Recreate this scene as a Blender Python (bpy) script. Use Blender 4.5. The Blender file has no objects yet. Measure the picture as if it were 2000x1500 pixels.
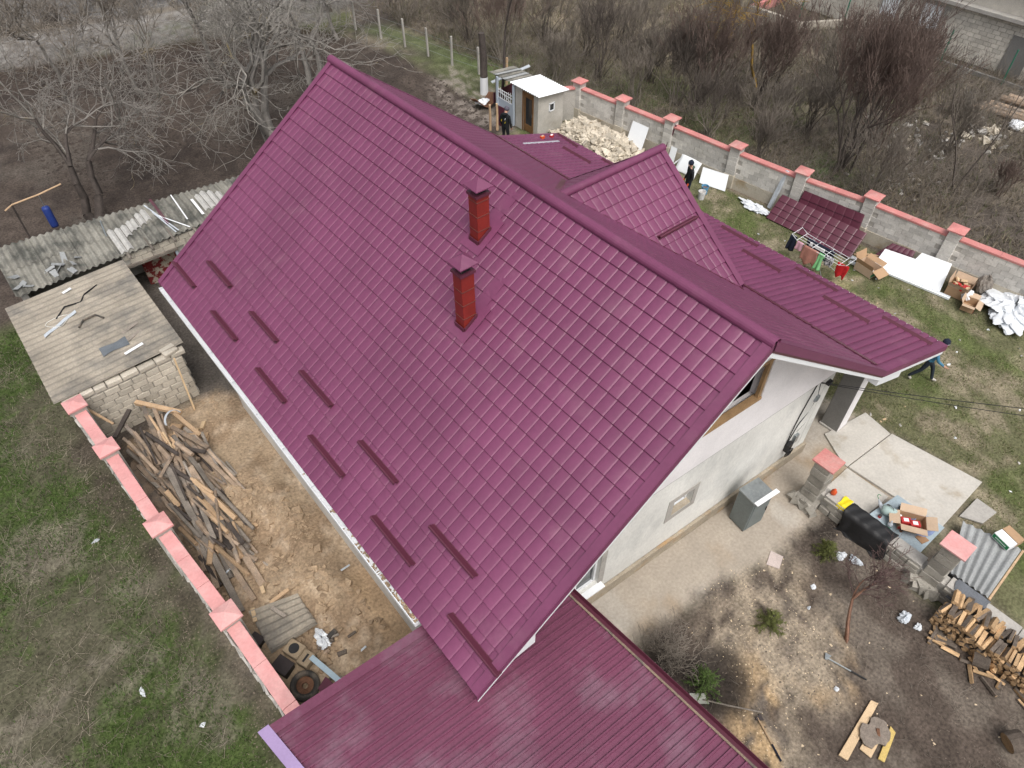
import bpy, math, random
import numpy as np
from mathutils import Vector, Matrix, Euler

R = math.radians
scene = bpy.context.scene
COL = scene.collection
random.seed(7)

# ------------------------------------------------------------------ camera, sky, sun, exposure
CAM_H = 16.0
cam_d = bpy.data.cameras.new('camera')
cam = bpy.data.objects.new('camera', cam_d)
COL.objects.link(cam)
cam.location = (0, 0, CAM_H)
cam.rotation_euler = (R(90 - 46.77), 0, R(-39.5))
cam_d.sensor_fit = 'HORIZONTAL'
cam_d.sensor_width = 36.0
cam_d.lens = 36.0 * 1388.0 / 2000.0
cam_d.clip_start = 0.1
cam_d.clip_end = 2000
scene.camera = cam
scene.render.resolution_x = 1024
scene.render.resolution_y = 768

SUN_EL, SUN_AZ = 60.0, 200.0            # degrees; azimuth clockwise from +Y
world = bpy.data.worlds.new('World')
scene.world = world
world.use_nodes = True
nt = world.node_tree
nt.nodes.clear()
sky = nt.nodes.new('ShaderNodeTexSky')
sky.sky_type = 'NISHITA'
sky.sun_disc = False
sky.sun_elevation = R(SUN_EL)
sky.sun_rotation = R(SUN_AZ)
sky.air_density = 1.0
sky.dust_density = 6.0
sky.ozone_density = 1.0
hs = nt.nodes.new('ShaderNodeHueSaturation')   # a grey overcast sky: the same sky with little colour
hs.inputs['Saturation'].default_value = 0.34
bg = nt.nodes.new('ShaderNodeBackground')
bg.inputs['Strength'].default_value = 0.14
wo = nt.nodes.new('ShaderNodeOutputWorld')
nt.links.new(sky.outputs[0], hs.inputs['Color'])
nt.links.new(hs.outputs[0], bg.inputs['Color'])
nt.links.new(bg.outputs[0], wo.inputs['Surface'])

sun_d = bpy.data.lights.new('sun', 'SUN')
sun_d.energy = 1.0
sun_d.angle = R(32)
sun_d.color = (1.0, 0.96, 0.91)
sun = bpy.data.objects.new('sun', sun_d)
COL.objects.link(sun)
sd = Vector((math.sin(R(SUN_AZ)) * math.cos(R(SUN_EL)), math.cos(R(SUN_AZ)) * math.cos(R(SUN_EL)), math.sin(R(SUN_EL))))
sun.rotation_euler = sd.to_track_quat('Z', 'Y').to_euler()

vs = scene.view_settings
vs.view_transform = 'Standard'
vs.look = 'None'
vs.gamma = 1.0
vs.use_curve_mapping = False
vs.exposure = 0.34

# ------------------------------------------------------------------ materials
def lin(c):
    return tuple((x / 255 / 12.92) if x / 255 <= 0.04045 else ((x / 255 + 0.055) / 1.055) ** 2.4 for x in c)

MATS = {}
def mat(name, col, rough=0.8, var=0.25, scale=2.5, fine=0.15, fscale=40.0, bump=0.15, bscale=60.0,
        spec=0.3, metal=0.0, col2=None, c2scale=1.0, c2lo=0.5, c2hi=0.65, rnd=0.0, aniso=None, coat=0.0,
        alpha=1.0, trans=0.0, attr=None, obj_space=False):
    """Procedural paint/stone/wood: base colour with large and fine noise, optional second colour in patches, bump."""
    if name in MATS:
        return MATS[name]
    m = bpy.data.materials.new(name)
    m.use_nodes = True
    t = m.node_tree
    N, L = t.nodes, t.links
    b = N['Principled BSDF']
    b.inputs['Roughness'].default_value = rough
    b.inputs['Specular IOR Level'].default_value = spec
    b.inputs['Metallic'].default_value = metal
    if coat:
        b.inputs['Coat Weight'].default_value = coat
        b.inputs['Coat Roughness'].default_value = 0.2
    if alpha < 1:
        b.inputs['Alpha'].default_value = alpha
    if trans:
        b.inputs['Transmission Weight'].default_value = trans
    if obj_space:
        tc = N.new('ShaderNodeTexCoord'); pos = tc.outputs['Object']
    else:
        g = N.new('ShaderNodeNewGeometry'); pos = g.outputs['Position']
    if aniso:
        mp = N.new('ShaderNodeMapping'); mp.inputs['Scale'].default_value = aniso
        L.new(pos, mp.inputs['Vector']); pos = mp.outputs[0]
    def noise(s, d=4.0, r=0.55):
        n = N.new('ShaderNodeTexNoise'); n.inputs['Scale'].default_value = s
        n.inputs['Detail'].default_value = d; n.inputs['Roughness'].default_value = r
        L.new(pos, n.inputs['Vector']); return n.outputs['Fac']
    def mapr(v, a, bb, lo, hi):
        q = N.new('ShaderNodeMapRange'); q.inputs['From Min'].default_value = a; q.inputs['From Max'].default_value = bb
        q.inputs['To Min'].default_value = lo; q.inputs['To Max'].default_value = hi
        L.new(v, q.inputs['Value']); return q.outputs[0]
    def mul(a, bb):
        q = N.new('ShaderNodeMath'); q.operation = 'MULTIPLY'; L.new(a, q.inputs[0]); L.new(bb, q.inputs[1]); return q.outputs[0]
    if attr:
        a = N.new('ShaderNodeVertexColor'); a.layer_name = attr; base = a.outputs['Color']; detail = a.outputs['Alpha']
    else:
        rgb = N.new('ShaderNodeRGB'); rgb.outputs[0].default_value = (*col, 1); base = rgb.outputs[0]
    if col2 is not None:
        mx = N.new('ShaderNodeMix'); mx.data_type = 'RGBA'
        L.new(mapr(noise(c2scale, 6.0, 0.62), c2lo, c2hi, 0, 1), mx.inputs['Factor'])
        L.new(base, mx.inputs['A']); mx.inputs['B'].default_value = (*col2, 1)
        base = mx.outputs['Result']
    f = mul(mapr(noise(scale), 0.3, 0.7, 1 - var, 1 + var), mapr(noise(fscale, 3.0), 0.3, 0.7, 1 - fine, 1 + fine))
    if attr:                                   # the alpha of the colour layer says how coarse the surface is
        fm = N.new('ShaderNodeMath'); fm.operation = 'MULTIPLY_ADD'
        f1 = N.new('ShaderNodeMath'); f1.operation = 'SUBTRACT'; L.new(f, f1.inputs[0]); f1.inputs[1].default_value = 1.0
        L.new(f1.outputs[0], fm.inputs[0]); L.new(detail, fm.inputs[1]); fm.inputs[2].default_value = 1.0; f = fm.outputs[0]
    if rnd:
        oi = N.new('ShaderNodeObjectInfo')
        f = mul(f, mapr(oi.outputs['Random'], 0, 1, 1 - rnd, 1 + rnd))
    vm = N.new('ShaderNodeVectorMath'); vm.operation = 'SCALE'
    L.new(base, vm.inputs[0]); L.new(f, vm.inputs['Scale'])
    L.new(vm.outputs[0], b.inputs['Base Color'])
    if bump:
        bp = N.new('ShaderNodeBump'); bp.inputs['Strength'].default_value = bump; bp.inputs['Distance'].default_value = 0.02
        if attr:
            L.new(mapr(detail, 0, 1, 0.05, bump), bp.inputs['Strength'])
        L.new(noise(bscale, 4.0), bp.inputs['Height']); L.new(bp.outputs[0], b.inputs['Normal'])
    MATS[name] = m
    return m

WINE = (0.166, 0.041, 0.098)
M_ROOF = mat('wine_metal', WINE, 0.50, 0.12, 0.6, 0.06, 12, 0.03, 9, spec=0.5, rnd=0.06, col2=(0.215, 0.085, 0.135), c2scale=1.6, c2lo=0.56, c2hi=0.9)
M_WINE_TRIM = mat('wine_trim', (0.100, 0.024, 0.042), 0.4, 0.06, 1.0, 0.04, 20, 0.02, 30, spec=0.5)
M_GARAGE = mat('garage_metal', (0.145, 0.040, 0.078), 0.5, 0.12, 0.8, 0.12, 25, 0.05, 40, spec=0.45,
               col2=(0.22, 0.15, 0.185), c2scale=1.1, c2lo=0.5, c2hi=0.9)
M_LILAC = mat('lilac_metal', (0.33, 0.24, 0.42), 0.45, 0.06, 2, 0.05, 30, 0.03, spec=0.5)
M_WHITE = mat('white_paint', (0.78, 0.80, 0.82), 0.5, 0.04, 1.5, 0.03, 30, 0.03, spec=0.4)
M_WHITE_SHEET = mat('white_sheet', (0.83, 0.86, 0.88), 0.45, 0.03, 1.0, 0.02, 20, 0.02, spec=0.4)
M_GABLE = mat('gable_plaster', (0.78, 0.755, 0.76), 0.9, 0.07, 1.2, 0.05, 25, 0.25, 40)
M_PLASTER = mat('wall_plaster', (0.69, 0.685, 0.65), 0.9, 0.12, 0.8, 0.07, 18, 0.35, 30, col2=(0.50, 0.505, 0.485), c2scale=0.75, c2lo=0.48, c2hi=0.70, aniso=(1, 1, 0.6))
M_PLINTH = mat('plinth_plaster', (0.36, 0.31, 0.24), 0.95, 0.2, 1.5, 0.15, 20, 0.5, 30, col2=(0.42, 0.26, 0.12), c2scale=0.9, c2lo=0.55, c2hi=0.7)
M_CONC = mat('concrete', (0.40, 0.38, 0.35), 0.95, 0.14, 1.0, 0.1, 20, 0.4, 30, col2=(0.26, 0.24, 0.21), c2scale=1.3, c2lo=0.55, c2hi=0.75)
M_CONC_DARK = mat('dark_concrete', (0.20, 0.195, 0.185), 0.95, 0.12, 1.0, 0.08, 20, 0.3, 30)
M_BLOCK = mat('concrete_block', (0.60, 0.58, 0.54), 0.95, 0.14, 1.3, 0.10, 18, 0.5, 50, col2=(0.44, 0.42, 0.375), c2scale=1.0, c2lo=0.52, c2hi=0.75, rnd=0.16)
M_MORTAR = mat('mortar', (0.43, 0.41, 0.375), 0.95, 0.12, 1.3, 0.12, 20, 0.5, 40)
M_BASEWALL = mat('fence_plinth', (0.46, 0.42, 0.345), 0.95, 0.15, 1.2, 0.1, 20, 0.4, 30, col2=(0.33, 0.25, 0.15), c2scale=0.8, c2lo=0.55, c2hi=0.7)
M_LIME = mat('limestone_block', (0.50, 0.455, 0.385), 0.95, 0.12, 2.0, 0.12, 25, 0.6, 40, rnd=0.16)
M_LIME_GREY = mat('grey_limestone', (0.34, 0.32, 0.28), 0.95, 0.2, 2.0, 0.12, 25, 0.6, 40, rnd=0.2, col2=(0.14, 0.13, 0.12), c2scale=2.2, c2lo=0.55, c2hi=0.72)
M_PINK = mat('pink_cement', (0.64, 0.31, 0.30), 0.85, 0.10, 1.5, 0.06, 20, 0.15, 40, col2=(0.68, 0.40, 0.38), c2scale=1.6, c2lo=0.45, c2hi=0.7)
M_PINK_R = mat('red_pink_cement', (0.54, 0.215, 0.20), 0.85, 0.10, 1.5, 0.08, 20, 0.15, 40, col2=(0.55, 0.31, 0.28), c2scale=2.0, c2lo=0.5, c2hi=0.7)
M_ASB = mat('asbestos_sheet', (0.24, 0.23, 0.20), 0.95, 0.25, 1.2, 0.15, 20, 0.4, 40, col2=(0.09, 0.09, 0.08), c2scale=1.3, c2lo=0.45, c2hi=0.62)
M_ASB_T = mat('tan_asbestos_sheet', (0.31, 0.275, 0.225), 0.95, 0.2, 1.2, 0.15, 20, 0.4, 40, col2=(0.16, 0.15, 0.135), c2scale=0.7, c2lo=0.5, c2hi=0.68)
M_ASB_G = mat('grey_asbestos_sheet', (0.30, 0.31, 0.31), 0.95, 0.14, 1.5, 0.12, 20, 0.4, 40)
M_WOOD_OLD = mat('weathered_wood', (0.32, 0.24, 0.175), 0.9, 0.25, 3, 0.25, 40, 0.4, 50, rnd=0.35, col2=(0.20, 0.17, 0.145), c2scale=2.2, c2lo=0.5, c2hi=0.65)
M_WOOD_GREY = mat('grey_wood', (0.235, 0.205, 0.175), 0.9, 0.25, 3, 0.25, 40, 0.4, 50, rnd=0.35)
M_WOOD_PALE = mat('pale_wood', (0.46, 0.32, 0.20), 0.85, 0.15, 3, 0.2, 40, 0.3, 50, rnd=0.15)
M_PLANK = mat('fresh_plank', (0.58, 0.43, 0.27), 0.8, 0.12, 3, 0.12, 40, 0.2, 50, rnd=0.12)
M_SPLIT = mat('split_wood', (0.42, 0.28, 0.155), 0.85, 0.2, 6, 0.2, 40, 0.4, 60, rnd=0.4)
M_BARK = mat('log_bark', (0.135, 0.11, 0.09), 0.95, 0.25, 6, 0.25, 40, 0.6, 60, rnd=0.3)
M_BRANCH = mat('bare_branch', (0.265, 0.247, 0.222), 0.95, 0.25, 3, 0.2, 30, 0, col2=(0.30, 0.23, 0.09), c2scale=0.9, c2lo=0.62, c2hi=0.72)
M_BRANCH_G = mat('grey_branch', (0.225, 0.208, 0.188), 0.95, 0.25, 3, 0.2, 30, 0, col2=(0.26, 0.20, 0.09), c2scale=0.8, c2lo=0.62, c2hi=0.72)
M_TWIG_RED = mat('reddish_twig', (0.165, 0.122, 0.103), 0.95, 0.3, 1.5, 0.2, 30, 0)
M_TWIG_DARK = mat('dark_twig', (0.125, 0.105, 0.090), 0.95, 0.3, 1.5, 0.2, 30, 0)
M_TWIG_BRN = mat('brown_twig', (0.215, 0.187, 0.156), 0.95, 0.35, 0.8, 0.2, 30, 0)
M_TWIG_YEL = mat('yellow_twig', (0.33, 0.21, 0.055), 0.95, 0.3, 1.5, 0.2, 30, 0)
M_TRUNK_DARK = mat('dark_trunk', (0.075, 0.062, 0.055), 0.95, 0.3, 3, 0.2, 30, 0.4)
M_TRUNK_RED = mat('reddish_trunk', (0.20, 0.11, 0.075), 0.9, 0.3, 3, 0.2, 30, 0.4)
M_RUST = mat('rusty_metal', (0.17, 0.085, 0.05), 0.8, 0.3, 3, 0.2, 30, 0.3)
M_CHIM = mat('red_chimney_metal', (0.21, 0.021, 0.013), 0.38, 0.12, 3, 0.08, 20, 0.03, spec=0.5)
M_CHIM_JOINT = mat('chimney_joint', (0.15, 0.05, 0.042), 0.6, 0.1, 3, 0.1, 20, 0.05)
M_DARKMETAL = mat('dark_metal', (0.05, 0.04, 0.04), 0.6, 0.2, 3, 0.1, 20, 0.1)
M_GALV = mat('galvanised_metal', (0.32, 0.35, 0.36), 0.38, 0.15, 2.5, 0.1, 20, 0.05, spec=0.5, metal=0.6, col2=(0.17, 0.18, 0.18), c2scale=2.5, c2lo=0.52, c2hi=0.68)
M_GREY_PAINT = mat('grey_green_metal', (0.15, 0.175, 0.175), 0.5, 0.12, 2, 0.1, 20, 0.05, spec=0.4)
M_BLACK = mat('black_plastic', (0.016, 0.016, 0.017), 0.55, 0.3, 3, 0.2, 20, 0.3, 25, spec=0.4)
M_RUBBER = mat('rubber', (0.05, 0.046, 0.042), 0.8, 0.2, 4, 0.2, 30, 0.3, col2=(0.17, 0.14, 0.11), c2scale=3, c2lo=0.45, c2hi=0.65)
M_CARD = mat('cardboard', (0.42, 0.275, 0.165), 0.9, 0.08, 3, 0.05, 30, 0.05)
M_CARD_IN = mat('cardboard_inside', (0.33, 0.20, 0.115), 0.9, 0.08, 3, 0.05, 30, 0.05)
M_CARD_PALE = mat('pale_cardboard', (0.52, 0.39, 0.28), 0.9, 0.08, 3, 0.05, 30, 0.05)
M_RED = mat('red_print', (0.45, 0.035, 0.035), 0.6, 0.1, 3, 0.05, 30, 0.03)
M_GREEN = mat('green_print', (0.015, 0.19, 0.07), 0.6, 0.1, 3, 0.05, 30, 0.02)
M_YELLOW = mat('yellow_plastic', (0.75, 0.60, 0.02), 0.5, 0.08, 3, 0.05, 30, 0.05)
M_ORANGE = mat('orange_plastic', (0.65, 0.10, 0.03), 0.5, 0.1, 3, 0.05, 30, 0.05)
M_BLUE = mat('blue_vinyl', (0.022, 0.045, 0.20), 0.5, 0.12, 3, 0.08, 30, 0.05)
M_BLUE_PALE = mat('pale_blue_paint', (0.36, 0.46, 0.53), 0.6, 0.08, 2, 0.06, 30, 0.05)
M_BLUE_MID = mat('blue_paint', (0.10, 0.28, 0.45), 0.6, 0.1, 2, 0.06, 30, 0.05)
M_HOSE = mat('blue_hose', (0.24, 0.30, 0.48), 0.35, 0.1, 4, 0.05, 30, 0.02, spec=0.5)
M_TABLE = mat('blue_grey_sheet', (0.33, 0.40, 0.44), 0.5, 0.12, 2, 0.1, 25, 0.05, spec=0.4)
M_PLASTIC = mat('clear_plastic', (0.50, 0.54, 0.58), 0.3, 0.12, 5, 0.1, 30, 0.6, 12, spec=0.5)
M_FILM = mat('plastic_film', (0.68, 0.71, 0.74), 0.3, 0.12, 5, 0.1, 30, 0.7, 10, spec=0.6)
M_BAG_GREY = mat('grey_sack', (0.23, 0.205, 0.18), 0.9, 0.2, 4, 0.1, 30, 0.4, 15)
M_GLASS = mat('window_glass', (0.025, 0.03, 0.035), 0.08, 0.1, 2, 0.0, 30, 0, spec=0.6)
M_DOORWOOD = mat('brown_door_wood', (0.20, 0.105, 0.045), 0.5, 0.2, 4, 0.15, 40, 0.1, spec=0.4)
M_FRAMEWOOD = mat('window_frame_wood', (0.34, 0.215, 0.11), 0.8, 0.2, 4, 0.15, 40, 0.15)
M_STONE = mat('pale_rubble_stone', (0.50, 0.445, 0.36), 0.95, 0.2, 3, 0.15, 20, 0.6, 25, rnd=0.25, col2=(0.50, 0.36, 0.17), c2scale=0.6, c2lo=0.62, c2hi=0.72)
M_GRAVEL = mat('gravel_stone', (0.36, 0.345, 0.32), 0.95, 0.25, 3, 0.2, 20, 0.4, 25, rnd=0.2)
M_CLOD = mat('soil_clod', (0.36, 0.265, 0.175), 1.0, 0.25, 3, 0.2, 25, 0.6, 20)
M_SOILCLOD = mat('dark_soil_clod', (0.055, 0.043, 0.036), 1.0, 0.25, 3, 0.2, 25, 0.6, 20)
M_CHIP = mat('wood_chip', (0.60, 0.48, 0.33), 0.9, 0.3, 5, 0.2, 20, 0)
M_SKIN = mat('skin', (0.50, 0.28, 0.20), 0.6, 0.08, 8, 0.03, 40, 0.02)
M_CLOTH_BLACK = mat('black_cloth', (0.012, 0.014, 0.017), 0.9, 0.2, 8, 0.1, 60, 0.1)
M_CLOTH_NAVY = mat('navy_cloth', (0.014, 0.018, 0.035), 0.9, 0.2, 8, 0.1, 60, 0.1)
M_CLOTH_JEAN = mat('dark_jeans', (0.022, 0.030, 0.042), 0.9, 0.2, 8, 0.1, 60, 0.1)
M_CLOTH_BLUE = mat('blue_cloth', (0.06, 0.19, 0.30), 0.9, 0.15, 8, 0.1, 60, 0.1)
M_CLOTH_WHITE = mat('white_cloth', (0.62, 0.62, 0.62), 0.9, 0.12, 8, 0.1, 60, 0.1)
M_CLOTH_RED = mat('red_cloth', (0.52, 0.018, 0.022), 0.9, 0.15, 8, 0.1, 60, 0.1)
M_CLOTH_SALMON = mat('salmon_cloth', (0.40, 0.185, 0.145), 0.9, 0.12, 8, 0.1, 60, 0.1)
M_CLOTH_GREEN = mat('green_cloth', (0.22, 0.52, 0.24), 0.9, 0.12, 8, 0.1, 60, 0.1)
M_CLOTH_PINK = mat('pink_cloth', (0.58, 0.33, 0.40), 0.9, 0.12, 8, 0.1, 60, 0.1)
M_CLOTH_GREY = mat('grey_cloth', (0.10, 0.095, 0.12), 0.9, 0.15, 8, 0.15, 60, 0.1)
M_CLOTH_PRINT = mat('patterned_cloth', (0.50, 0.48, 0.50), 0.9, 0.1, 8, 0.1, 60, 0.1, col2=(0.05, 0.05, 0.07), c2scale=18, c2lo=0.5, c2hi=0.56)
M_SHOE = mat('pale_shoe', (0.50, 0.47, 0.43), 0.7, 0.1, 8, 0.1, 40, 0.05)
M_CARPET = mat('red_patterned_carpet', (0.22, 0.03, 0.03), 0.95, 0.2, 6, 0.15, 40, 0.2, col2=(0.48, 0.42, 0.34), c2scale=5, c2lo=0.48, c2hi=0.54)
M_CONIFER = mat('conifer_needles', (0.085, 0.135, 0.035), 0.8, 0.3, 6, 0.25, 40, 0)
M_CONIFER_B = mat('yellowish_needles', (0.13, 0.145, 0.045), 0.8, 0.3, 6, 0.25, 40, 0)
M_CABLE = mat('black_cable', (0.012, 0.012, 0.013), 0.6, 0.1, 5, 0.05, 30, 0)
M_ROPE = mat('pale_rope', (0.62, 0.60, 0.55), 0.8, 0.1, 5, 0.05, 30, 0)
M_GREENPOST = mat('green_paint', (0.03, 0.16, 0.10), 0.6, 0.1, 3, 0.1, 30, 0.02)
M_BLUEGATE = mat('pale_blue_gate', (0.44, 0.50, 0.57), 0.6, 0.06, 2, 0.05, 30, 0.05)

# ------------------------------------------------------------------ mesh building
def world_origin(o):
    p = Vector((0, 0, 0))
    while o is not None:
        p += o.location
        o = o.parent
    return p

def link_mesh(name, me, material, parent=None, loc=None):
    o = bpy.data.objects.new(name, me)
    COL.objects.link(o)
    if material is not None:
        for m in (material if isinstance(material, (list, tuple)) else [material]):
            if len(me.materials) < (len(material) if isinstance(material, (list, tuple)) else 1):
                me.materials.append(m)
    if parent is not None:
        o.parent = parent
    if loc is not None:
        o.location = loc
    return o

def arrays_mesh(name, V, F, smooth=False):
    """numpy verts (n,3) and equal-sided faces (m,k) to a mesh"""
    V = np.asarray(V, dtype=np.float32); F = np.asarray(F, dtype=np.int32)
    me = bpy.data.meshes.new(name)
    k = F.shape[1]
    me.vertices.add(len(V)); me.vertices.foreach_set('co', V.ravel())
    me.loops.add(F.size); me.loops.foreach_set('vertex_index', F.ravel())
    me.polygons.add(len(F)); me.polygons.foreach_set('loop_start', np.arange(len(F), dtype=np.int32) * k)
    if smooth:
        me.polygons.foreach_set('use_smooth', np.ones(len(F), dtype=bool))
    me.update(calc_edges=True)
    return me

class MB:
    def __init__(self):
        self.v = []; self.f = []; self.m = []; self.X = Matrix.Identity(4); self.mi = 0
    def at(self, loc=(0, 0, 0), rz=0.0, rx=0.0, ry=0.0):
        self.X = Matrix.Translation(Vector(loc)) @ Euler((R(rx), R(ry), R(rz)), 'XYZ').to_matrix().to_4x4()
        return self
    def add(self, pts, faces):
        n = len(self.v)
        self.v += [tuple(self.X @ Vector(p)) for p in pts]
        self.f += [tuple(i + n for i in f) for f in faces]
        self.m += [self.mi] * len(faces)
        return self
    def box(self, c, s, rz=0.0, rx=0.0, ry=0.0):
        e = Euler((R(rx), R(ry), R(rz)), 'XYZ').to_matrix() if (rz or rx or ry) else None
        pts = []
        for z in (-.5, .5):
            for x, y in ((-.5, -.5), (.5, -.5), (.5, .5), (-.5, .5)):
                p = Vector((x * s[0], y * s[1], z * s[2]))
                if e: p = e @ p
                pts.append(p + Vector(c))
        return self.add(pts, [(3, 2, 1, 0), (4, 5, 6, 7), (0, 1, 5, 4), (1, 2, 6, 5), (2, 3, 7, 6), (3, 0, 4, 7)])
    def slab(self, poly, dv):
        """polygon (counter-clockwise seen against dv... any) extruded by vector dv"""
        n = len(poly); dv = Vector(dv)
        a = [Vector(p) for p in poly]; b = [p + dv for p in a]
        nn = (a[1] - a[0]).cross(a[2] - a[0])
        if nn.dot(dv) > 0:
            fs = [tuple(range(n - 1, -1, -1)), tuple(range(n, 2 * n))] + [(i, (i + 1) % n, n + (i + 1) % n, n + i) for i in range(n)]
        else:
            fs = [tuple(range(n)), tuple(range(2 * n - 1, n - 1, -1))] + [((i + 1) % n, i, n + i, n + (i + 1) % n) for i in range(n)]
        return self.add(a + b, fs)
    def bar(self, p, q, w, h=None, up=(0, 0, 1), roll=0.0):
        """rectangular bar from p to q, w wide, h high"""
        h = h or w; p = Vector(p); q = Vector(q); d = (q - p).normalized()
        u = Vector(up)
        if abs(d.dot(u)) > 0.97: u = Vector((1, 0, 0))
        s = d.cross(u).normalized(); u = s.cross(d)
        if roll:
            m = Matrix.Rotation(R(roll), 3, d); s = m @ s; u = m @ u
        c = [(-.5, -.5), (.5, -.5), (.5, .5), (-.5, .5)]
        pts = [p + s * (a * w) + u * (b * h) for a, b in c] + [q + s * (a * w) + u * (b * h) for a, b in c]
        return self.add(pts, [(0, 1, 2, 3), (7, 6, 5, 4), (1, 0, 4, 5), (2, 1, 5, 6), (3, 2, 6, 7), (0, 3, 7, 4)])
    def tube(self, pts, r, n=8, caps=True):
        pts = [Vector(p) for p in pts]; k = len(pts)
        rr = r if isinstance(r, (list, tuple)) else [r] * k
        ref = None; rings = []
        for i in range(k):
            d = (pts[min(i + 1, k - 1)] - pts[max(i - 1, 0)]).normalized()
            if ref is None:
                ref = Vector((0, 0, 1)) if abs(d.z) < 0.9 else Vector((1, 0, 0))
            s = d.cross(ref)
            if s.length < 1e-4: s = d.cross(Vector((0, 1, 0)))
            s.normalize(); u = s.cross(d); ref = u
            rings += [pts[i] + (s * math.cos(2 * math.pi * j / n) + u * math.sin(2 * math.pi * j / n)) * rr[i] for j in range(n)]
        fs = [(i * n + j, i * n + (j + 1) % n, (i + 1) * n + (j + 1) % n, (i + 1) * n + j) for i in range(k - 1) for j in range(n)]
        fs = [f[::-1] for f in fs]
        if caps:
            fs += [tuple(range(n)), tuple(range(k * n - 1, (k - 1) * n - 1, -1))]
        return self.add(rings, fs)
    def lathe(self, prof, n=12, c=(0, 0, 0), cap=True):
        pts = [(c[0] + r * math.cos(2 * math.pi * j / n), c[1] + r * math.sin(2 * math.pi * j / n), c[2] + z) for r, z in prof for j in range(n)]
        k = len(prof)
        fs = [(i * n + j, i * n + (j + 1) % n, (i + 1) * n + (j + 1) % n, (i + 1) * n + j) for i in range(k - 1) for j in range(n)]
        if cap:
            fs += [tuple(range(n - 1, -1, -1)), tuple(range((k - 1) * n, k * n))]
        return self.add(pts, fs)
    def stone(self, c, s, rng, rz=None, jit=0.28):
        """irregular eight-cornered stone"""
        e = Euler((rng.uniform(-.6, .6), rng.uniform(-.6, .6), rng.uniform(0, 6.3) if rz is None else rz)).to_matrix()
        pts = []
        for z in (-.5, .5):
            for x, y in ((-.5, -.5), (.5, -.5), (.5, .5), (-.5, .5)):
                p = Vector(((x + rng.uniform(-jit, jit)) * s[0], (y + rng.uniform(-jit, jit)) * s[1], (z + rng.uniform(-jit, jit)) * s[2]))
                pts.append(e @ p + Vector(c))
        return self.add(pts, [(3, 2, 1, 0), (4, 5, 6, 7), (0, 1, 5, 4), (1, 2, 6, 5), (2, 3, 7, 6), (3, 0, 4, 7)])
    def sheet(self, P, nu, nv, thick=0.0):
        """grid from function P(i/nu, j/nv); doubled with thickness along local normal if thick"""
        g = [[Vector(P(i / nu, j / nv)) for j in range(nv + 1)] for i in range(nu + 1)]
        idx = lambda i, j: i * (nv + 1) + j
        flat = [p for row in g for p in row]
        top = [(idx(i, j), idx(i + 1, j), idx(i + 1, j + 1), idx(i, j + 1)) for i in range(nu) for j in range(nv)]
        if not thick:
            return self.add(flat, top)
        nrm = []
        for i in range(nu + 1):
            for j in range(nv + 1):
                a = g[min(i + 1, nu)][j] - g[max(i - 1, 0)][j]; b = g[i][min(j + 1, nv)] - g[i][max(j - 1, 0)]
                n = a.cross(b)
                nrm.append(n.normalized() if n.length > 1e-9 else Vector((0, 0, 1)))
        N = len(flat)
        low = [p - n * thick for p, n in zip(flat, nrm)]
        fs = top + [tuple(x + N for x in f[::-1]) for f in top]
        for i in range(nu):
            fs += [(idx(i + 1, 0), idx(i, 0), idx(i, 0) + N, idx(i + 1, 0) + N), (idx(i, nv), idx(i + 1, nv), idx(i + 1, nv) + N, idx(i, nv) + N)]
        for j in range(nv):
            fs += [(idx(0, j), idx(0, j + 1), idx(0, j + 1) + N, idx(0, j) + N), (idx(nu, j + 1), idx(nu, j), idx(nu, j) + N, idx(nu, j + 1) + N)]
        return self.add(flat + low, fs)
    def mesh(self, name, org=(0, 0, 0), smooth=False):
        me = bpy.data.meshes.new(name)
        o = Vector(org)
        me.from_pydata([tuple(Vector(p) - o) for p in self.v], [], self.f)
        if any(self.m):
            me.polygons.foreach_set('material_index', self.m)
        if smooth:
            me.polygons.foreach_set('use_smooth', [True] * len(self.f))
        me.update()
        return me
    def build(self, name, material, parent=None, loc=None, smooth=False, bevel=0.0):
        """world-space vertices; a top-level mesh gets its origin at loc, a part keeps its parent's origin"""
        org = world_origin(parent) if parent is not None else Vector(loc if loc is not None else (0, 0, 0))
        me = self.mesh(name, org, smooth)
        o = link_mesh(name, me, material, parent, None if parent is not None else org)
        if bevel:
            b = o.modifiers.new('bevel', 'BEVEL'); b.width = bevel; b.segments = 2; b.limit_method = 'ANGLE'
        return o

def tag(o, label, cat, group=None, kind=None):
    o['label'] = label; o['category'] = cat
    if group: o['group'] = group
    if kind: o['kind'] = kind
    return o
def structure(o, label=None):
    o['kind'] = 'structure'
    if label: o['label'] = label
    return o
def stuff(o, label=None, cat=None):
    o['kind'] = 'stuff'
    if label: o['label'] = label
    if cat: o['category'] = cat
    return o
def thing(name, label, cat, loc=(0, 0, 0), group=None):
    e = bpy.data.objects.new(name, None)
    e.empty_display_size = 0.2
    COL.objects.link(e); e.location = loc
    return tag(e, label, cat, group)
def copy_tree(o, loc=None, rz=None, parent=None):
    c = o.copy(); COL.objects.link(c); c.parent = parent
    if loc is not None: c.location = loc
    if rz is not None: c.rotation_euler = (0, 0, rz)
    for ch in list(o.children):
        copy_tree(ch, None, None, c)
    return c

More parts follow.
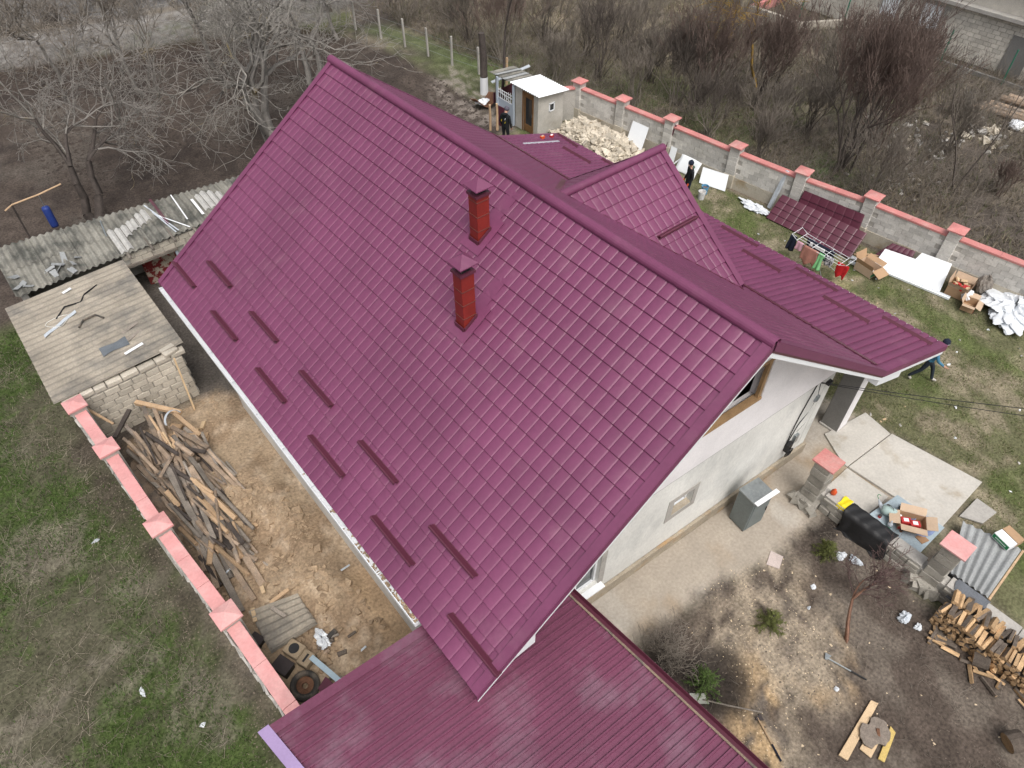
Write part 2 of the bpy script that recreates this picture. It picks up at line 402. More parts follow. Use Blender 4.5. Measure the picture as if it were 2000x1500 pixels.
# numpy value noise
def vnoise(x, y, seed=0):
    xi = np.floor(x).astype(np.int64); yi = np.floor(y).astype(np.int64)
    fx = x - xi; fy = y - yi
    fx = fx * fx * (3 - 2 * fx); fy = fy * fy * (3 - 2 * fy)
    def h(a, b):
        n = (a * 374761393 + b * 668265263 + seed * 1274126177) & 0xffffffff
        n = ((n ^ (n >> 13)) * 1274126177) & 0xffffffff
        return ((n ^ (n >> 16)) & 0xffff) / 65535.0
    return (h(xi, yi) * (1 - fx) + h(xi + 1, yi) * fx) * (1 - fy) + (h(xi, yi + 1) * (1 - fx) + h(xi + 1, yi + 1) * fx) * fy
def fbm(x, y, s, seed=0, oct=4):
    v = 0; a = 0.5; t = 0
    for o in range(oct):
        v = v + a * vnoise(x * s, y * s, seed + o * 17); t += a; a *= 0.5; s *= 2.03
    return v / t
def poly_sd(x, y, poly):
    """signed distance, positive inside"""
    P = np.array([q[:2] for q in poly], float); n = len(P)
    d = np.full(x.shape, 1e9); ins = np.zeros(x.shape, bool)
    for i in range(n):
        a = P[i]; b = P[(i + 1) % n]; e = b - a
        t = np.clip(((x - a[0]) * e[0] + (y - a[1]) * e[1]) / (e @ e), 0, 1)
        d = np.minimum(d, np.hypot(x - a[0] - t * e[0], y - a[1] - t * e[1]))
        c = ((a[1] > y) != (b[1] > y))
        with np.errstate(divide='ignore', invalid='ignore'):
            xc = (b[0] - a[0]) * (y - a[1]) / (b[1] - a[1] + 1e-12) + a[0]
        ins ^= c & (x < xc)
    return np.where(ins, d, -d)
def smooth01(v, a, b):
    t = np.clip((v - a) / (b - a), 0, 1); return t * t * (3 - 2 * t)


# ------------------------------------------------------------------ ground
FIELD = [(-30, 25.2), (-30, 47), (2.994, 45.627, 0), (11.126, 43.449, 0), (17.303, 41.483, 0), (19.88, 37.811, 0), (20.672, 33.805, 0), (20.48, 27.634, 0), (19.361, 24.044, 0), (19.5, 20.5), (14, 19.5), (2, 24)]
ROAD = [(-40, 58), (-0.503, 53.035, 0), (4.29, 51.139, 0), (12.318, 49.206, 0), (21.018, 48.697, 0), (25.159, 45.283, 0), (19.911, 41.357, 0), (11.315, 43.935, 0), (3.041, 45.829, 0), (-40, 53)]
LAWN = [(19.0, 24.2), (22.4, 23.2), (23.0, 20), (23.8, 13), (24.8, 6.2), (25.6, -1), (25, -7), (14.5, -7), (13.655, -1.877, 0), (14.071, -0.433, 0), (14.863, 0.518, 0), (17.077, 0.568, 0), (16.734, 3.062, 0), (15.9, 5.5), (15.9, 18)]
APRON = [(5.0, 5.2), (14.3, 5.2), (16.6, 6.5), (16.792, 3.015, 0), (14.863, 0.518, 0), (14.131, 1.827, 0), (13.507, 2.653, 0), (12.638, 2.853, 0), (11.191, 2.771, 0), (9.72, 3.064, 0), (8.371, 3.22, 0), (7.19, 3.292, 0), (5.945, 3.315, 0), (5.0, 2.5)]
YARD = [(5.0, 4.0), (6.028, 3.397, 0), (9.062, 3.165, 0), (11.191, 2.771, 0), (12.742, 2.768, 0), (13.4, 2.43, 0), (12.716, -0.106, 0), (12.668, -2.669, 0), (14, -7), (3, -7)]
CHIPS = [(10.092, 3.119, 0), (11.048, 2.515, 0), (10.404, 1.545, 0), (9.853, 0.548, 0), (9.425, 0.004, 0), (8.08, 0.131, 0), (6.749, -0.313, 0), (6.108, 0.216, 0), (6.4, 0.983, 0), (7.749, 0.817, 0), (7.86, 1.886, 0), (8.065, 2.651, 0), (8.655, 2.987, 0)]
DIRT = [(-0.55, 16.9), (2.5, 17.3), (3.2, 16.0), (3.6, 4.5), (-0.1, 4.5), (-0.35, 9.0), (-0.62, 12.0)]
DARKYARD = [(1.8, 30), (1.9, 16.2), (3.8, 16.2), (3.8, 24), (8, 24)]
SLUDGE = [(-1.05, 19), (-0.25, 5), (-0.6, 4), (-1.0, 5), (-1.3, 9), (-1.75, 13), (-2.0, 17)]
GATEWAY = [(21.804, 31.595, 0), (21.818, 29.16, 0), (21.831, 26.884, 0), (19.824, 24.425, 0), (18.615, 26.402, 0), (19.544, 30.263, 0)]

def lerp(a, b, t): return a * (1 - t[..., None]) + np.array(b) * t[..., None]

def ground_height(x, y):
    x = np.asarray(x, float); y = np.asarray(y, float)
    z = 0.05 * (fbm(x, y, 0.35, 3) - 0.5)
    d = smooth01(poly_sd(x, y, DIRT), 0.0, 0.8)
    z = z + d * (0.10 + 0.85 * np.maximum(fbm(x, y, 0.8, 11, 4) - 0.42, 0) + 0.22 * (fbm(x, y, 2.2, 5, 4) - 0.5)) * smooth01(2.65 - x, 0.0, 0.8)
    f = smooth01(poly_sd(x, y, FIELD), 0.0, 2.0)
    z = z + f * 0.16 * (fbm(x, y, 0.9, 21, 4) - 0.5)
    w = smooth01(x, 24.5, 27.0)
    z = z + w * 0.22 * (fbm(x, y, 0.5, 31, 4) - 0.5)
    lo = smooth01(-1.0 - x, 0.0, 1.5) * smooth01(26 - y, 0, 2)
    z = z + lo * 0.14 * (fbm(x, y, 1.1, 41, 4) - 0.5)
    return z
def gz(x, y): return float(ground_height(np.array([x]), np.array([y]))[0])

def ground_colour(x, y):
    n1 = fbm(x, y, 0.30, 1); n2 = fbm(x, y, 1.1, 2); n3 = fbm(x, y, 4.0, 8, 3); n4 = fbm(x, y, 0.12, 9, 3)
    wob = (n2 - 0.5) * 1.0 + (n3 - 0.5) * 0.5
    DRY = (0.175, 0.148, 0.115); BRN = (0.095, 0.080, 0.068); GRN = (0.095, 0.125, 0.040); TAN = (0.375, 0.285, 0.195)
    c = np.zeros(x.shape + (3,)) + np.array(BRN)
    c = lerp(c, DRY, smooth01(n1 + 0.4 * (n3 - 0.5), 0.42, 0.66))
    green = smooth01(n4 + 0.5 * (n2 - 0.5), 0.50, 0.68) * 0.55
    c = lerp(c, GRN, green)
    pale = smooth01(40.0 - np.hypot(x - 36, y - 33), 26, 34) * smooth01(n2, 0.4, 0.6) * 0.7
    c = lerp(c, (0.30, 0.25, 0.175), pale)
    # far left scrub beyond the lane
    t = smooth01(poly_sd(x, y, [(-60, 50), (0.807, 53.344, 0), (13.397, 49.301, 0), (23.582, 47.866, 0), (20, 90), (-60, 90)]) + wob, -0.5, 1.0)
    c = lerp(c, (0.165, 0.16, 0.155), t)
    t = smooth01(poly_sd(x, y, ROAD) + 0.5 * wob, -0.3, 0.5)
    c = lerp(c, (0.21, 0.20, 0.188), t * (0.45 + 0.45 * smooth01(n3, 0.35, 0.6)))
    # ploughed field
    sd = poly_sd(x, y, FIELD)
    t = smooth01(sd + 0.8 * wob, -0.4, 0.6)
    soil = np.zeros(x.shape + (3,)) + np.array((0.080, 0.064, 0.054))
    soil = lerp(soil, (0.058, 0.047, 0.041), smooth01(n2, 0.5, 0.65))
    soil = lerp(soil, (0.115, 0.10, 0.085), smooth01(n1, 0.55, 0.7) * 0.6)
    c = c * (1 - t[..., None]) + soil * t[..., None]
    rim = np.exp(-((sd + 0.2 + wob * 0.6) / 0.55) ** 2) * smooth01(y, 38, 40)
    c = lerp(c, (0.060, 0.042, 0.034), rim * 0.85)
    t = smooth01(poly_sd(x, y, GATEWAY) + wob, -0.8, 0.8)
    c = lerp(c, (0.27, 0.235, 0.205), t * smooth01(n3, 0.35, 0.6) * 0.75)
    # strip of green beside the wire fence
    d = np.abs(x - (21.0 + (37.2 - y) * 0.19) - 0.8)
    t = np.exp(-(d / 0.9) ** 2) * smooth01(y, 25, 27) * smooth01(40 - y, 0, 2)
    c = lerp(c, (0.10, 0.13, 0.055), t * 0.7)
    # green patch behind the right wall
    t = np.exp(-((x - 28.2) / 1.6) ** 2 - ((y - 12.5) / 1.3) ** 2)
    c = lerp(c, (0.09, 0.135, 0.045), t * smooth01(n3, 0.3, 0.6))
    t = np.exp(-((x - 37.5) / 1.6) ** 2 - ((y - 26.5) / 1.5) ** 2)
    c = lerp(c, (0.11, 0.17, 0.05), t * 0.9)
    # lawn
    t = smooth01(poly_sd(x, y, LAWN) + 0.4 * wob, -0.15, 0.3)
    lw = np.zeros(x.shape + (3,)) + np.array((0.125, 0.125, 0.068))
    lw = lerp(lw, (0.225, 0.195, 0.135), smooth01(n2 + 0.5 * (n3 - 0.5), 0.47, 0.66))
    lw = lerp(lw, (0.085, 0.110, 0.036), smooth01(fbm(x, y, 0.8, 77), 0.55, 0.7) * 0.8)
    bare = np.exp(-((x - 20.6) / 1.4) ** 2 - ((y - 8.0) / 1.7) ** 2)
    lw = lerp(lw, (0.40, 0.315, 0.20), bare * smooth01(n3, 0.4, 0.6) * 0.8)
    c = c * (1 - t[..., None]) + lw * t[..., None]
    # outside the left wall
    t = smooth01(-0.6 - x, 0, 0.4) * smooth01(24.8 - y, 0, 1.5)
    lg = np.zeros(x.shape + (3,)) + np.array((0.088, 0.084, 0.055))
    lg = lerp(lg, (0.058, 0.088, 0.024), smooth01(fbm(x, y, 0.45, 55) + 0.45 * (n3 - 0.5), 0.46, 0.64) * 0.85)
    lg = lerp(lg, (0.165, 0.145, 0.115), smooth01(fbm(x, y, 0.6, 66) + 0.4 * (n3 - 0.5), 0.57, 0.70) * 0.7)
    c = c * (1 - t[..., None]) + lg * t[..., None]
    t = smooth01(poly_sd(x, y, SLUDGE) + 0.9 * wob, -0.2, 0.6)
    c = lerp(c, (0.062, 0.050, 0.040), t * 0.85)
    # tan dirt strip, wet dark yard
    t = smooth01(poly_sd(x, y, DARKYARD) + 0.2 * wob, -0.2, 0.3)
    c = lerp(c, (0.105, 0.092, 0.080), t)
    t = smooth01(poly_sd(x, y, DIRT) + 0.25 * wob, -0.1, 0.35)
    dt = np.zeros(x.shape + (3,)) + np.array(TAN)
    dt = lerp(dt, (0.285, 0.205, 0.135), smooth01(n2, 0.48, 0.62))
    dt = lerp(dt, (0.48, 0.385, 0.285), smooth01(n3, 0.55, 0.7) * 0.6)
    dt = lerp(dt, (0.40, 0.285, 0.18), smooth01(x, 2.0, 2.3) * smooth01(9.5 - y, 0, 0.5))
    c = c * (1 - t[..., None]) + dt * t[..., None]
    # near yard
    t = smooth01(poly_sd(x, y, YARD) + 0.35 * wob, -0.2, 0.3)
    yd = np.zeros(x.shape + (3,)) + np.array((0.088, 0.070, 0.058))
    yd = lerp(yd, (0.17, 0.145, 0.12), smooth01(n2, 0.5, 0.66) * 0.7)
    c = c * (1 - t[..., None]) + yd * t[..., None]
    t = smooth01(poly_sd(x, y, CHIPS) + 1.3 * wob, -0.7, 0.6)
    ch = np.zeros(x.shape + (3,)) + np.array((0.30, 0.25, 0.19))
    ch = lerp(ch, (0.40, 0.285, 0.165), smooth01(fbm(x, y, 0.9, 99), 0.45, 0.6) * smooth01(2.2 - y, 0, 1.2))
    c = c * (1 - (t * smooth01(n3, 0.28, 0.55))[..., None]) + ch * (t * smooth01(n3, 0.28, 0.55))[..., None]
    for cx, cy, rx, ry in ((7.25, 1.75, 0.85, 0.75), (6.65, 2.65, 0.85, 0.6), (6.2, 0.7, 0.5, 0.6), (12.6, 2.55, 0.6, 0.35)):
        t = smooth01(1.0 - np.hypot((x - cx) / rx, (y - cy) / ry) + 0.9 * wob, -0.15, 0.3)
        c = lerp(c, (0.030, 0.025, 0.022), t * 0.85)
    # concrete apron along the gable wall
    t = smooth01(poly_sd(x, y, APRON) + 0.55 * wob, -0.15, 0.3)
    ap = np.zeros(x.shape + (3,)) + np.array((0.37, 0.325, 0.27))
    ap = lerp(ap, (0.31, 0.225, 0.14), smooth01(fbm(x, y, 0.55, 123), 0.48, 0.64) * 0.8)
    ap = lerp(ap, (0.45, 0.42, 0.375), smooth01(fbm(x, y, 0.9, 321), 0.55, 0.7) * 0.6)
    c = c * (1 - t[..., None]) + ap * t[..., None]
    rough = 1.0 - 0.68 * t - 0.2 * smooth01(poly_sd(x, y, DIRT), -0.1, 0.3)
    return c * (1 + 0.28 * (n3 - 0.5) * rough)[..., None], np.clip(rough, 0.12, 1)

def build_ground():
    gx = np.concatenate([np.linspace(-300, -16, 9)[:-1], np.arange(-16, 26.01, 0.17), np.arange(26.3, 62, 0.3), np.linspace(63, 360, 9)])
    gy = np.concatenate([np.linspace(-250, -8, 8)[:-1], np.arange(-8, 28.01, 0.17), np.arange(28.3, 64, 0.3), np.linspace(65, 400, 9)])
    X, Y = np.meshgrid(gx, gy, indexing='ij')
    Z = ground_height(X, Y)
    V = np.stack([X, Y, Z], -1).reshape(-1, 3)
    nx, ny = len(gx), len(gy)
    i, j = np.meshgrid(np.arange(nx - 1), np.arange(ny - 1), indexing='ij')
    a = (i * ny + j).ravel()
    F = np.stack([a, a + ny, a + ny + 1, a + 1], 1)
    me = arrays_mesh('ground', V, F, True)
    col, rough = ground_colour(X.ravel(), Y.ravel())
    ca = me.color_attributes.new('tone', 'FLOAT_COLOR', 'POINT')
    ca.data.foreach_set('color', np.concatenate([col, rough[:, None]], 1).astype(np.float32).ravel())
    m = mat('ground_soil', (0.2, 0.2, 0.2), 1.0, 0.22, 1.6, 0.38, 14, 0.9, 22, spec=0.1, attr='tone')
    structure(link_mesh('ground', me, m))
build_ground()

rng = np.random.default_rng(5)
def blades(name, pts, h, w, cols, material, bend=0.5, per=3):
    """grass: many bent two-triangle blades in one mesh, coloured per blade"""
    n = len(pts)
    P = np.repeat(pts, per, 0); N = len(P)
    P = P + np.concatenate([rng.normal(0, 0.035, (N, 2)), np.zeros((N, 1))], 1)
    H = h * rng.uniform(0.5, 1.4, N) ; W = w * rng.uniform(0.6, 1.4, N)
    a = rng.uniform(0, 2 * np.pi, N); t = rng.uniform(0, 2 * np.pi, N)
    dx = np.stack([np.cos(a), np.sin(a), np.zeros(N)], 1) * W[:, None] / 2
    lean = np.stack([np.cos(t), np.sin(t), np.zeros(N)], 1) * (H * bend * rng.uniform(0.3, 1.5, N))[:, None]
    up = np.zeros((N, 3)); up[:, 2] = H
    mid = P + up * 0.55 + lean * 0.35
    tip = P + up + lean
    V = np.stack([P - dx, P + dx, mid + dx * 0.7, mid - dx * 0.7, tip], 1).reshape(-1, 3)
    b = np.arange(N) * 5
    F = np.concatenate([np.stack([b, b + 1, b + 2], 1), np.stack([b, b + 2, b + 3], 1), np.stack([b + 3, b + 2, b + 4], 1)])
    me = arrays_mesh(name, V, F)
    c = np.repeat(cols, per, 0) * rng.uniform(0.7, 1.35, (N, 1))
    c = np.repeat(np.concatenate([c, np.ones((N, 1))], 1), 5, 0)
    ca = me.color_attributes.new('tone', 'FLOAT_COLOR', 'POINT')
    ca.data.foreach_set('color', c.astype(np.float32).ravel())
    return link_mesh(name, me, material)
M_GRASS = mat('grass_blade', (0.1, 0.1, 0.05), 0.8, 0.1, 2, 0.05, 30, 0, attr='tone', spec=0.2)

def scatter(n, x0, x1, y0, y1, weight):
    x = rng.uniform(x0, x1, n); y = rng.uniform(y0, y1, n)
    k = rng.uniform(0, 1, n) < weight(x, y)
    x, y = x[k], y[k]
    return np.stack([x, y, ground_height(x, y) - 0.01], 1)
def greens(p, g, d, share):
    k = (rng.uniform(0, 1, len(p)) < share)[:, None]
    return np.where(k, np.array(g), np.array(d))

HOUSE_BLOCKS = [[(2.5, 5.0), (14.3, 4.4), (14.3, 18), (2.5, 18)]]
def clear(x, y):
    k = np.ones(len(x))
    for p in HOUSE_BLOCKS: k = k * (poly_sd(x, y, p) < 0)
    return k
# lawn
p = scatter(52000, 15.5, 25.5, -6, 23.5, lambda x, y: smooth01(poly_sd(x, y, LAWN), 0, 0.3) * clear(x, y) * (0.25 + 0.75 * smooth01(fbm(x, y, 1.3, 4), 0.35, 0.6)))
stuff(blades('lawn_grass', p, 0.055, 0.016, greens(p, (0.115, 0.150, 0.045), (0.27, 0.235, 0.145), 0.58), M_GRASS), 'short patchy grass of the yard behind the house', 'grass')
# meadow outside the left wall
def wleft(x, y):
    g = smooth01(fbm(x, y, 0.45, 55), 0.42, 0.60)
    return smooth01(-0.9 - x, 0, 0.5) * (1 - 0.8 * smooth01(poly_sd(x, y, SLUDGE), -0.4, 0.3)) * (0.25 + 0.75 * g)
p = scatter(46000, -9, -0.8, 4, 24, wleft)
g = smooth01(fbm(p[:, 0], p[:, 1], 0.45, 55), 0.42, 0.58)
kk = (rng.uniform(0, 1, len(p)) < 0.25 + 0.5 * g)[:, None]
stuff(blades('meadow_grass', p, 0.08, 0.016, np.where(kk, np.array((0.062, 0.105, 0.026)), np.array((0.165, 0.145, 0.105))), M_GRASS, 0.8), 'green and withered grass outside the pink-capped wall', 'grass')
# rough dry grass beyond the right wall and the wire fence
def wwild(x, y):
    k = smooth01(x - (22.6 + (23 - np.minimum(y, 23)) * 0.125), 0.2, 0.9) * (1 - smooth01(poly_sd(x, y, FIELD), -1.0, 0.3))
    return k * (0.35 + 0.65 * smooth01(fbm(x, y, 0.6, 14), 0.35, 0.6))
p = scatter(42000, 22, 44, -2, 42, wwild)
stuff(blades('rough_grass', p, 0.26, 0.022, greens(p, (0.105, 0.115, 0.055), (0.20, 0.168, 0.122), 0.2), M_GRASS, 0.9), 'tall withered grass on the waste ground beyond the block wall', 'grass')
# litter of chips, gravel and clods
def chips(name, pts, smin, smax, material, flat=0.35):
    N = len(pts)
    s = rng.uniform(smin, smax, (N, 1)) * np.concatenate([np.ones((N, 1)), rng.uniform(0.22, 0.8, (N, 1))], 1)
    a = rng.uniform(0, 2 * np.pi, N); ca, sa = np.cos(a), np.sin(a)
    q = np.array([(-.5, -.5), (.5, -.5), (.5, .5), (-.5, .5)])
    V = np.zeros((N, 5, 3))
    for k in range(4):
        lx = q[k, 0] * s[:, 0] * rng.uniform(0.6, 1.2, N); ly = q[k, 1] * s[:, 1] * rng.uniform(0.6, 1.2, N)
        V[:, k, 0] = pts[:, 0] + lx * ca - ly * sa; V[:, k, 1] = pts[:, 1] + lx * sa + ly * ca; V[:, k, 2] = pts[:, 2] + 0.004
    V[:, 4, :2] = pts[:, :2] + rng.normal(0, 0.1, (N, 2)) * s; V[:, 4, 2] = pts[:, 2] + 0.006 + s[:, 1] * flat
    b = np.arange(N) * 5
    F = np.concatenate([np.stack([b + k, b + (k + 1) % 4, b + 4], 1) for k in range(4)])
    return link_mesh(name, arrays_mesh(name, V.reshape(-1, 3), F), material)
p = scatter(26000, 5, 14, -6, 5, lambda x, y: smooth01(poly_sd(x, y, CHIPS) + 1.2 * (fbm(x, y, 1.2, 6) - 0.5), -0.5, 0.5) * 0.5)
stuff(chips('wood_chips', p, 0.02, 0.06, M_CHIP), 'pale wood chips and gravel strewn over the near yard', 'wood chips')
p = scatter(900, 7, 17, -7, 3, lambda x, y: smooth01(poly_sd(x, y, YARD), 0, 0.3) * 0.35)
stuff(chips('wood_splinters', p, 0.04, 0.13, M_CHIP, 0.15), 'larger splinters of split wood around the chopping block', 'splinters')
p = scatter(17000, -0.4, 3.3, 4.8, 17, lambda x, y: smooth01(poly_sd(x, y, DIRT), 0, 0.4) * smooth01(fbm(x, y, 0.8, 12), 0.4, 0.6) * smooth01(2.6 - x, 0, .5))
stuff(chips('dirt_clods', p, 0.03, 0.13, M_CLOD, 0.6), 'clods of tan clay on the dug strip beside the house', 'clods')
p = scatter(16000, 2, 22, 24, 46, lambda x, y: smooth01(poly_sd(x, y, FIELD), 0, 0.5) * 0.8)
stuff(chips('field_clods', p, 0.06, 0.22, M_SOILCLOD, 0.5), 'dark clods of the ploughed field', 'clods')
p = scatter(7000, -2.6, -0.2, 4, 18, lambda x, y: smooth01(poly_sd(x, y, SLUDGE), -0.6, 0.2) * (x < -0.3 - (y - 5) * 0.045))
stuff(chips('leaf_litter', p, 0.02, 0.07, mat('leaf_litter', (0.16, 0.13, 0.10), 0.95, 0.4, 8, 0.2, 20, 0), 0.4), 'dark leaf litter along the foot of the pink-capped wall', 'litter')
p = scatter(9000, 6, 15, -6, 3, lambda x, y: smooth01(poly_sd(x, y, YARD), 0, 0.3) * 0.5)
stuff(chips('yard_crumbs', p, 0.02, 0.07, mat('soil_crumb', (0.13, 0.105, 0.085), 0.95, 0.4, 8, 0.2, 20, 0), 0.5), 'crumbs of dark soil in the near yard', 'soil')


# ------------------------------------------------------------------ the house
RIDGE = (7.89, 8.71); EAVE_L = (2.14, 4.72); BREAK = (14.3, 3.9); EAVE_R = (18.45, 2.28)
Y0, Y1 = 3.42, 16.56
TILE_W, TILE_L = 0.22, 0.35
PROF = [(0.0, 0.0), (0.03, 0.003), (0.07, 0.010), (0.13, 0.0135), (0.5, 0.016), (0.87, 0.0135), (0.93, 0.010), (0.97, 0.003), (1.0, 0.0)]
STEP = 0.030

def tile_arrays(p00, p10, p11, p01, nc, nr, keep=None, deep=1.0, step=STEP):
    """pressed metal tiles over a four-cornered roof plane: p00-p10 the eave, p01-p11 the upper edge"""
    p00, p10, p11, p01 = [np.array(p, float) for p in (p00, p10, p11, p01)]
    n = np.cross(p10 - p00, p01 - p00); n /= np.linalg.norm(n)
    K = len(PROF)
    tx = np.array([a for a, b in PROF]); tz = np.array([b for a, b in PROF]) * deep
    V = []; F = []; base = 0
    def pt(u, v): return (p00 * (1 - u) + p10 * u) * (1 - v) + (p01 * (1 - u) + p11 * u) * v
    fr = []
    for k in range(K - 1):
        fr.append((k, k + 1, K + k + 1, K + k))                      # pan
        fr.append((2 * K + k, 2 * K + k + 1, 3 * K + k + 1, 3 * K + k))  # step down
    fr = np.array(fr)
    for r in range(nr):
        for c in range(nc):
            if keep and not keep(r, c): continue
            v0, v1 = r / nr, min((r + 1.08) / nr, 1.0)
            row = []
            for (v, dz) in ((v0, step), (v1, 0.0), (v0 - 0.045 / nr, 0.001), (v0, step)):
                for k in range(K):
                    row.append(pt((c + tx[k]) / nc, v) + n * (tz[k] + dz))
            V += row
            F.append(fr + base); base += 4 * K
    return np.array(V), np.concatenate(F)

house = thing('house', 'long house with a purple wine metal tile roof, pale plaster gable and two red chimneys', 'house', (8.0, 10.0, 0))

def wall_y(x): return 4.42 + (14.2 - x) * 0.0629
def roof_z(x):
    if x <= RIDGE[0]: return EAVE_L[1] + (x - EAVE_L[0]) * (RIDGE[1] - EAVE_L[1]) / (RIDGE[0] - EAVE_L[0])
    return RIDGE[1] - (x - RIDGE[0]) * (RIDGE[1] - BREAK[1]) / (BREAK[0] - RIDGE[0])

# roof deck under the tiles
TH = 0.13
def deck_profile(y, yb):
    return
mb = MB()
def plane_slab(a, b, c, d, t=TH):
    n = (Vector(b) - Vector(a)).cross(Vector(d) - Vector(a)).normalized()
    if n.z < 0: n = -n
    mb.slab([Vector(p) - n * 0.012 for p in (a, b, c, d)], -n * t)
YB = 18.2                                         # the rear end of the right-hand slope runs out further than the ridge
FAR_EAVE = (18.02, 19.02, 2.45)
plane_slab((EAVE_L[0], Y0, EAVE_L[1]), (RIDGE[0], Y0, RIDGE[1]), (RIDGE[0], Y1, RIDGE[1]), (EAVE_L[0], Y1, EAVE_L[1]))
plane_slab((RIDGE[0], Y0, RIDGE[1]), (BREAK[0], Y0, BREAK[1]), (BREAK[0], YB, BREAK[1]), (RIDGE[0], Y1, RIDGE[1]))
plane_slab((BREAK[0], Y0, BREAK[1]), (EAVE_R[0], Y0 - 0.08, EAVE_R[1]), FAR_EAVE, (BREAK[0], YB, BREAK[1]))
DR = [(9.2, 10.2, 7.18), (13.22, 10.2, 7.18)]
plane_slab(DR[0], DR[1], (13.22, 7.06, 4.86), (9.2, 7.06, 4.86), 0.08)
plane_slab(DR[0], DR[1], (13.22, 13.34, 4.86), (9.2, 13.34, 4.86), 0.08)
roof = mb.build('roof', M_WINE_TRIM, house)

# tiles: the nearest three hundred of the camera-side slope are pieces of their own
NR, NC = 20, 59
upL = Vector((RIDGE[0] - EAVE_L[0], 0, RIDGE[1] - EAVE_L[1])); upL /= NR
cell = Vector((0, (Y1 - 0.06 - Y0 - 0.06) / NC, 0))
origin = Vector((EAVE_L[0], Y0 + 0.06, EAVE_L[1]))
def cell_pos(r, c): return origin + upL * r + cell * c
order = sorted(((cell_pos(r, c) + upL / 2 + cell / 2 - Vector((0, 0, CAM_H))).length, r, c) for r in range(NR) for c in range(NC))
own = {(r, c) for _, r, c in order[:300]}
# e_x runs towards -Y so that the normal points up
V1, F1 = tile_arrays(-upL * 0 + cell, (0, 0, 0), upL, upL + cell, 1, 1)
tile_me = arrays_mesh('roof_tile', V1, F1)
tile_me.materials.append(M_ROOF)
ro = world_origin(roof)
for r, c in sorted(own):
    o = bpy.data.objects.new('roof_tile', tile_me); COL.objects.link(o)
    o.parent = roof; o.location = cell_pos(r, c) - ro
fields = []
pe = origin + cell * NC
fields.append(tile_arrays(pe, origin, origin + upL * NR, pe + upL * NR, NC, NR, lambda r, c: (r, NC - 1 - c) not in own))
fields.append(tile_arrays((BREAK[0], Y0 + .06, BREAK[1]), (BREAK[0], YB - .06, BREAK[1]), (RIDGE[0], Y1 - .06, RIDGE[1]), (RIDGE[0], Y0 + .06, RIDGE[1]), 63, 23, None, 2.4, 0.012))
fields.append(tile_arrays((EAVE_R[0], Y0 - .02, EAVE_R[1]), (FAR_EAVE[0], FAR_EAVE[1] - .06, FAR_EAVE[2]), (BREAK[0], YB - .06, BREAK[1]), (BREAK[0], Y0 + .06, BREAK[1]), 68, 13, None, 2.5, 0.022))
fields.append(tile_arrays((9.2, 7.06, 4.86), (13.16, 7.06, 4.86), (13.16, 10.2, 7.18), (9.2, 10.2, 7.18), 18, 11))
fields.append(tile_arrays((13.16, 13.34, 4.86), (9.2, 13.34, 4.86), (9.2, 10.2, 7.18), (13.16, 10.2, 7.18), 18, 11))
VV = []; FF = []; b = 0
for v, f in fields:
    VV.append(v); FF.append(f + b); b += len(v)
o = link_mesh('tile_field', arrays_mesh('tile_field', np.concatenate(VV) - np.array(ro), np.concatenate(FF)), M_ROOF, roof)
stuff(o)

# ridge caps: overlapping half-round lengths
def ridge_run(p, q, r, n, parent, step=2.0):
    p = Vector(p); q = Vector(q); L = (q - p).length; k = max(1, round(L / step)); d = (q - p) / L
    for i in range(k):
        a = p + d * (L * i / k - (0.05 if i else 0)); bb = p + d * (L * (i + 1) / k)
        m = MB()
        s = d.cross(Vector((0, 0, 1))).normalized()
        ang = [R(-18 + 216 * j / 10) for j in range(11)]
        m.sheet(lambda u, v: (a + (bb - a) * u) + s * (math.cos(ang[round(v * 10)]) * r * (1.0 + 0.03 * u)) + Vector((0, 0, 1)) * (math.sin(ang[round(v * 10)]) * r * (1.0 + 0.03 * u) * 0.95 + 0.02), 1, 10, 0.008)
        m.build('ridge_cap', M_ROOF, parent, smooth=False)
        ft = MB()
        for sg in (-1, 1):
            pass
ridge_run((RIDGE[0], Y0 - 0.02, RIDGE[1] + 0.0), (RIDGE[0], Y1 + 0.03, RIDGE[1] + 0.0), 0.105, 7, roof)
ridge_run((13.26, 10.2, 7.19), (9.75, 10.2, 7.19), 0.10, 2, roof, 1.8)

# barge flashings: a top flange over the tile ends and a drop face, white board under it
def barge(path, inward, face_h=0.19, flange=0.155, lift=0.05, white=0.17, name='barge_flashing'):
    iv = Vector(inward)
    for a, bb in zip(path[:-1], path[1:]):
        a = Vector(a); bb = Vector(bb); d = (bb - a).normalized()
        n = d.cross(iv).normalized()
        if n.z < 0: n = -n
        m = MB()
        m.slab([a + n * lift, bb + n * lift, bb + n * lift + iv * flange, a + n * lift + iv * flange], n * 0.006)
        m.slab([a + n * (lift - 0.001), bb + n * (lift - 0.001), bb + Vector((0, 0, -face_h)) + n * lift, a + Vector((0, 0, -face_h)) + n * lift], -iv * 0.012)
        m.build(name, M_WINE_TRIM if False else M_ROOF, roof)
        if white:
            w = MB()
            z0 = -face_h + 0.075; z1 = z0 - white
            w.slab([a + Vector((0, 0, z0)) + iv * 0.012, bb + Vector((0, 0, z0)) + iv * 0.012, bb + Vector((0, 0, z1)) + iv * 0.012, a + Vector((0, 0, z1)) + iv * 0.012], iv * 0.03)
            w.build('fascia_board', M_WHITE, roof)
barge([(EAVE_L[0], Y0, EAVE_L[1]), (RIDGE[0], Y0, RIDGE[1]), (BREAK[0], Y0, BREAK[1]), (EAVE_R[0], Y0 - 0.08, EAVE_R[1])], (0, 1, 0))
barge([(EAVE_L[0], Y1, EAVE_L[1]), (RIDGE[0], Y1, RIDGE[1])], (0, -1, 0), white=0)
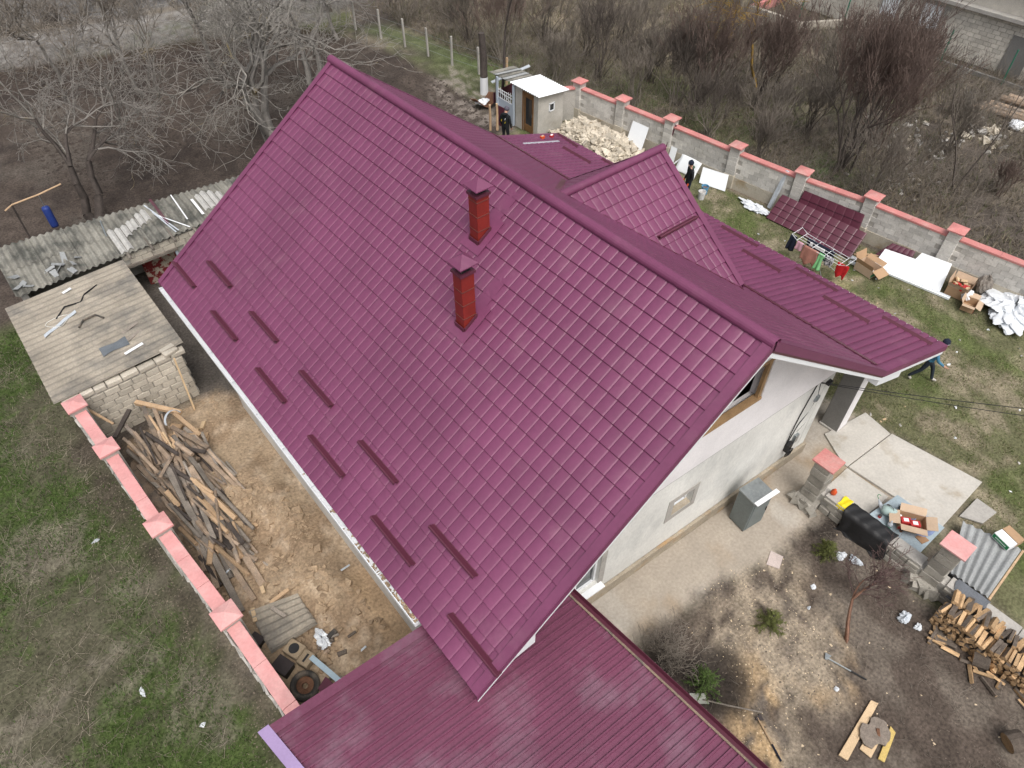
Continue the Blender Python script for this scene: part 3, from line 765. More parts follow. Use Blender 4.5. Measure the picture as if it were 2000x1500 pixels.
barge([(RIDGE[0], Y1, RIDGE[1]), (BREAK[0], YB, BREAK[1]), FAR_EAVE], (0, -1, 0), white=0)
barge([(13.24, 10.2, 7.18), (13.24, 7.06, 4.86)], (-1, 0, 0), face_h=0.16, flange=0.16, white=0)
barge([(13.24, 10.2, 7.18), (13.24, 13.34, 4.86)], (-1, 0, 0), face_h=0.16, flange=0.16, white=0)
# white soffit of the near overhang
m = MB()
for (xa, xb) in ((2.3, RIDGE[0]), (RIDGE[0], 14.2)):
    pa = Vector((xa, Y0 + 0.05, roof_z(xa) - 0.185)); pb = Vector((xb, Y0 + 0.05, roof_z(xb) - 0.185))
    pc = Vector((xb, wall_y(xb) + 0.02, roof_z(xb) - 0.185)); pd = Vector((xa, wall_y(xa) + 0.02, roof_z(xa) - 0.185))
    m.slab([pa, pb, pc, pd], (0, 0, 0.02))
m.build('soffit', M_WHITE, roof)
m = MB()
m.slab([(14.2, Y0 + .05, 3.70), (18.3, Y0 + .0, 2.10), (17.9, 18.9, 2.25), (14.2, 18.0, 3.70)], (0, 0, 0.02))
m.build('soffit', M_WHITE, roof)

# snow guards
def guard(a, bb, n):
    a = Vector(a); bb = Vector(bb); n = Vector(n).normalized(); d = (bb - a).normalized(); s = d.cross(n)
    if s.z > 0: s = -s                                  # downhill
    m = MB(); h = 0.13
    pts = [(-0.01, 0.02), (0.035, h), (0.06, h), (0.085, 0.10), (0.075, 0.095), (0.055, h - 0.012), (0.04, h - 0.012), (0.005, 0.02)]
    q = [s * u + n * v for u, v in pts]
    ring = [a + p for p in q] + [bb + p for p in q]; k = len(q)
    m.add(ring, [(i, (i + 1) % k, k + (i + 1) % k, k + i) for i in range(k)] + [tuple(range(k - 1, -1, -1)), tuple(range(k, 2 * k))])
    L = (bb - a).length; c = max(3, round(L / 0.35))
    m.slab([a + s * 0.10 + n * 0.026, bb + s * 0.10 + n * 0.026, bb - s * 0.02 + n * 0.026, a - s * 0.02 + n * 0.026], n * 0.004)
    m.build('snow_guard', M_WINE_TRIM, roof)
nL = Vector((-(RIDGE[1] - EAVE_L[1]), 0, RIDGE[0] - EAVE_L[0]))
def on_left(s, y):       # s = distance down the slope from the ridge
    u = upL.normalized(); return Vector((RIDGE[0], y, RIDGE[1])) - u * s
for k in range(6):
    y = 16.48 - k * 2.37
    guard(on_left(6.32 + 0.03 * k, y), on_left(6.32 + 0.03 * k, y - 1.27), nL)
for k in range(5):
    y = 15.39 - k * 2.36
    guard(on_left(5.64 + 0.025 * k, y), on_left(5.64 + 0.025 * k, y - 1.25), nL)
nP = Vector((BREAK[1] - EAVE_R[1], 0, EAVE_R[0] - BREAK[0]))
def on_porch(x, y): return Vector((x, y, BREAK[1] - (x - BREAK[0]) * (BREAK[1] - EAVE_R[1]) / (EAVE_R[0] - BREAK[0])))
for ya, yb in ((16.35, 14.9), (13.6, 12.2), (10.8, 9.36), (7.95, 6.49), (5.04, 3.56)):
    guard(on_porch(17.7, ya), on_porch(17.7, yb), nP)
guard(on_porch(17.75, 18.85), on_porch(17.55, 17.5), nP)
for ya, yb in ((17.36, 15.92), (14.8, 13.4), (12.1, 10.7), (9.26, 7.88), (6.43, 4.99)):
    guard(on_porch(16.66, ya), on_porch(16.66, yb), nP)
guard((11.63, 8.71, 6.08), (12.99, 8.71, 6.08), (0, -2.32, 3.14))

# flat flashings: the change of slope, the dormer valleys
for (ya, yb) in ((18.1, 16.55), (16.5, 14.5), (14.45, 12.45), (8.4, 5.5), (5.4, 3.66)):
    m = MB()
    m.slab([(14.02, ya, 4.175), (14.02, yb, 4.175), (14.36, yb, 3.935), (14.36, ya, 3.935)], (0.012, 0, 0.016))
    m.build('break_flashing', M_WINE_TRIM, roof)
for sy in (-1, 1):
    m = MB()
    a = Vector((9.78, 10.2, 7.30)); bb = Vector((13.1, 10.2 + sy * 3.2, 4.83))
    d = (bb - a).normalized()
    side = Vector((6.41, 0, -4.81)).normalized().cross(Vector((4.81, 0, 6.41)).normalized())
    out = Vector((0, sy, 0)) * 0.11 - Vector((0.06, 0, -0.045))
    m.slab([a + out, bb + out, bb, a], (0.01, 0, 0.035))
    m.build('valley_flashing', M_WINE_TRIM, roof)
# a pale lath and two small packets lie by the far edge of the porch roof
lath = MB().bar(on_porch(15.0, 17.55) + Vector((0, 0, 0.06)), on_porch(17.15, 18.05) + Vector((0, 0, 0.06)), 0.09, 0.03)
tag(lath.build('metal_lath', M_PLASTIC, None, on_porch(16, 17.8)), 'pale grey lath lying along the far edge of the porch roof', 'lath')
for i, (x, y, lb) in enumerate(((16.5, 18.25, 'orange packet left on the porch roof edge, left of its pair'), (17.15, 18.45, 'red and white packet on the porch roof edge, right of its pair'))):
    q = on_porch(x, y) + Vector((0, 0, 0.10))
    t = thing('screw_packet', lb, 'packet', q)
    MB().box(q, (0.16, 0.11, 0.10), 20 * i).build('carton', M_ORANGE if i == 0 else M_RED, t, bevel=0.008)
    MB().box(q + Vector((0, 0, 0.052)), (0.10, 0.08, 0.01), 20 * i).build('paper_label', M_CARD_PALE if i == 0 else M_WHITE, t)

# gutters: white U-shaped troughs
def gutter(a, bb, side, w=0.13, h=0.10, fill=True):
    a = Vector(a); bb = Vector(bb); s = Vector(side).normalized(); up = Vector((0, 0, 1)); t = 0.008
    pts = [(0, 0), (0, -h), (w, -h), (w, 0.01), (w - 0.014, 0.01), (w - t, -h + t), (t, -h + t), (t, 0)]
    q = [s * u + up * v for u, v in pts]; k = len(q)
    m = MB().add([a + p for p in q] + [bb + p for p in q], [(i, (i + 1) % k, k + (i + 1) % k, k + i) for i in range(k)])
    m.slab([a, a + s * w, a + s * w - up * h, a - up * h], (bb - a).normalized() * 0.006)
    m.slab([bb, bb + s * w, bb + s * w - up * h, bb - up * h], -(bb - a).normalized() * 0.006)
    g = m.build('gutter', M_WHITE, house)
    L = (bb - a).length; d = (bb - a) / L
    k = 0.6
    while k < L:
        MB().bar(a + d * k + s * 0.01 + up * -0.004, a + d * k + s * (w - 0.01) + up * -0.004, 0.022, 0.006).build('gutter_strap', M_WHITE, g)
        k += 1.2
    return g
gl = gutter((2.17, Y1 - 0.15, 4.66), (2.17, 5.02, 4.66), (-1, 0, 0))
m = MB()
r7 = random.Random(3)
for k in range(90):
    m.stone((2.17 - 0.065 + r7.uniform(-.04, .04), 5.1 + abs(r7.gauss(0, 1.1)), 4.578), (0.05, 0.03, 0.015), r7)
m.build('gutter_leaves', M_CLOD, gl)
gutter((18.40, Y0 + 0.0, 2.26), (17.99, 18.95, 2.41), (1, 0, 0.0))

# chimneys
def chimney(x0, x1, y0, y1, ztop, zapex):
    zb = roof_z(x0) - 0.1
    cx, cy = (x0 + x1) / 2, (y0 + y1) / 2
    ch = MB().box((cx, cy, (zb + ztop) / 2), (x1 - x0, y1 - y0, ztop - zb)).build('chimney', M_CHIM, house, bevel=0.006)
    z = roof_z(x0) + 0.33
    while z < ztop - 0.1:
        j = MB()
        for (cc, ss) in (((cx, y0 - 0.004, z), (x1 - x0 + 0.016, 0.008, 0.014)), ((cx, y1 + 0.004, z), (x1 - x0 + 0.016, 0.008, 0.014)),
                         ((x0 - 0.004, cy, z), (0.008, y1 - y0, 0.014)), ((x1 + 0.004, cy, z), (0.008, y1 - y0, 0.014))):
            j.box(cc, ss)
        j.build('chimney_joint', M_CHIM_JOINT, ch)
        z += 0.31
    MB().box((cx, cy, ztop + 0.012), (x1 - x0 + 0.05, y1 - y0 + 0.05, 0.05)).build('chimney_collar', M_WINE_TRIM, ch)
    MB().box((cx, cy, ztop + 0.035), (x1 - x0 - 0.08, y1 - y0 - 0.08, 0.012)).build('flue_opening', M_BLACK, ch)
    lg = MB()
    for sx in (-1, 1):
        for sy in (-1, 1):
            lg.box((cx + sx * 0.09, cy + sy * 0.08, ztop + 0.09), (0.03, 0.006, 0.14))
    lg.build('cap_leg', M_DARKMETAL, ch)
    e = 0.20; zc = zapex - 0.15
    c = MB().add([(cx - e, cy - e, zc), (cx + e, cy - e, zc), (cx + e, cy + e, zc), (cx - e, cy + e, zc), (cx, cy, zapex),
                  (cx - e, cy - e, zc - 0.02), (cx + e, cy - e, zc - 0.02), (cx + e, cy + e, zc - 0.02), (cx - e, cy + e, zc - 0.02)],
                 [(0, 1, 4), (1, 2, 4), (2, 3, 4), (3, 0, 4), (0, 5, 6, 1), (1, 6, 7, 2), (2, 7, 8, 3), (3, 8, 5, 0), (8, 7, 6, 5)])
    c.build('chimney_cap', M_ROOF, ch)
    # collar at the roof and the flat apron sheet below and beside it
    k = MB()
    for (xa, ya, xb, yb) in ((x0 - .01, y0 - .012, x1 + .01, y0 - .012), (x0 - .012, y0 - .01, x0 - .012, y1 + .01), (x0 - .01, y1 + .012, x1 + .01, y1 + .012)):
        k.slab([(xa, ya, roof_z(xa) + 0.02), (xb, yb, roof_z(xb) + 0.02), (xb, yb, roof_z(xb) + 0.14), (xa, ya, roof_z(xa) + 0.14)], (0, 0, 0.001) if False else ((-0.02, 0, 0) if xa == xb else (0, -0.02 if ya < cy else 0.02, 0)))
    k.build('chimney_flashing', M_WINE_TRIM, ch)
    ap = MB()
    xa, xb = x0 - 0.13, x1 + 0.75
    nn = nL.normalized() * 0.048
    ap.slab([Vector((xa, y0 - .17, roof_z(xa))) + nn, Vector((x1 + .25, y0 - .17, roof_z(x1 + .25))) + nn, Vector((x1 + .25, y1 + .13, roof_z(x1 + .25))) + nn, Vector((xa, y1 + .13, roof_z(xa))) + nn], nL.normalized() * 0.006)
    ap.slab([Vector((x1 + .2501, y0 - .02, roof_z(x1 + .25))) + nn * 0.7, Vector((xb, y0 - .02, roof_z(xb))) + nn * 0.7, Vector((xb, y1 + .0, roof_z(xb))) + nn * 0.7, Vector((x1 + .2501, y1 + .0, roof_z(x1 + .25))) + nn * 0.7], nL.normalized() * 0.005)
    ap.build('apron_sheet', M_ROOF, ch)
chimney(6.67, 6.955, 9.10, 9.36, 8.92, 9.24)
chimney(5.495, 5.775, 8.045, 8.30, 8.34, 8.70)

# walls -------------------------------------------------
def face_wall(name, x0, x1, ztop, zbot, yfun, holes, material, breaks=(), depth=0.3, out=0.0):
    """front wall facing -Y with rectangular holes and their reveals; ztop is a function of x"""
    xs = sorted({x0, x1, *[h[0] for h in holes], *[h[1] for h in holes], *[q for q in breaks if x0 < q < x1]})
    m = MB()
    Pt = lambda x, z, dy=0.0: (x, yfun(x) - out + dy, z)
    for xa, xb in zip(xs[:-1], xs[1:]):
        hs_ = sorted([h for h in holes if h[0] <= xa + 1e-6 and h[1] >= xb - 1e-6], key=lambda h: h[2])
        za = zb = zbot
        for h in hs_:
            m.add([Pt(xa, za), Pt(xb, zb), Pt(xb, h[2]), Pt(xa, h[2])], [(0, 1, 2, 3)])
            za = zb = h[3]
        if ztop(xa) > za + 1e-4 or ztop(xb) > zb + 1e-4:
            m.add([Pt(xa, za), Pt(xb, zb), Pt(xb, ztop(xb)), Pt(xa, ztop(xa))], [(0, 1, 2, 3)])
    for (ha, hb, hc, hd) in holes:
        m.add([Pt(ha, hc), Pt(hb, hc), Pt(hb, hc, depth), Pt(ha, hc, depth)], [(0, 1, 2, 3)])
        m.add([Pt(ha, hd), Pt(hb, hd), Pt(hb, hd, depth), Pt(ha, hd, depth)], [(3, 2, 1, 0)])
        m.add([Pt(ha, hc), Pt(ha, hc, depth), Pt(ha, hd, depth), Pt(ha, hd)], [(0, 1, 2, 3)])
        m.add([Pt(hb, hc), Pt(hb, hd), Pt(hb, hd, depth), Pt(hb, hc, depth)], [(0, 1, 2, 3)])
    return m.build(name, material, house)
LEDGE = 3.30
low = face_wall('gable_wall', 2.75, 14.2, lambda x: LEDGE, 0.0, wall_y, [(8.78, 9.46, 1.58, 2.16), (5.35, 6.62, 0.72, 1.95)], M_PLASTER)
upz = lambda x: roof_z(x) - 0.17
att = face_wall('attic_wall', 2.75, 14.2, upz, LEDGE, wall_y, [(8.9, 10.85, 4.42, 5.75)], M_GABLE, (RIDGE[0],), 0.3, 0.045)
MB().slab([(2.75, wall_y(2.75) - .045, LEDGE), (14.2, wall_y(14.2) - .045, LEDGE), (14.2, wall_y(14.2) + .02, LEDGE), (2.75, wall_y(2.75) + .02, LEDGE)], (0, 0, -0.012)).build('ledge', M_CONC_DARK, att)
# plinth with a stained top
m = MB()
m.slab([(2.72, wall_y(2.72) - .09, 0), (14.24, wall_y(14.24) - .09, 0), (14.24, wall_y(14.24) - .09, 0.40), (2.72, wall_y(2.72) - .09, 0.40)], (0, 0.085, 0))
m.build('plinth', M_PLINTH, house, bevel=0.012)
# remaining walls (solid shell)
m = MB()
m.slab([(2.75, wall_y(2.75) + .01, 0), (2.75, 16.0, 0), (2.75, 16.0, 4.95), (2.75, wall_y(2.75) + .01, 4.95)], (0.3, 0, 0))
m.slab([(14.2, wall_y(14.2) + .01, 0), (14.2, 17.6, 0), (14.2, 17.6, 3.72), (14.2, wall_y(14.2) + .01, 3.72)], (-0.3, 0, 0))
m.slab([(3.06, 15.9, 0), (7.89, 15.9, 0), (13.8, 17.3, 0), (13.8, 17.3, 3.9), (7.89, 15.9, 8.4), (3.06, 15.9, 5.0)], (0, 0.1, 0))
m.build('side_wall', M_PLASTER, house)
m = MB().slab([(3.06, wall_y(3.06) + .31, 3.2), (13.89, wall_y(13.89) + .31, 3.2), (13.89, 15.8, 3.2), (3.06, 15.8, 3.2)], (0, 0, 0.1))
m.build('attic_floor', M_WOOD_GREY, house)
# attic opening with a wooden frame
m = MB()
yf = lambda x: wall_y(x) + 0.02
for (a, bb) in (((8.9, 4.46), (10.85, 4.46)), ((10.81, 4.42), (10.81, 5.75)), ((8.94, 4.42), (8.94, 5.75)), ((8.9, 5.71), (10.85, 5.71))):
    m.bar((a[0], yf(a[0]), a[1]), (bb[0], yf(bb[0]), bb[1]), 0.16 if a[1] == bb[1] else 0.08, 0.08 if a[1] == bb[1] else 0.16)
m.build('attic_window_frame', M_FRAMEWOOD, house)
# small window in a grey plaster surround
w = MB()
for (xa, xb, za, zb) in ((8.60, 8.78, 1.42, 2.32), (9.46, 9.60, 1.42, 2.32), (8.78, 9.46, 1.42, 1.58), (8.78, 9.46, 2.16, 2.32)):
    w.slab([(xa, wall_y(xa), za), (xb, wall_y(xb), za), (xb, wall_y(xb), zb), (xa, wall_y(xa), zb)], (0, -0.012, 0))
win = w.build('small_window', M_CONC, house)
MB().box((9.12, wall_y(9.12) + 0.20, 1.87), (0.68, 0.02, 0.58), -3.6).build('pane', M_GLASS, win)
fr = MB()
for (xa, za, xb, zb) in ((8.80, 1.60, 9.44, 1.60), (8.80, 2.14, 9.44, 2.14), (8.81, 1.58, 8.81, 2.16), (9.43, 1.58, 9.43, 2.16)):
    fr.bar((xa, wall_y(xa) + 0.17, za), (xb, wall_y(xb) + 0.17, zb), 0.05)
fr.build('window_frame', M_WHITE, win)
MB().slab([(8.785, wall_y(8.785) - .0, 1.583), (9.455, wall_y(9.455) - .0, 1.583), (9.455, wall_y(9.455) + .14, 1.62), (8.785, wall_y(8.785) + .14, 1.62)], (0, 0, 0.012)).build('window_sill', M_PLINTH, win)
# larger white window by the garage
fr = MB()
for (xa, za, xb, zb) in ((5.37, 0.75, 6.60, 0.75), (5.37, 1.92, 6.60, 1.92), (5.39, 0.72, 5.39, 1.95), (6.58, 0.72, 6.58, 1.95), (6.0, 0.75, 6.0, 1.92)):
    fr.bar((xa, wall_y(xa) + 0.12, za), (xb, wall_y(xb) + 0.12, zb), 0.07)
win = fr.build('white_window', M_WHITE, house)
MB().box((5.985, wall_y(5.985) + 0.14, 1.335), (1.22, 0.015, 1.18), -3.6).build('pane', M_GLASS, win)
MB().slab([(5.27, wall_y(5.27) - .16, 0.66), (6.72, wall_y(6.72) - .16, 0.66), (6.72, wall_y(6.72) + .09, 0.69), (5.27, wall_y(5.27) + .09, 0.69)], (0, 0, 0.028)).build('window_sill', M_WHITE, win)
m = MB()
for (xa, xb, za, zb) in ((6.62, 6.78, 0.66, 2.05),):
    m.slab([(xa, wall_y(xa), za), (xb, wall_y(xb), za), (xb, wall_y(xb), zb), (xa, wall_y(xa), zb)], (0, -0.011, 0))
m.build('window_surround', M_CONC, win)
# dormer front
MB().slab([(13.0, 10.2, 7.05), (13.0, 7.3, 4.9), (13.0, 7.6, 4.0), (13.0, 12.8, 4.0), (13.0, 13.1, 4.9)], (-0.1, 0, 0)).build('dormer_wall', M_GABLE, house)
# porch posts
def post(x, y):
    p = MB().box((x, y, 1.25), (0.46, 0.53, 2.5)).build('porch_column', M_CONC_DARK, house, bevel=0.02)  # dark body tone puts the column's shaded sides into the colour
    MB().box((x, y - 0.2675, 1.22), (0.455, 0.008, 2.3)).build('column_lit_face', M_GABLE, p)  # pale plate paints the brighter light on the column's near side
    MB().box((x, y, 0.03), (0.54, 0.60, 0.07)).build('column_foot', M_CONC, p, bevel=0.02)
    return p
for yy in (4.38, 9.0, 13.5, 17.6):
    post(15.79, yy)
MB().slab([(15.6, 3.75, 2.55), (16.0, 3.75, 2.55), (16.0, 18.2, 2.55), (15.6, 18.2, 2.55)], (0, 0, 0.45)).build('porch_beam', M_PLASTER, house)
# white soffit return boxes at the near corners of the eaves
MB().slab([(14.35, Y0 + .06, 3.36), (14.35, Y0 + .06, 3.60), (15.7, Y0 + .02, 3.02), (15.7, Y0 + .02, 2.82)], (0, 0.25, 0)).build('eave_return', M_WHITE, house)
MB().slab([(2.9, Y0 + .06, 4.80), (3.35, Y0 + .06, 4.80), (3.35, Y0 + .06, 5.28), (2.9, Y0 + .06, 4.98)], (0, 0.2, 0)).build('eave_return', M_WHITE, house)
MB().slab([(2.30, 5.2, 4.50), (2.75, 5.2, 4.50), (2.75, 16.2, 4.50), (2.30, 16.2, 4.50)], (0, 0, 0.03)).build('soffit', M_WHITE, house)

# meter box and its cables on the gable corner
def cable(name, pts, r, label, cat='cable', material=None, group=None):
    return tag(MB().tube(pts, r, 5).build(name, material or M_CABLE, None, pts[0]), label, cat, group)
def sag(a, bb, s, n=14):
    a = Vector(a); bb = Vector(bb)
    return [a.lerp(bb, i / n) - Vector((0, 0, 4 * s * (i / n) * (1 - i / n))) for i in range(n + 1)]
wy = wall_y(13.2)
t = thing('meter_box', 'small black electric meter box with tangled cable on the gable wall corner', 'meter box', (13.25, wy, 0.75))
MB().box((13.25, wy - 0.06, 0.95), (0.22, 0.12, 0.28)).build('case', M_BLACK, t, bevel=0.01)
MB().box((13.50, wy - 0.05, 1.12), (0.16, 0.10, 0.30)).build('meter', M_GALV, t, bevel=0.01)
rr = random.Random(5)
for k in range(3):
    lp = [(13.2 + 0.12 * math.cos(a) + 0.04 * k, wy - 0.13 - 0.01 * k, 0.78 + 0.14 * math.sin(a)) for a in [2 * math.pi * i / 14 for i in range(15)]]
    MB().tube(lp, 0.010, 5).build('cable_loop', M_CABLE, t)
cable('wall_cable', [(13.15, wy - .02, 1.05), (13.12, wy - .03, 1.6), (13.22, wy - .02, 2.2), (13.3, wy - .03, 2.75), (13.42, wy - .03, 3.22)], 0.014, 'thick black cable climbing from the meter box to the ledge')
cable('wall_cable', [(13.20, wy - .02, 1.08), (13.35, wy - .03, 1.75), (13.68, wy - .02, 2.05), (13.78, wy - .03, 2.55), (13.6, wy - .03, 3.15)], 0.012, 'black cable bowing right up the gable corner')
cable('wall_cable', [(13.5, wy - .02, 1.35), (13.75, wy - .03, 1.5), (13.9, wy - .02, 1.9), (13.72, wy - .03, 2.35)], 0.008, 'thin slack cable looping beside the wall corner')
t = thing('junction_box', 'small grey junction box hanging among the gable cables', 'junction box', (13.72, wy, 2.5))
MB().box((13.72, wy - 0.05, 2.55), (0.12, 0.08, 0.2), 0, 0, 15).build('case', M_GALV, t, bevel=0.008)
MB().box((13.72, wy - 0.095, 2.55), (0.09, 0.012, 0.15), 0, 0, 15).build('cover', M_GREY_PAINT, t)
cable('power_line', sag((13.6, wy - .03, 3.2), (19.386, -2.412, 3.4), 0.12, 24), 0.010, 'upper overhead wire running from the gable to the right edge')
cable('power_line', sag((13.62, wy - .03, 3.16), (19.512, -2.628, 3), 0.12, 24), 0.009, 'lower overhead wire running from the gable to the right edge')
MB().box((13.95, wy - 0.10, 3.02), (0.16, 0.10, 0.10)).build('line_clamp', M_BLACK, house)


# ------------------------------------------------------------------ garage
def corrugated(p00, p10, p11, p01, waves, amp, thick=0.008, seg=6, along=1, skew=None):
    """round-waved sheet: waves counted along p00->p10, straight along p00->p01"""
    p00, p10, p11, p01 = [Vector(p) for p in (p00, p10, p11, p01)]
    n = (p10 - p00).cross(p01 - p00).normalized()
    if n.z < 0: n = -n
    nu = int(waves * seg)
    m = MB()
    m.sheet(lambda u, v: p00.lerp(p10, u).lerp(p01.lerp(p11, u), v) + n * (amp * math.cos(2 * math.pi * waves * u)), nu, along, thick)
    return m

garage = thing('garage', 'garage with a dusty ribbed wine metal roof below the house eave', 'garage', (2.0, 1.0, 0))
gl_x = lambda y: -0.65 - (y - 5.16) * 0.150
gr_x = lambda y: 4.45 - (y - 5.0) * 0.069
gzz = lambda x: 4.46 - 0.025 * x
def gp(u, y):                       # u 0..1 from the left edge to the right edge; ribs run slightly askew
    x = gl_x(y) * (1 - u) + gr_x(y) * u
    return Vector((x, y - 0.050 * (x - gl_x(y)), gzz(x)))
RIB = [(0.0, 0), (0.045, 0), (0.054, 0.034), (0.080, 0.034), (0.089, 0), (0.1322, 0)]
ytop = 5.13; ns = 7; sw = 1.19
for s in range(ns):
    y0 = ytop - (s + 1) * sw; y1 = ytop - s * sw
    k = 9; pr = []
    for i in range(k):
        for a, h in RIB[:-1]:
            pr.append((y0 + (i * 0.1322 + a), h))
    pr.append((y1 + 0.004, 0))
    m = MB()
    nu = 4
    m.sheet(lambda u, v: gp(u, pr[round(v * (len(pr) - 1))][0]) + Vector((0, 0, pr[round(v * (len(pr) - 1))][1] + (0.003 if s % 2 else 0))), nu, len(pr) - 1, 0.004)
    m.build('roof_sheet', M_GARAGE, garage)
    wall = None
# flashings
m = MB(); a = gp(-0.004, ytop); b2 = gp(0.66, ytop)
m.slab([a + Vector((0, .03, .042)), b2 + Vector((0, .03, .042)), b2 + Vector((0, -.13, .046)), a + Vector((0, -.13, .046))], (0, 0, 0.006))
m.slab([a + Vector((0, .03, .047)), b2 + Vector((0, .03, .047)), b2 + Vector((0, .03, -.10)), a + Vector((0, .03, -.10))], (0, 0.008, 0))
m.build('edge_flashing', M_GARAGE, garage)
m = MB(); a = gp(0, ytop + .05); b2 = gp(0, -3.1)
m.slab([a + Vector((-.07, 0, .05)), b2 + Vector((-.07, 0, .05)), b2 + Vector((.10, 0, .05)), a + Vector((.10, 0, .05))], (0, 0, 0.008))
m.slab([a + Vector((-.07, 0, .05)), b2 + Vector((-.07, 0, .05)), b2 + Vector((-.07, 0, -.09)), a + Vector((-.07, 0, -.09))], (-0.008, 0, 0))
m.build('ridge_flashing', M_LILAC, garage)
m = MB(); a = gp(1, ytop); b2 = gp(1, -3.1)
m.bar(a + Vector((-0.02, 0, 0.045)), b2 + Vector((-0.02, 0, 0.045)), 0.035, 0.02)
m.build('end_batten', M_WOOD_OLD, garage)
m = MB()
pr2 = [(0.01, 0.02), (0.01, -0.09), (0.13, -0.10), (0.15, 0.0), (0.143, 0.0), (0.124, -0.09), (0.02, -0.08), (0.017, 0.02)]
q = [Vector((x, 0, z)) for x, z in pr2]; k = len(q)
m.add([a + p for p in q] + [b2 + p for p in q], [(i, (i + 1) % k, k + (i + 1) % k, k + i) for i in range(k)] + [tuple(range(k)), tuple(range(2 * k - 1, k - 1, -1))])
m.build('gutter', M_WINE_TRIM, garage)
m = MB()
m.slab([(0.05, 4.85, 0), (4.2, 4.75, 0), (4.4, -3.0, 0), (0.9, -3.0, 0)], (0, 0, 4.28))
m.build('garage_wall', M_BLOCK, garage)

# ------------------------------------------------------------------ pink-capped wall on the left
lw_t = thing('boundary_wall', 'boundary wall with pale pink coping and pyramid-capped pillars beside the green verge', 'wall', (-0.6, 11, 0))
LP = [(-0.99, 17.0), (-0.83, 14.98), (-0.655, 11.95), (-0.375, 8.90)]
LEND = (-0.13, 5.2)
rp = random.Random(21)
def pyramid_cap(parent, x, y, z, half, rz, material, hgt_=0.11, edge=0.06):
    m = MB().at((x, y, z), rz)
    h = half
    m.add([(-h, -h, 0), (h, -h, 0), (h, h, 0), (-h, h, 0), (-h, -h, edge), (h, -h, edge), (h, h, edge), (-h, h, edge), (0, 0, edge + hgt_)],
          [(3, 2, 1, 0), (0, 1, 5, 4), (1, 2, 6, 5), (2, 3, 7, 6), (3, 0, 4, 7), (4, 5, 8), (5, 6, 8), (6, 7, 8), (7, 4, 8)])
    return m.build('pillar_cap', material, parent, bevel=0.006)
pts = LP + [LEND]
m = MB()
for a, bb in zip(pts[:-1], pts[1:]):
    m.bar((a[0], a[1], 0.85), (bb[0], bb[1], 0.85), 0.19, 1.7)
m.bar((LP[0][0], LP[0][1], .85), (LP[0][0] - .02, LP[0][1] + .4, .85), 0.19, 1.7)
lwall = m.build('wall_core', M_MORTAR, lw_t)
for i, (x, y) in enumerate(LP):
    rz = math.degrees(math.atan2(LEND[0] - LP[0][0], LP[0][1] - LEND[1]))
    pil = MB().box((x, y, 0.95), (0.40, 0.40, 1.9), rz).build('pillar', M_MORTAR, lw_t, bevel=0.015)
    pyramid_cap(pil, x, y, 1.90, 0.255, rz, M_PINK)
# blocks on the outer face, coping lengths on top
blk = MB().box((0, 0, 0), (0.035, 0.385, 0.185)).mesh('wall_block')
blk.materials.append(M_BLOCK)
lo_ = world_origin(lw_t)
for a, bb in zip(pts[:-1], pts[1:]):
    A = Vector((*a, 0)); B = Vector((*bb, 0)); d = (B - A).normalized(); L = (B - A).length
    sd_ = Vector((d.y, -d.x, 0))
    if sd_.x > 0: sd_ = -sd_
    ang = math.atan2(-d.x, d.y)
    s = 0.20
    n = max(2, round((L - 0.4) / 1.02))
    for k in range(n):
        p = A + d * (0.20 + (L - 0.4) * k / n + 0.004); q = A + d * (0.20 + (L - 0.4) * (k + 1) / n - 0.004)
        dz = rp.uniform(-.006, .006)
        MB().bar(p + Vector((0, 0, 1.735 + dz)), q + Vector((0, 0, 1.735 + dz)), 0.30, 0.07).build('coping_length', M_PINK, lw_t, bevel=0.008)
    for r in range(8):
        s = 0.22 + (0.2 if r % 2 else 0) + 0.19
        while s < L - 0.36:
            o = bpy.data.objects.new('wall_block', blk); COL.objects.link(o); o.parent = lwall
            o.location = A + d * s + sd_ * (0.10 + rp.uniform(-.004, .006)) + Vector((0, 0, 0.2 + r * 0.197)) - lo_
            o.rotation_euler = (0, 0, ang)
            s += 0.40
m = MB()
for k in range(70):
    t = k / 69; A = Vector((*LP[0], 0)).lerp(Vector((*LEND, 0)), t)
    m.stone((A.x - 0.145 + rp.uniform(-.02, .01), A.y + rp.uniform(-.06, .06), 1.60 + rp.uniform(-.05, .06)), (0.05, 0.26, 0.09), rp, 0.0, 0.2)
m.build('mortar_edge', M_CONC, lw_t)

# ------------------------------------------------------------------ block wall on the right
rw_t = thing('boundary_wall', 'long grey block wall with red-pink coping in front of the waste ground', 'wall', (24, 13, 0))
RP_ = [(23.0, 23.02), (23.27, 20.5), (23.55, 17.9), (23.85, 14.66), (24.2, 11.8), (24.70, 9.15), (25.02, 6.15), (25.4, 3.1), (25.8, 0.0), (26.2, -3.1)]
RZ = 1.47
m = MB(); mb2 = MB()
seg = list(zip(RP_[:-1], RP_[1:]))
for a, bb in seg:
    m.bar((a[0], a[1], RZ / 2), (bb[0], bb[1], RZ / 2), 0.18, RZ)
    mb2.bar((a[0], a[1], 0.24), (bb[0], bb[1], 0.24), 0.27, 0.52)
m.bar((23.0, 23.02, RZ / 2), (21.9, 23.6, RZ / 2), 0.18, RZ)
rwall = m.build('wall_core', M_MORTAR, rw_t)
mb2.build('wall_plinth', M_BASEWALL, rw_t)
rwo = world_origin(rw_t)
cnt = 0
rest = MB()
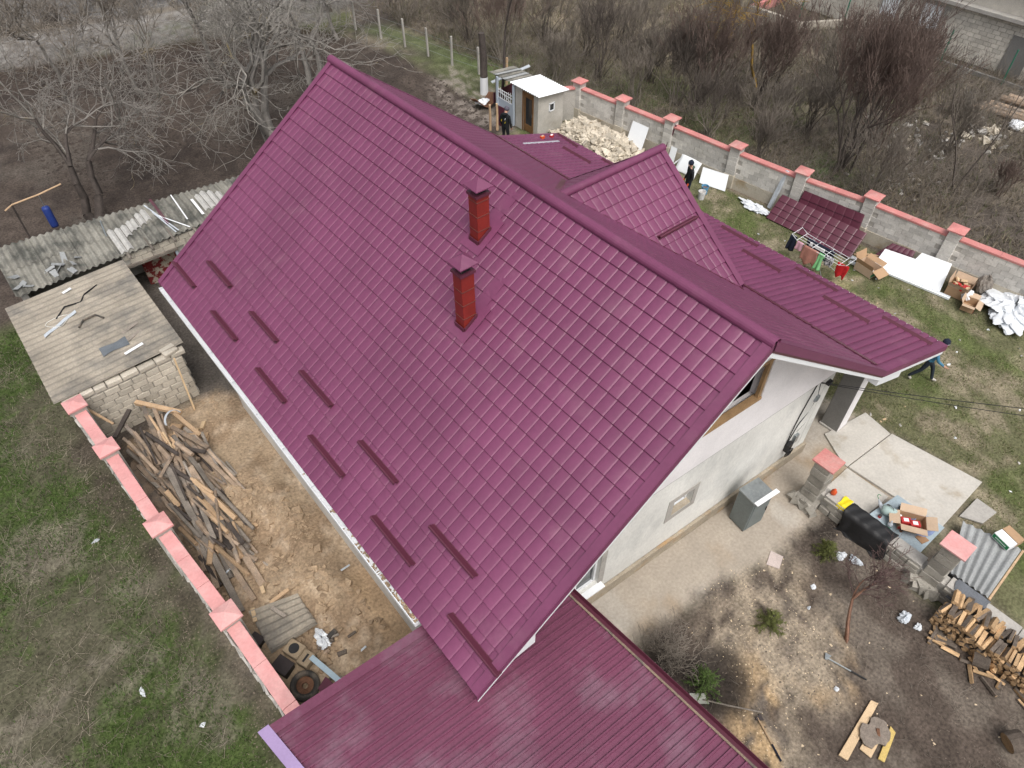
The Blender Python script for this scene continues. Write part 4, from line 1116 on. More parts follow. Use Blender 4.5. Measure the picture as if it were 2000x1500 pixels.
for si, (a, bb) in enumerate(seg):
    A = Vector((*a, 0)); B = Vector((*bb, 0)); d = (B - A).normalized(); L = (B - A).length
    nrm = Vector((d.y, -d.x, 0))
    if nrm.x > 0: nrm = -nrm
    ang = math.atan2(-d.x, d.y)
    for r in range(5):
        s = 0.40 + (0.2 if r % 2 else 0)
        while s < L - 0.34:
            pos = A + d * s + nrm * (0.092 + rp.uniform(-.003, .006)) + Vector((0, 0, 0.60 + r * 0.190))
            if si < 8 and cnt < 300:
                o = bpy.data.objects.new('wall_block', blk); COL.objects.link(o); o.parent = rwall
                o.location = pos - rwo; o.rotation_euler = (0, 0, ang); cnt += 1
            else:
                rest.box(pos, (0.035, 0.385, 0.178), math.degrees(ang))
            s += 0.40
    n = max(2, round(L / 1.3))
    for k in range(n):
        p = A + d * (0.22 + (L - 0.44) * k / n + 0.003); q = A + d * (0.22 + (L - 0.44) * (k + 1) / n - 0.003)
        MB().bar(p + Vector((0, 0, RZ + 0.04)), q + Vector((0, 0, RZ + 0.04)), 0.30, 0.08).build('coping_length', M_PINK_R, rw_t, bevel=0.008)
stuff(rest.build('wall_block_rest', M_BLOCK, rwall))
MB().bar((22.8, 23.13, RZ + .04), (22.0, 23.55, RZ + .04), 0.30, 0.08).build('coping_length', M_PINK_R, rw_t, bevel=0.008)
for i, (x, y) in enumerate(RP_):
    j = min(i, len(RP_) - 2)
    rz = math.degrees(math.atan2(-(RP_[j + 1][0] - RP_[j][0]), (RP_[j + 1][1] - RP_[j][1])))
    pil = MB().box((x, y, 0.3), (0.46, 0.46, 0.6), rz).build('pillar', M_BASEWALL, rw_t, bevel=0.02)
    for q in range(6):
        MB().box((x, y, 0.70 + q * 0.195), (0.42 + rp.uniform(-.008, .008), 0.42 + rp.uniform(-.008, .008), 0.188), rz + rp.uniform(-1, 1)).build('pillar_block', M_BLOCK, pil, bevel=0.008)
    pyramid_cap(pil, x, y, 1.775, 0.29, rz, M_PINK_R, 0.07, 0.05)

# ------------------------------------------------------------------ outhouse and gate
oh = thing('outhouse', 'small plastered outhouse with a white corrugated roof and a glazed brown door', 'outhouse', (21.0, 23.6, 0))
OX0, OX1, OY0, OY1 = 20.28, 21.80, 22.78, 24.35
m = MB()
m.slab([(OX0, OY0, 0), (OX1, OY0, 0), (OX1, OY0, 1.80), (OX0, OY0, 1.95)], (0, 0.12, 0))
m.slab([(OX0, OY1, 0), (OX1, OY1, 0), (OX1, OY1, 1.80), (OX0, OY1, 1.95)], (0, -0.12, 0))
m.slab([(OX1, OY0 + .12, 0), (OX1, OY1 - .12, 0), (OX1, OY1 - .12, 1.80), (OX1, OY0 + .12, 1.80)], (-0.12, 0, 0))
for (ya, yb, za, zb) in ((OY0 + .12, 23.12, 0, 1.95), (23.80, OY1 - .12, 0, 1.95), (23.12, 23.80, 1.80, 1.95)):
    m.slab([(OX0, ya, za), (OX0, yb, za), (OX0, yb, zb), (OX0, ya, zb)], (0.12, 0, 0))
m.build('wall', mat('outhouse_plaster', (0.46, 0.44, 0.40), 0.95, 0.12, 1.2, 0.08, 20, 0.3, 30, col2=(0.35, 0.33, 0.28), c2scale=1.0, c2lo=0.5, c2hi=0.7), oh)
corrugated((20.15, 22.55, 2.0), (20.15, 24.60, 2.0), (21.98, 24.60, 1.83), (21.98, 22.55, 1.83), 14, 0.022, seg=6).build('roof', M_WHITE_SHEET, oh)
d = MB()
for (ya, yb, za, zb) in ((23.13, 23.24, 0.03, 1.79), (23.68, 23.79, 0.03, 1.79), (23.24, 23.68, 0.03, 0.36), (23.24, 23.68, 1.60, 1.79)):
    d.slab([(OX0 + .03, ya, za), (OX0 + .03, yb, za), (OX0 + .03, yb, zb), (OX0 + .03, ya, zb)], (0.05, 0, 0))
door = d.build('door', M_DOORWOOD, oh, bevel=0.006)
MB().box((OX0 + 0.055, 23.46, 0.98), (0.012, 0.44, 1.24)).build('pane', M_GLASS, door)
MB().box((OX0 + 0.01, 23.18, 0.9), (0.04, 0.03, 0.14)).build('handle', M_GALV, door)
f = MB()
for (ya, za, yb, zb) in ((23.11, 0.02, 23.11, 1.83), (23.81, 0.02, 23.81, 1.83), (23.08, 1.83, 23.84, 1.83)):
    f.bar((OX0 - 0.012, ya, za), (OX0 - 0.012, yb, zb), 0.07, 0.03, up=(1, 0, 0))
f.build('door_frame', M_DOORWOOD, oh)
w = MB()
for (xa, za, xb, zb) in ((20.92, 1.08, 21.24, 1.08), (20.92, 1.42, 21.24, 1.42), (20.94, 1.06, 20.94, 1.44), (21.22, 1.06, 21.22, 1.44)):
    w.bar((xa, OY0 - 0.015, za), (xb, OY0 - 0.015, zb), 0.05, 0.04, up=(0, 1, 0))
win = w.build('window', M_WHITE, oh)
MB().box((21.08, OY0 - 0.008, 1.25), (0.24, 0.012, 0.30)).build('pane', M_GLASS, win)

gate = thing('iron_gate', 'pale blue sheet gate with white iron bars beside the outhouse', 'gate', (20.2, 24.8, 0))
MB().slab([(20.2, 24.45, 0.05), (20.25, 25.55, 0.05), (20.25, 25.55, 0.95), (20.2, 24.45, 0.95)], (0.03, 0, 0)).build('lower_panel', M_BLUEGATE, gate)
m = MB()
for k in range(8):
    y = 24.5 + k * 0.145
    m.bar((20.22, y, 0.95), (20.22, y, 1.42 + 0.05 * math.sin(k * 1.2)), 0.018)
m.build('upright_bar', M_WHITE, gate)
m = MB()
for z in (0.97, 1.22, 1.36): m.bar((20.22, 24.45, z), (20.25, 25.55, z), 0.025)
m.bar((20.22, 24.46, 0.95), (20.25, 25.54, 1.35), 0.02)
m.build('cross_bar', M_WHITE, gate)
for y in (24.42, 25.6): MB().bar((20.22, y, 0), (20.22, y, 1.9), 0.09).build('gate_post', M_BLUEGATE, gate)
# lean-to of old slates behind the gate
lt = thing('lean_to', 'low dark lean-to with overlapping old slates behind the blue gate', 'shed', (21.0, 25.6, 0))
rq = random.Random(9)
for k in range(5):
    y = 24.75 + k * 0.28
    corrugated((20.25, y, 1.94 + rq.uniform(-.02, .03)), (20.25, y + .34, 1.90), (21.7, y + .34, 1.78), (21.7, y, 1.82), 3, 0.018, 0.01).build('slate_sheet', M_ASB_G if k % 2 else M_ASB, lt)
m = MB()
for (x, y) in ((20.5, 26.0), (21.6, 26.0), (21.6, 24.6)): m.bar((x, y, 0), (x, y, 1.75), 0.09)
m.build('post', M_WOOD_GREY, lt)
MB().slab([(21.6, 24.6, 0), (21.6, 26.0, 0), (21.6, 26.0, 1.7), (21.6, 24.6, 1.7)], (0.05, 0, 0)).build('back_board', M_WOOD_GREY, lt)
tag(MB().slab([(20.6, 26.35, 0.25), (22.3, 26.6, 0.3), (22.3, 26.62, 0.8), (20.6, 26.37, 0.75)], (0, 0.04, 0)).build('metal_sheet', M_WINE_TRIM, None, (21.4, 26.4, 0)), 'wine metal sheet propped behind the gate', 'metal sheet')
tag(MB().bar((20.9, 26.9, 1.0), (22.7, 26.2, 1.55), 0.22, 0.03).build('metal_strip', M_PLASTIC, None, (21, 26.9, 1.0)), 'pale strip slanting over the brush behind the outhouse', 'strip')

# ------------------------------------------------------------------ low stone wall in the near yard
fw = thing('garden_wall', 'low weathered stone wall with two pink-capped pillars by the concrete slabs', 'wall', (13.1, 1.0, 0))
rs = random.Random(31)
m = MB()
m.slab([(12.98, 3.1, 0), (13.28, 3.1, 0), (13.28, -6.5, 0), (12.98, -6.5, 0)], (0, 0, 0.52))
core = m.build('wall_core', M_MORTAR, fw)
for (ya, yb) in ((2.95, 0.30), (-0.32, -6.4)):
    y = ya; r = 0
    for zc, hh in ((0.10, 0.2), (0.30, 0.19), (0.46, 0.13)):
        y = ya - (0.15 if r % 2 else 0)
        while y > yb + 0.15:
            ln = rs.uniform(0.3, 0.52); ln = min(ln, y - yb)
            MB().box((12.965 + rs.uniform(-.02, .01), y - ln / 2, zc), (0.09, ln - 0.025, hh - 0.022), rs.uniform(-2, 2), rs.uniform(-2, 2)).build('wall_stone', M_LIME_GREY, core, bevel=0.012)
            y -= ln
        r += 1
    y = ya
    while y > yb + 0.1:
        ln = min(rs.uniform(0.75, 1.1), y - yb)
        MB().box((13.13 + rs.uniform(-.012, .012), y - ln / 2, 0.56 + rs.uniform(-.008, .008)), (0.34, ln - 0.015, 0.07), rs.uniform(-1, 1)).build('coping_stone', M_CONC, fw, bevel=0.012)
        y -= ln
for (x, y, zt) in ((12.98, 3.27, 1.68), (13.16, 0.02, 1.68)):
    pil = MB().box((x, y, 0.12), (0.66, 0.62, 0.3), 3).build('pillar', M_LIME_GREY, fw, bevel=0.03)
    z = 0.26; q = 0
    while z < zt - 0.1:
        h = rs.uniform(0.24, 0.32); h = min(h, zt - z)
        MB().box((x + rs.uniform(-.015, .015), y + rs.uniform(-.015, .015), z + h / 2), (0.40, 0.44, h - 0.012), rs.uniform(-3, 3)).build('pillar_stone', M_LIME_GREY, pil, bevel=0.02)
        z += h; q += 1
    for k in range(5):
        m = MB(); m.stone((x - 0.34 + rs.uniform(-.05, .05), y - 0.3 + k * 0.15, 0.12), (0.22, 0.2, 0.24), rs); m.build('pillar_stone', M_LIME_GREY, pil)
    MB().at((x, y, zt), 0).box((0, 0, 0.03), (0.56, 0.60, 0.055)).build('pillar_cap', M_PINK_R if y > 1 else M_PINK, pil, bevel=0.012)

# ------------------------------------------------------------------ sheds on the left
sh = thing('block_shed', 'limestone block shed with a tan corrugated sheet roof', 'shed', (0.4, 19.8, 0))
SX0, SX1, SY0, SY1 = -1.15, 1.95, 17.35, 22.3
m = MB()
m.slab([(SX0, SY0, 0), (SX1, SY0, 0), (SX1, SY0, 1.70), (SX0, SY0, 1.66)], (0, 0.22, 0))
m.slab([(SX1, SY0 + .22, 0), (SX1, SY1, 0), (SX1, SY1, 1.75), (SX1, SY0 + .22, 1.70)], (-0.22, 0, 0))
m.slab([(SX0, SY0 + .22, 0), (SX0, SY1, 0), (SX0, SY1, 1.70), (SX0, SY0 + .22, 1.66)], (0.22, 0, 0))
swall = m.build('wall_core', M_MORTAR, sh)
r8 = random.Random(8)
for r in range(8):
    x = SX0 - (0.2 if r % 2 else 0)
    while x < SX1 - 0.02:
        ln = r8.uniform(0.34, 0.42); xa = max(x, SX0); xb = min(x + ln, SX1 + 0.01)
        if xb - xa > 0.08:
            MB().box(((xa + xb) / 2, SY0 - 0.02 + r8.uniform(-.012, .008), 0.11 + r * 0.205), (xb - xa - 0.02, 0.07, 0.188), r8.uniform(-1, 1), 0, r8.uniform(-1, 1)).build('wall_block', M_LIME, swall, bevel=0.012)
        x += ln
for r in range(8):
    y = SY0 + 0.02 + (0.2 if r % 2 else 0)
    while y < SY0 + 3.0:
        MB().box((SX1 + 0.015, y + 0.19, 0.11 + r * 0.205), (0.06, 0.365, 0.188), r8.uniform(-1, 1)).build('wall_block', M_LIME_GREY, swall, bevel=0.012)
        y += 0.39
x = SX0 - 0.1
while x < SX1:
    ln = r8.uniform(0.32, 0.5)
    MB().box((x + ln / 2, SY0 + 0.06, 1.77 + r8.uniform(-.015, .015)), (ln - 0.02, 0.24, 0.14), r8.uniform(-5, 5), 0, r8.uniform(-3, 3)).build('top_block', M_LIME, swall, bevel=0.02)
    x += ln
def z2(x): return 1.90 + 0.03 * (x - 0.4)
ny = 5
for j in range(ny):
    for i in range(2):
        ya = 17.42 + j * 1.0 ; yb = ya + 1.06
        xa = -1.42 + i * 1.75; xb = xa + 1.83
        dz = 0.012 * i + 0.006 * (j % 2)
        corrugated((xa, ya, z2(xa) + dz), (xa, yb, z2(xa) + dz), (xb, yb, z2(xb) + dz), (xb, ya, z2(xb) + dz), 4.24, 0.020, 0.008, 10).build('roof_sheet', M_ASB_T, sh)

ls = thing('long_shed', 'long old shed with a mossy grey corrugated roof across the back yard', 'shed', (3.0, 24.0, 0))
def z1(y): return 1.98 + (y - 22.7) * 0.13
fy = lambda x: 22.62 + 0.02 * (x + 1)          # front edge
by = lambda x: 25.12 - 0.085 * (x + 0.7)        # rear edge
for i in range(9):
    xa = -1.0 + i * 1.04; xb = xa + 1.10
    for j in range(2):
        yf0 = fy(xa) + (by(xa) - fy(xa)) * j * 0.49; yf1 = fy(xa) + (by(xa) - fy(xa)) * (0.54 if j == 0 else 1.0)
        yg0 = fy(xb) + (by(xb) - fy(xb)) * j * 0.49; yg1 = fy(xb) + (by(xb) - fy(xb)) * (0.54 if j == 0 else 1.0)
        dz = 0.022 * j + 0.008 * (i % 2) + r8.uniform(-.008, .008)
        corrugated((xa, yf0, z1(yf0) + dz), (xb, yg0, z1(yg0) + dz), (xb, yg1, z1(yg1) + dz), (xa, yf1, z1(yf1) + dz), 5, 0.036, 0.008, 8).build('roof_sheet', M_ASB, ls)
m = MB()
m.slab([(-0.9, 24.9, 0), (8.2, 24.1, 0), (8.2, 24.1, 2.12), (-0.9, 24.9, 2.2)], (0, -0.2, 0))
m.slab([(-0.9, 22.8, 0), (-0.9, 24.7, 0), (-0.9, 24.7, 2.1), (-0.9, 22.8, 1.9)], (0.2, 0, 0))
m.slab([(2.2, 22.85, 1.45), (3.9, 22.87, 1.45), (3.9, 22.87, 1.88), (2.2, 22.85, 1.88)], (0, 0.2, 0))
m.slab([(3.9, 22.87, 0), (8.2, 22.92, 0), (8.2, 22.92, 1.88), (3.9, 22.87, 1.88)], (0, 0.2, 0))
wl = m.build('wall_core', M_MORTAR, ls)
for r in range(9):
    x = 2.22 + (0.18 if r % 2 else 0)
    while x < 6.6:
        ln = r8.uniform(0.32, 0.42)
        zc = 0.12 + r * 0.205
        if (x > 3.9 or zc > 1.5) and zc < 1.85:
            MB().box((x + ln / 2, 22.84, zc), (ln - 0.02, 0.06, 0.188), r8.uniform(-1, 1), 0, r8.uniform(-1, 1)).build('wall_block', M_LIME, wl, bevel=0.012)
        x += ln
MB().box((3.05, 22.80, 1.44), (1.75, 0.12, 0.09)).build('lintel', M_WOOD_GREY, ls)
MB().slab([(2.75, 23.5, 0.0), (4.1, 23.2, 0), (4.1, 23.2, 1.40), (2.75, 23.5, 1.40)], (0, 0.04, 0)).build('door_carpet', M_CARPET, ls)
MB().bar((3.86, 22.84, 0), (3.86, 22.84, 1.42), 0.10, 0.08).build('door_post', M_BLUEGATE, ls)
for k in range(6):
    MB().tube([(2.4 + k * 0.75, 22.45, 1.93), (2.4 + k * 0.75, 23.2, 1.99)], 0.05, 7).build('rafter_end', M_WOOD_GREY, ls)

def wash(i, w, v0, v1):
    xa = -1.0 + i * 1.04; dx = 1.10 / 5
    ca = xa + w * dx
    m = MB()
    def P_(u, v):
        x = ca + (u - .5) * dx * 0.9; y = fy(x) + (by(x) - fy(x)) * (v0 + (v1 - v0) * v)
        return (x, y, z1(y) + 0.036 * math.cos(2 * math.pi * (u - .5) * 0.9) + 0.045)
    m.sheet(P_, 8, 2, 0.004)
    m.build('whitewash_patch', M_WASH, ls)
M_WASH = mat('whitewash', (0.43, 0.42, 0.40), 0.9, 0.15, 4, 0.15, 20, 0.2)
for a_ in ((3, 1, 0.02, .62), (3, 2, .05, .60), (3, 3, .35, .62), (3, 4, .42, .68), (4, 0, .45, .70), (4, 1, .5, .8), (4, 2, .55, .85), (6, 1, .3, .8), (6, 2, .3, .85), (6, 3, .25, .8), (6, 4, .3, .7)):
    wash(*a_)


# ------------------------------------------------------------------ concrete slabs
def paving(poly, h, label=None, material=None):
    o = MB().slab([(x, y, 0.0) for x, y in poly], (0, 0, h)).build('paving_slab', material or M_PAVE, None, (*poly[0], 0), bevel=0.015)
    return structure(o)
M_PAVE = mat('pale_concrete_slab', (0.50, 0.475, 0.43), 0.95, 0.10, 0.9, 0.08, 16, 0.35, 30, col2=(0.36, 0.31, 0.24), c2scale=1.1, c2lo=0.55, c2hi=0.72)
paving([(14.72, 3.19), (14.86, 0.56), (17.07, 0.58), (16.73, 3.06)], 0.085)
paving([(15.25, 4.3), (14.74, 3.40), (14.72, 3.215), (16.72, 3.085), (16.9, 4.0)], 0.06)
paving([(13.45, 3.2), (13.55, 2.0), (14.70, 1.95), (14.69, 3.2)], 0.045)
tag(MB().slab([(15.55, 0.44, 0.03), (15.80, -0.06, 0.03), (16.42, -0.13, 0.03), (16.45, 0.42, 0.03)], (0, 0, 0.05)).build('paver', M_CONC, None, (16, 0.2, 0.03), bevel=0.01), 'square grey concrete paver on the grass beside the big slab', 'paver')

# ------------------------------------------------------------------ metal cabinet at the gable wall
cb = thing('metal_cabinet', 'grey galvanised cabinet with a white strip on top, standing by the gable wall', 'cabinet', (11.1, 4.0, 0))
CM = Matrix.Translation((11.16, 3.97, 0.02)) @ Euler((0, 0, R(-8))).to_matrix().to_4x4()
m = MB(); m.X = CM; m.box((0, 0, 0.64), (0.64, 0.52, 1.22)); m.build('body', M_GREY_PAINT, cb, bevel=0.01)
m = MB(); m.X = CM; m.box((0, 0, 1.275), (0.68, 0.56, 0.045)); m.build('lid', M_GALV, cb, bevel=0.008)
m = MB(); m.X = CM; m.box((0.06, -0.285, 1.31), (0.78, 0.12, 0.025), 2); m.build('white_strip', M_WHITE, cb)
m = MB(); m.X = CM; m.box((0.01, -0.266, 0.64), (0.56, 0.012, 1.12)); dr = m.build('door', M_GREY_PAINT, cb)
m = MB(); m.X = CM; m.box((0.24, -0.285, 0.7), (0.02, 0.02, 0.14)); m.build('handle', M_DARKMETAL, dr)
m = MB(); m.X = CM
for x in (-.28, .28):
    for y in (-.22, .22): m.box((x, y, 0.005), (0.05, 0.05, 0.05))
m.build('foot', M_DARKMETAL, cb)

# ------------------------------------------------------------------ work table by the low wall
tb = thing('work_table', 'pale blue sheet laid as a work table behind the low stone wall', 'table', (14.0, 1.2, 0))
TZ = 0.36
MB().slab([(13.40, 1.95, TZ), (14.62, 1.79, TZ), (14.62, 0.50, TZ), (13.48, 0.52, TZ)], (0, 0, 0.03)).build('table_top', M_TABLE, tb, bevel=0.006)
for x, y in ((13.5, 1.83), (14.5, 1.7), (14.5, 0.6), (13.58, 0.62)):
    MB().box((x, y, TZ / 2), (0.09, 0.09, TZ)).build('leg', M_WOOD_GREY, tb)
T = TZ + 0.032
def open_box(name, label, c, size, rz, outer, inner, flaps=(60, 60, 70, 70), group=None, band=None, base_tilt=0):
    t = thing(name, label, 'box', c, group)
    X = Matrix.Translation(c) @ Euler((R(base_tilt), 0, R(rz))).to_matrix().to_4x4()
    w, d, h = size; th = 0.008
    m = MB(); m.X = X
    m.box((0, 0, th / 2), (w, d, th)); m.box((-w / 2 + th / 2, 0, h / 2 + th / 2), (th, d, h)); m.box((w / 2 - th / 2, 0, h / 2 + th / 2), (th, d, h))
    m.box((0, -d / 2 + th / 2, h / 2 + th / 2), (w - 2 * th, th, h)); m.box((0, d / 2 - th / 2, h / 2 + th / 2), (w - 2 * th, th, h))
    m.build('carton', outer, t)
    for i, (ax, L, W, px, py) in enumerate((('x', w, d * 0.48, 0, -d / 2), ('x', w, d * 0.48, 0, d / 2), ('y', d, w * 0.4, -w / 2, 0), ('y', d, w * 0.4, w / 2, 0))):
        a = R(flaps[i])
        m = MB(); m.X = X
        if ax == 'x':
            s = -1 if py < 0 else 1
            m.slab([(-L / 2, py, h + .01), (L / 2, py, h + .01), (L / 2, py + s * W * math.cos(a), h + W * math.sin(a)), (-L / 2, py + s * W * math.cos(a), h + W * math.sin(a))], (0, 0, 0.006))
        else:
            s = -1 if px < 0 else 1
            m.slab([(px, -L / 2, h + .01), (px, L / 2, h + .01), (px + s * W * math.cos(a), L / 2, h + W * math.sin(a)), (px + s * W * math.cos(a), -L / 2, h + W * math.sin(a))], (0, 0, 0.006))
        m.build('flap', inner, t)
    if band:
        m = MB(); m.X = X
        m.box((0, -d / 2 - 0.003, h * 0.35), (w + .004, 0.006, h * 0.4)); m.build('print_band', band, t)
    return t
open_box('cardboard_box', 'open cardboard box with red packets on the work table', (13.98, 1.10, T), (0.62, 0.42, 0.24), -58, M_CARD, M_CARD_PALE, (10, 35, -10, 20), band=M_RED)
for i, (x, y, lb) in enumerate(((13.88, 1.22, 'red packet with white label in the table box, upper of two'), (13.97, 1.02, 'red packet with white label in the table box, lower of two'))):
    t = thing('red_packet', lb, 'packet', (x, y, T + 0.02), 'red packets in the box')
    MB().box((x, y, T + 0.12), (0.24, 0.17, 0.2), -50).build('carton', M_RED, t, bevel=0.006)
    MB().box((x, y, T + 0.223), (0.12, 0.10, 0.006), -50).build('paper_label', M_WHITE, t)
hp = []
for k in range(5):
    for i in range(18):
        a = 2 * math.pi * i / 18
        hp.append((14.22 + (0.33 - 0.02 * k) * math.cos(a) + 0.02 * math.sin(3 * a + k), 0.90 + (0.30 - 0.025 * k) * math.sin(a), T + 0.015 + 0.016 * k))
tag(MB().tube(hp, 0.014, 6).build('hose', M_HOSE, None, (14.22, 0.9, T), smooth=True), 'coil of translucent blue hose lying on the work table', 'hose')
t = thing('jerry_can', 'greenish grey plastic canister lying on the work table', 'canister', (13.86, 1.62, T))
MB().at((13.86, 1.62, T + 0.13), 20, 90, 0).lathe([(0.02, -.2), (0.11, -.19), (0.13, -.1), (0.13, .1), (0.11, .17), (0.04, .2), (0.04, .24)], 12).build('body', mat('greenish_plastic', (0.34, 0.44, 0.42), 0.5, 0.1), t, smooth=True)
MB().at((13.86, 1.62, T + 0.13), 20, 90, 0).lathe([(0.045, .235), (0.045, .275)], 10).build('cap', M_WHITE, t)
MB().tube([(13.86, 1.56, T + .25), (13.87, 1.6, T + .30), (13.90, 1.70, T + .30), (13.91, 1.74, T + .25)], 0.012, 6).build('handle', M_GREY_PAINT, t)
t = thing('plastic_bottle', 'white plastic bottle with green base on the table corner near the tarp', 'bottle', (13.55, 1.42, T))
MB().lathe([(0.06, 0), (0.062, 0.04)], 10, (13.55, 1.42, T)).build('base', M_GREEN, t)
MB().lathe([(0.062, 0.04), (0.062, .14), (0.02, .2), (0.02, .24)], 10, (13.55, 1.42, T)).build('body', M_PLASTIC, t, smooth=True)
t = thing('power_drill', 'small dark cordless drill lying on the blue sheet', 'drill', (14.2, 1.5, T))
MB().at((14.2, 1.5, T + 0.035), 30).box((0, 0, 0), (0.2, 0.06, 0.06)).build('body', M_BLACK, t, bevel=0.01)
MB().at((14.2, 1.5, T + 0.035), 30).box((-0.05, -0.08, -0.01), (0.05, 0.13, 0.045)).build('grip', M_RED, t, bevel=0.01)
MB().at((14.2, 1.5, T + 0.035), 30).box((0.13, 0, 0), (0.08, 0.03, 0.03)).build('chuck', M_GALV, t)
tag(MB().slab([(13.72, 0.62, T), (13.95, 0.55, T), (14.0, 0.78, T), (13.78, 0.83, T)], (0, 0, 0.015)).build('cardboard_piece', M_CARD_IN, None, (13.85, .7, T)), 'torn flat cardboard piece on the near table corner', 'cardboard')
t = thing('umbrella', 'folded pale umbrella with a curved handle at the far table corner', 'umbrella', (13.95, 1.9, T))
MB().tube([(13.80, 1.75, T + .05), (13.95, 1.92, T + .06), (14.05, 2.02, T + .06)], [0.035, 0.05, 0.012], 8).build('canopy', M_PLASTIC, t)
MB().tube([(14.05, 2.02, T + .06), (14.12, 2.10, T + .07), (14.18, 2.10, T + .07), (14.2, 2.04, T + .07)], 0.009, 6).build('handle', M_GREEN, t)
for i, (x, y, mm, lb) in enumerate(((13.62, 1.72, M_RED, 'small red tin beside the canister'), (14.05, 1.75, M_RED, 'red clamp at the top edge of the table sheet'), (13.66, 1.15, M_RUST, 'rust brown cup at the table edge near the tarp'))):
    t = thing('tin', lb, 'tin', (x, y, T))
    MB().lathe([(0.04, 0), (0.045, 0.08)], 10, (x, y, T)).build('body', mm, t)
    MB().lathe([(0.047, 0.075), (0.047, 0.085)], 10, (x, y, T)).build('rim', M_DARKMETAL, t)

# black tarp and yellow wrap over the low wall
rt = random.Random(4)
def tarp(u, v):
    y = 2.33 - u * 1.25 + 0.05 * math.sin(v * 7)
    s = v * 1.35
    if s < 0.37: x, z = 13.31 - s, 0.618
    elif s < 0.42: x, z = 12.94 - (s - 0.37) * 0.5, 0.618 - (s - 0.37) * 0.9
    else: x, z = 12.88 - 0.12 * (s - 0.42), 0.56 - (s - 0.42) * 0.80
    return (x + 0.055 * math.sin(u * 17 + 4 * v + 2 * math.sin(u * 6)) * max(v - .25, 0), y, max(z + 0.010 * math.sin(u * 27 + v * 9), 0.012))
tag(MB().sheet(tarp, 44, 22, 0.005).build('tarpaulin', M_BLACK, None, (12.9, 1.7, 0), smooth=True), 'black tarpaulin draped over the low stone wall', 'tarpaulin')
tag(MB().sheet(lambda u, v: (13.33 - v * 0.42 if v < .85 else 12.973 - (v - .85) * 0.1, 2.60 - u * 0.24 + .01 * math.sin(v * 9), 0.612 + .01 * math.sin(u * 9 + v * 5) if v < .85 else 0.605 - (v - .85) * 1.0), 6, 10, 0.006).build('plastic_wrap', M_YELLOW, None, (13.15, 2.5, .6)), 'bright yellow plastic wrapped over the wall beside the tarpaulin', 'plastic wrap')
tag(MB().sheet(lambda u, v: (13.33 - v * 0.42 if v < .75 else 13.015 - (v - .75) * 0.5, -0.45 - u * 0.75 + 0.03 * math.sin(v * 6), 0.61 + .008 * math.sin(u * 11) if v < .75 else 0.60 - (v - .75) * 1.1), 10, 12, 0.006).build('roofing_felt', mat('grey_felt', (0.13, 0.14, 0.155), 0.8, 0.15), None, (13.1, -.8, .6)), 'grey roofing felt lying on the wall right of the near pillar', 'felt')
t = thing('toy_windmill', 'orange plastic jug standing on the wall foot behind the far pillar', 'jug', (13.3, 2.85, 0.60))
t.name = 'orange_jug'
MB().lathe([(0.05, 0), (0.075, 0.03), (0.075, 0.12), (0.03, 0.17), (0.03, 0.2)], 10, (13.15, 2.85, 0.596)).build('body', M_ORANGE, t, smooth=True)
MB().tube([(13.22, 2.85, 0.64), (13.27, 2.85, 0.68), (13.22, 2.85, 0.73)], 0.01, 6).build('handle', M_ORANGE, t)

# corrugated sheet on blocks behind the near pillar, with a printed box
cs = thing('corrugated_sheet', 'grey corrugated sheet lying on a low frame behind the near pillar', 'sheet', (14.6, -0.5, 0))
corrugated((13.62, -0.20, 0.30), (13.66, -1.12, 0.30), (15.58, -1.04, 0.30), (15.24, 0.30, 0.30), 6.5, 0.03, 0.008, 6, 2).build('sheet', M_ASB_G, cs)
MB().bar((13.66, -1.16, 0.24), (15.6, -1.08, 0.24), 0.05, 0.09).build('timber_rail', M_WOOD_PALE, cs)
MB().bar((13.66, -0.25, 0.2), (15.2, 0.2, 0.2), 0.06, 0.09).build('timber_rail', M_WOOD_PALE, cs)
MB().bar((13.58, -0.2, 0.24), (13.6, -1.15, 0.24), 0.04, 0.12).build('rubber_edge', M_BLACK, cs)
for x, y in ((13.8, -0.35), (15.0, 0.05), (15.3, -0.95), (13.8, -1.05)):
    MB().box((x, y, 0.08), (0.14, 0.14, 0.18)).build('block', M_CONC, cs)
BXM = Matrix.Translation((15.48, -0.66, 0.345)) @ Euler((0, 0, R(-16))).to_matrix().to_4x4()
bx = thing('printed_box', 'cardboard box with a white and green printed side on the corrugated sheet', 'box', (15.48, -0.66, 0.34))
m = MB(); m.X = BXM; m.box((0.14, 0, 0.11), (0.24, 0.46, 0.2)); m.build('carton', M_CARD, bx, bevel=0.006)
m = MB(); m.X = BXM; m.box((-0.115, 0, 0.10), (0.26, 0.46, 0.18)); m.build('white_carton', M_WHITE, bx, bevel=0.006)
m = MB(); m.X = BXM; m.box((-0.248, 0, 0.10), (0.006, 0.44, 0.13)); gb = m.build('green_panel', M_GREEN, bx)
m = MB(); m.X = BXM
for k in range(9): m.box((-0.253, -0.14 + k * 0.034, 0.10), (0.004, 0.022, 0.03))
m.build('lettering', M_WHITE, gb)

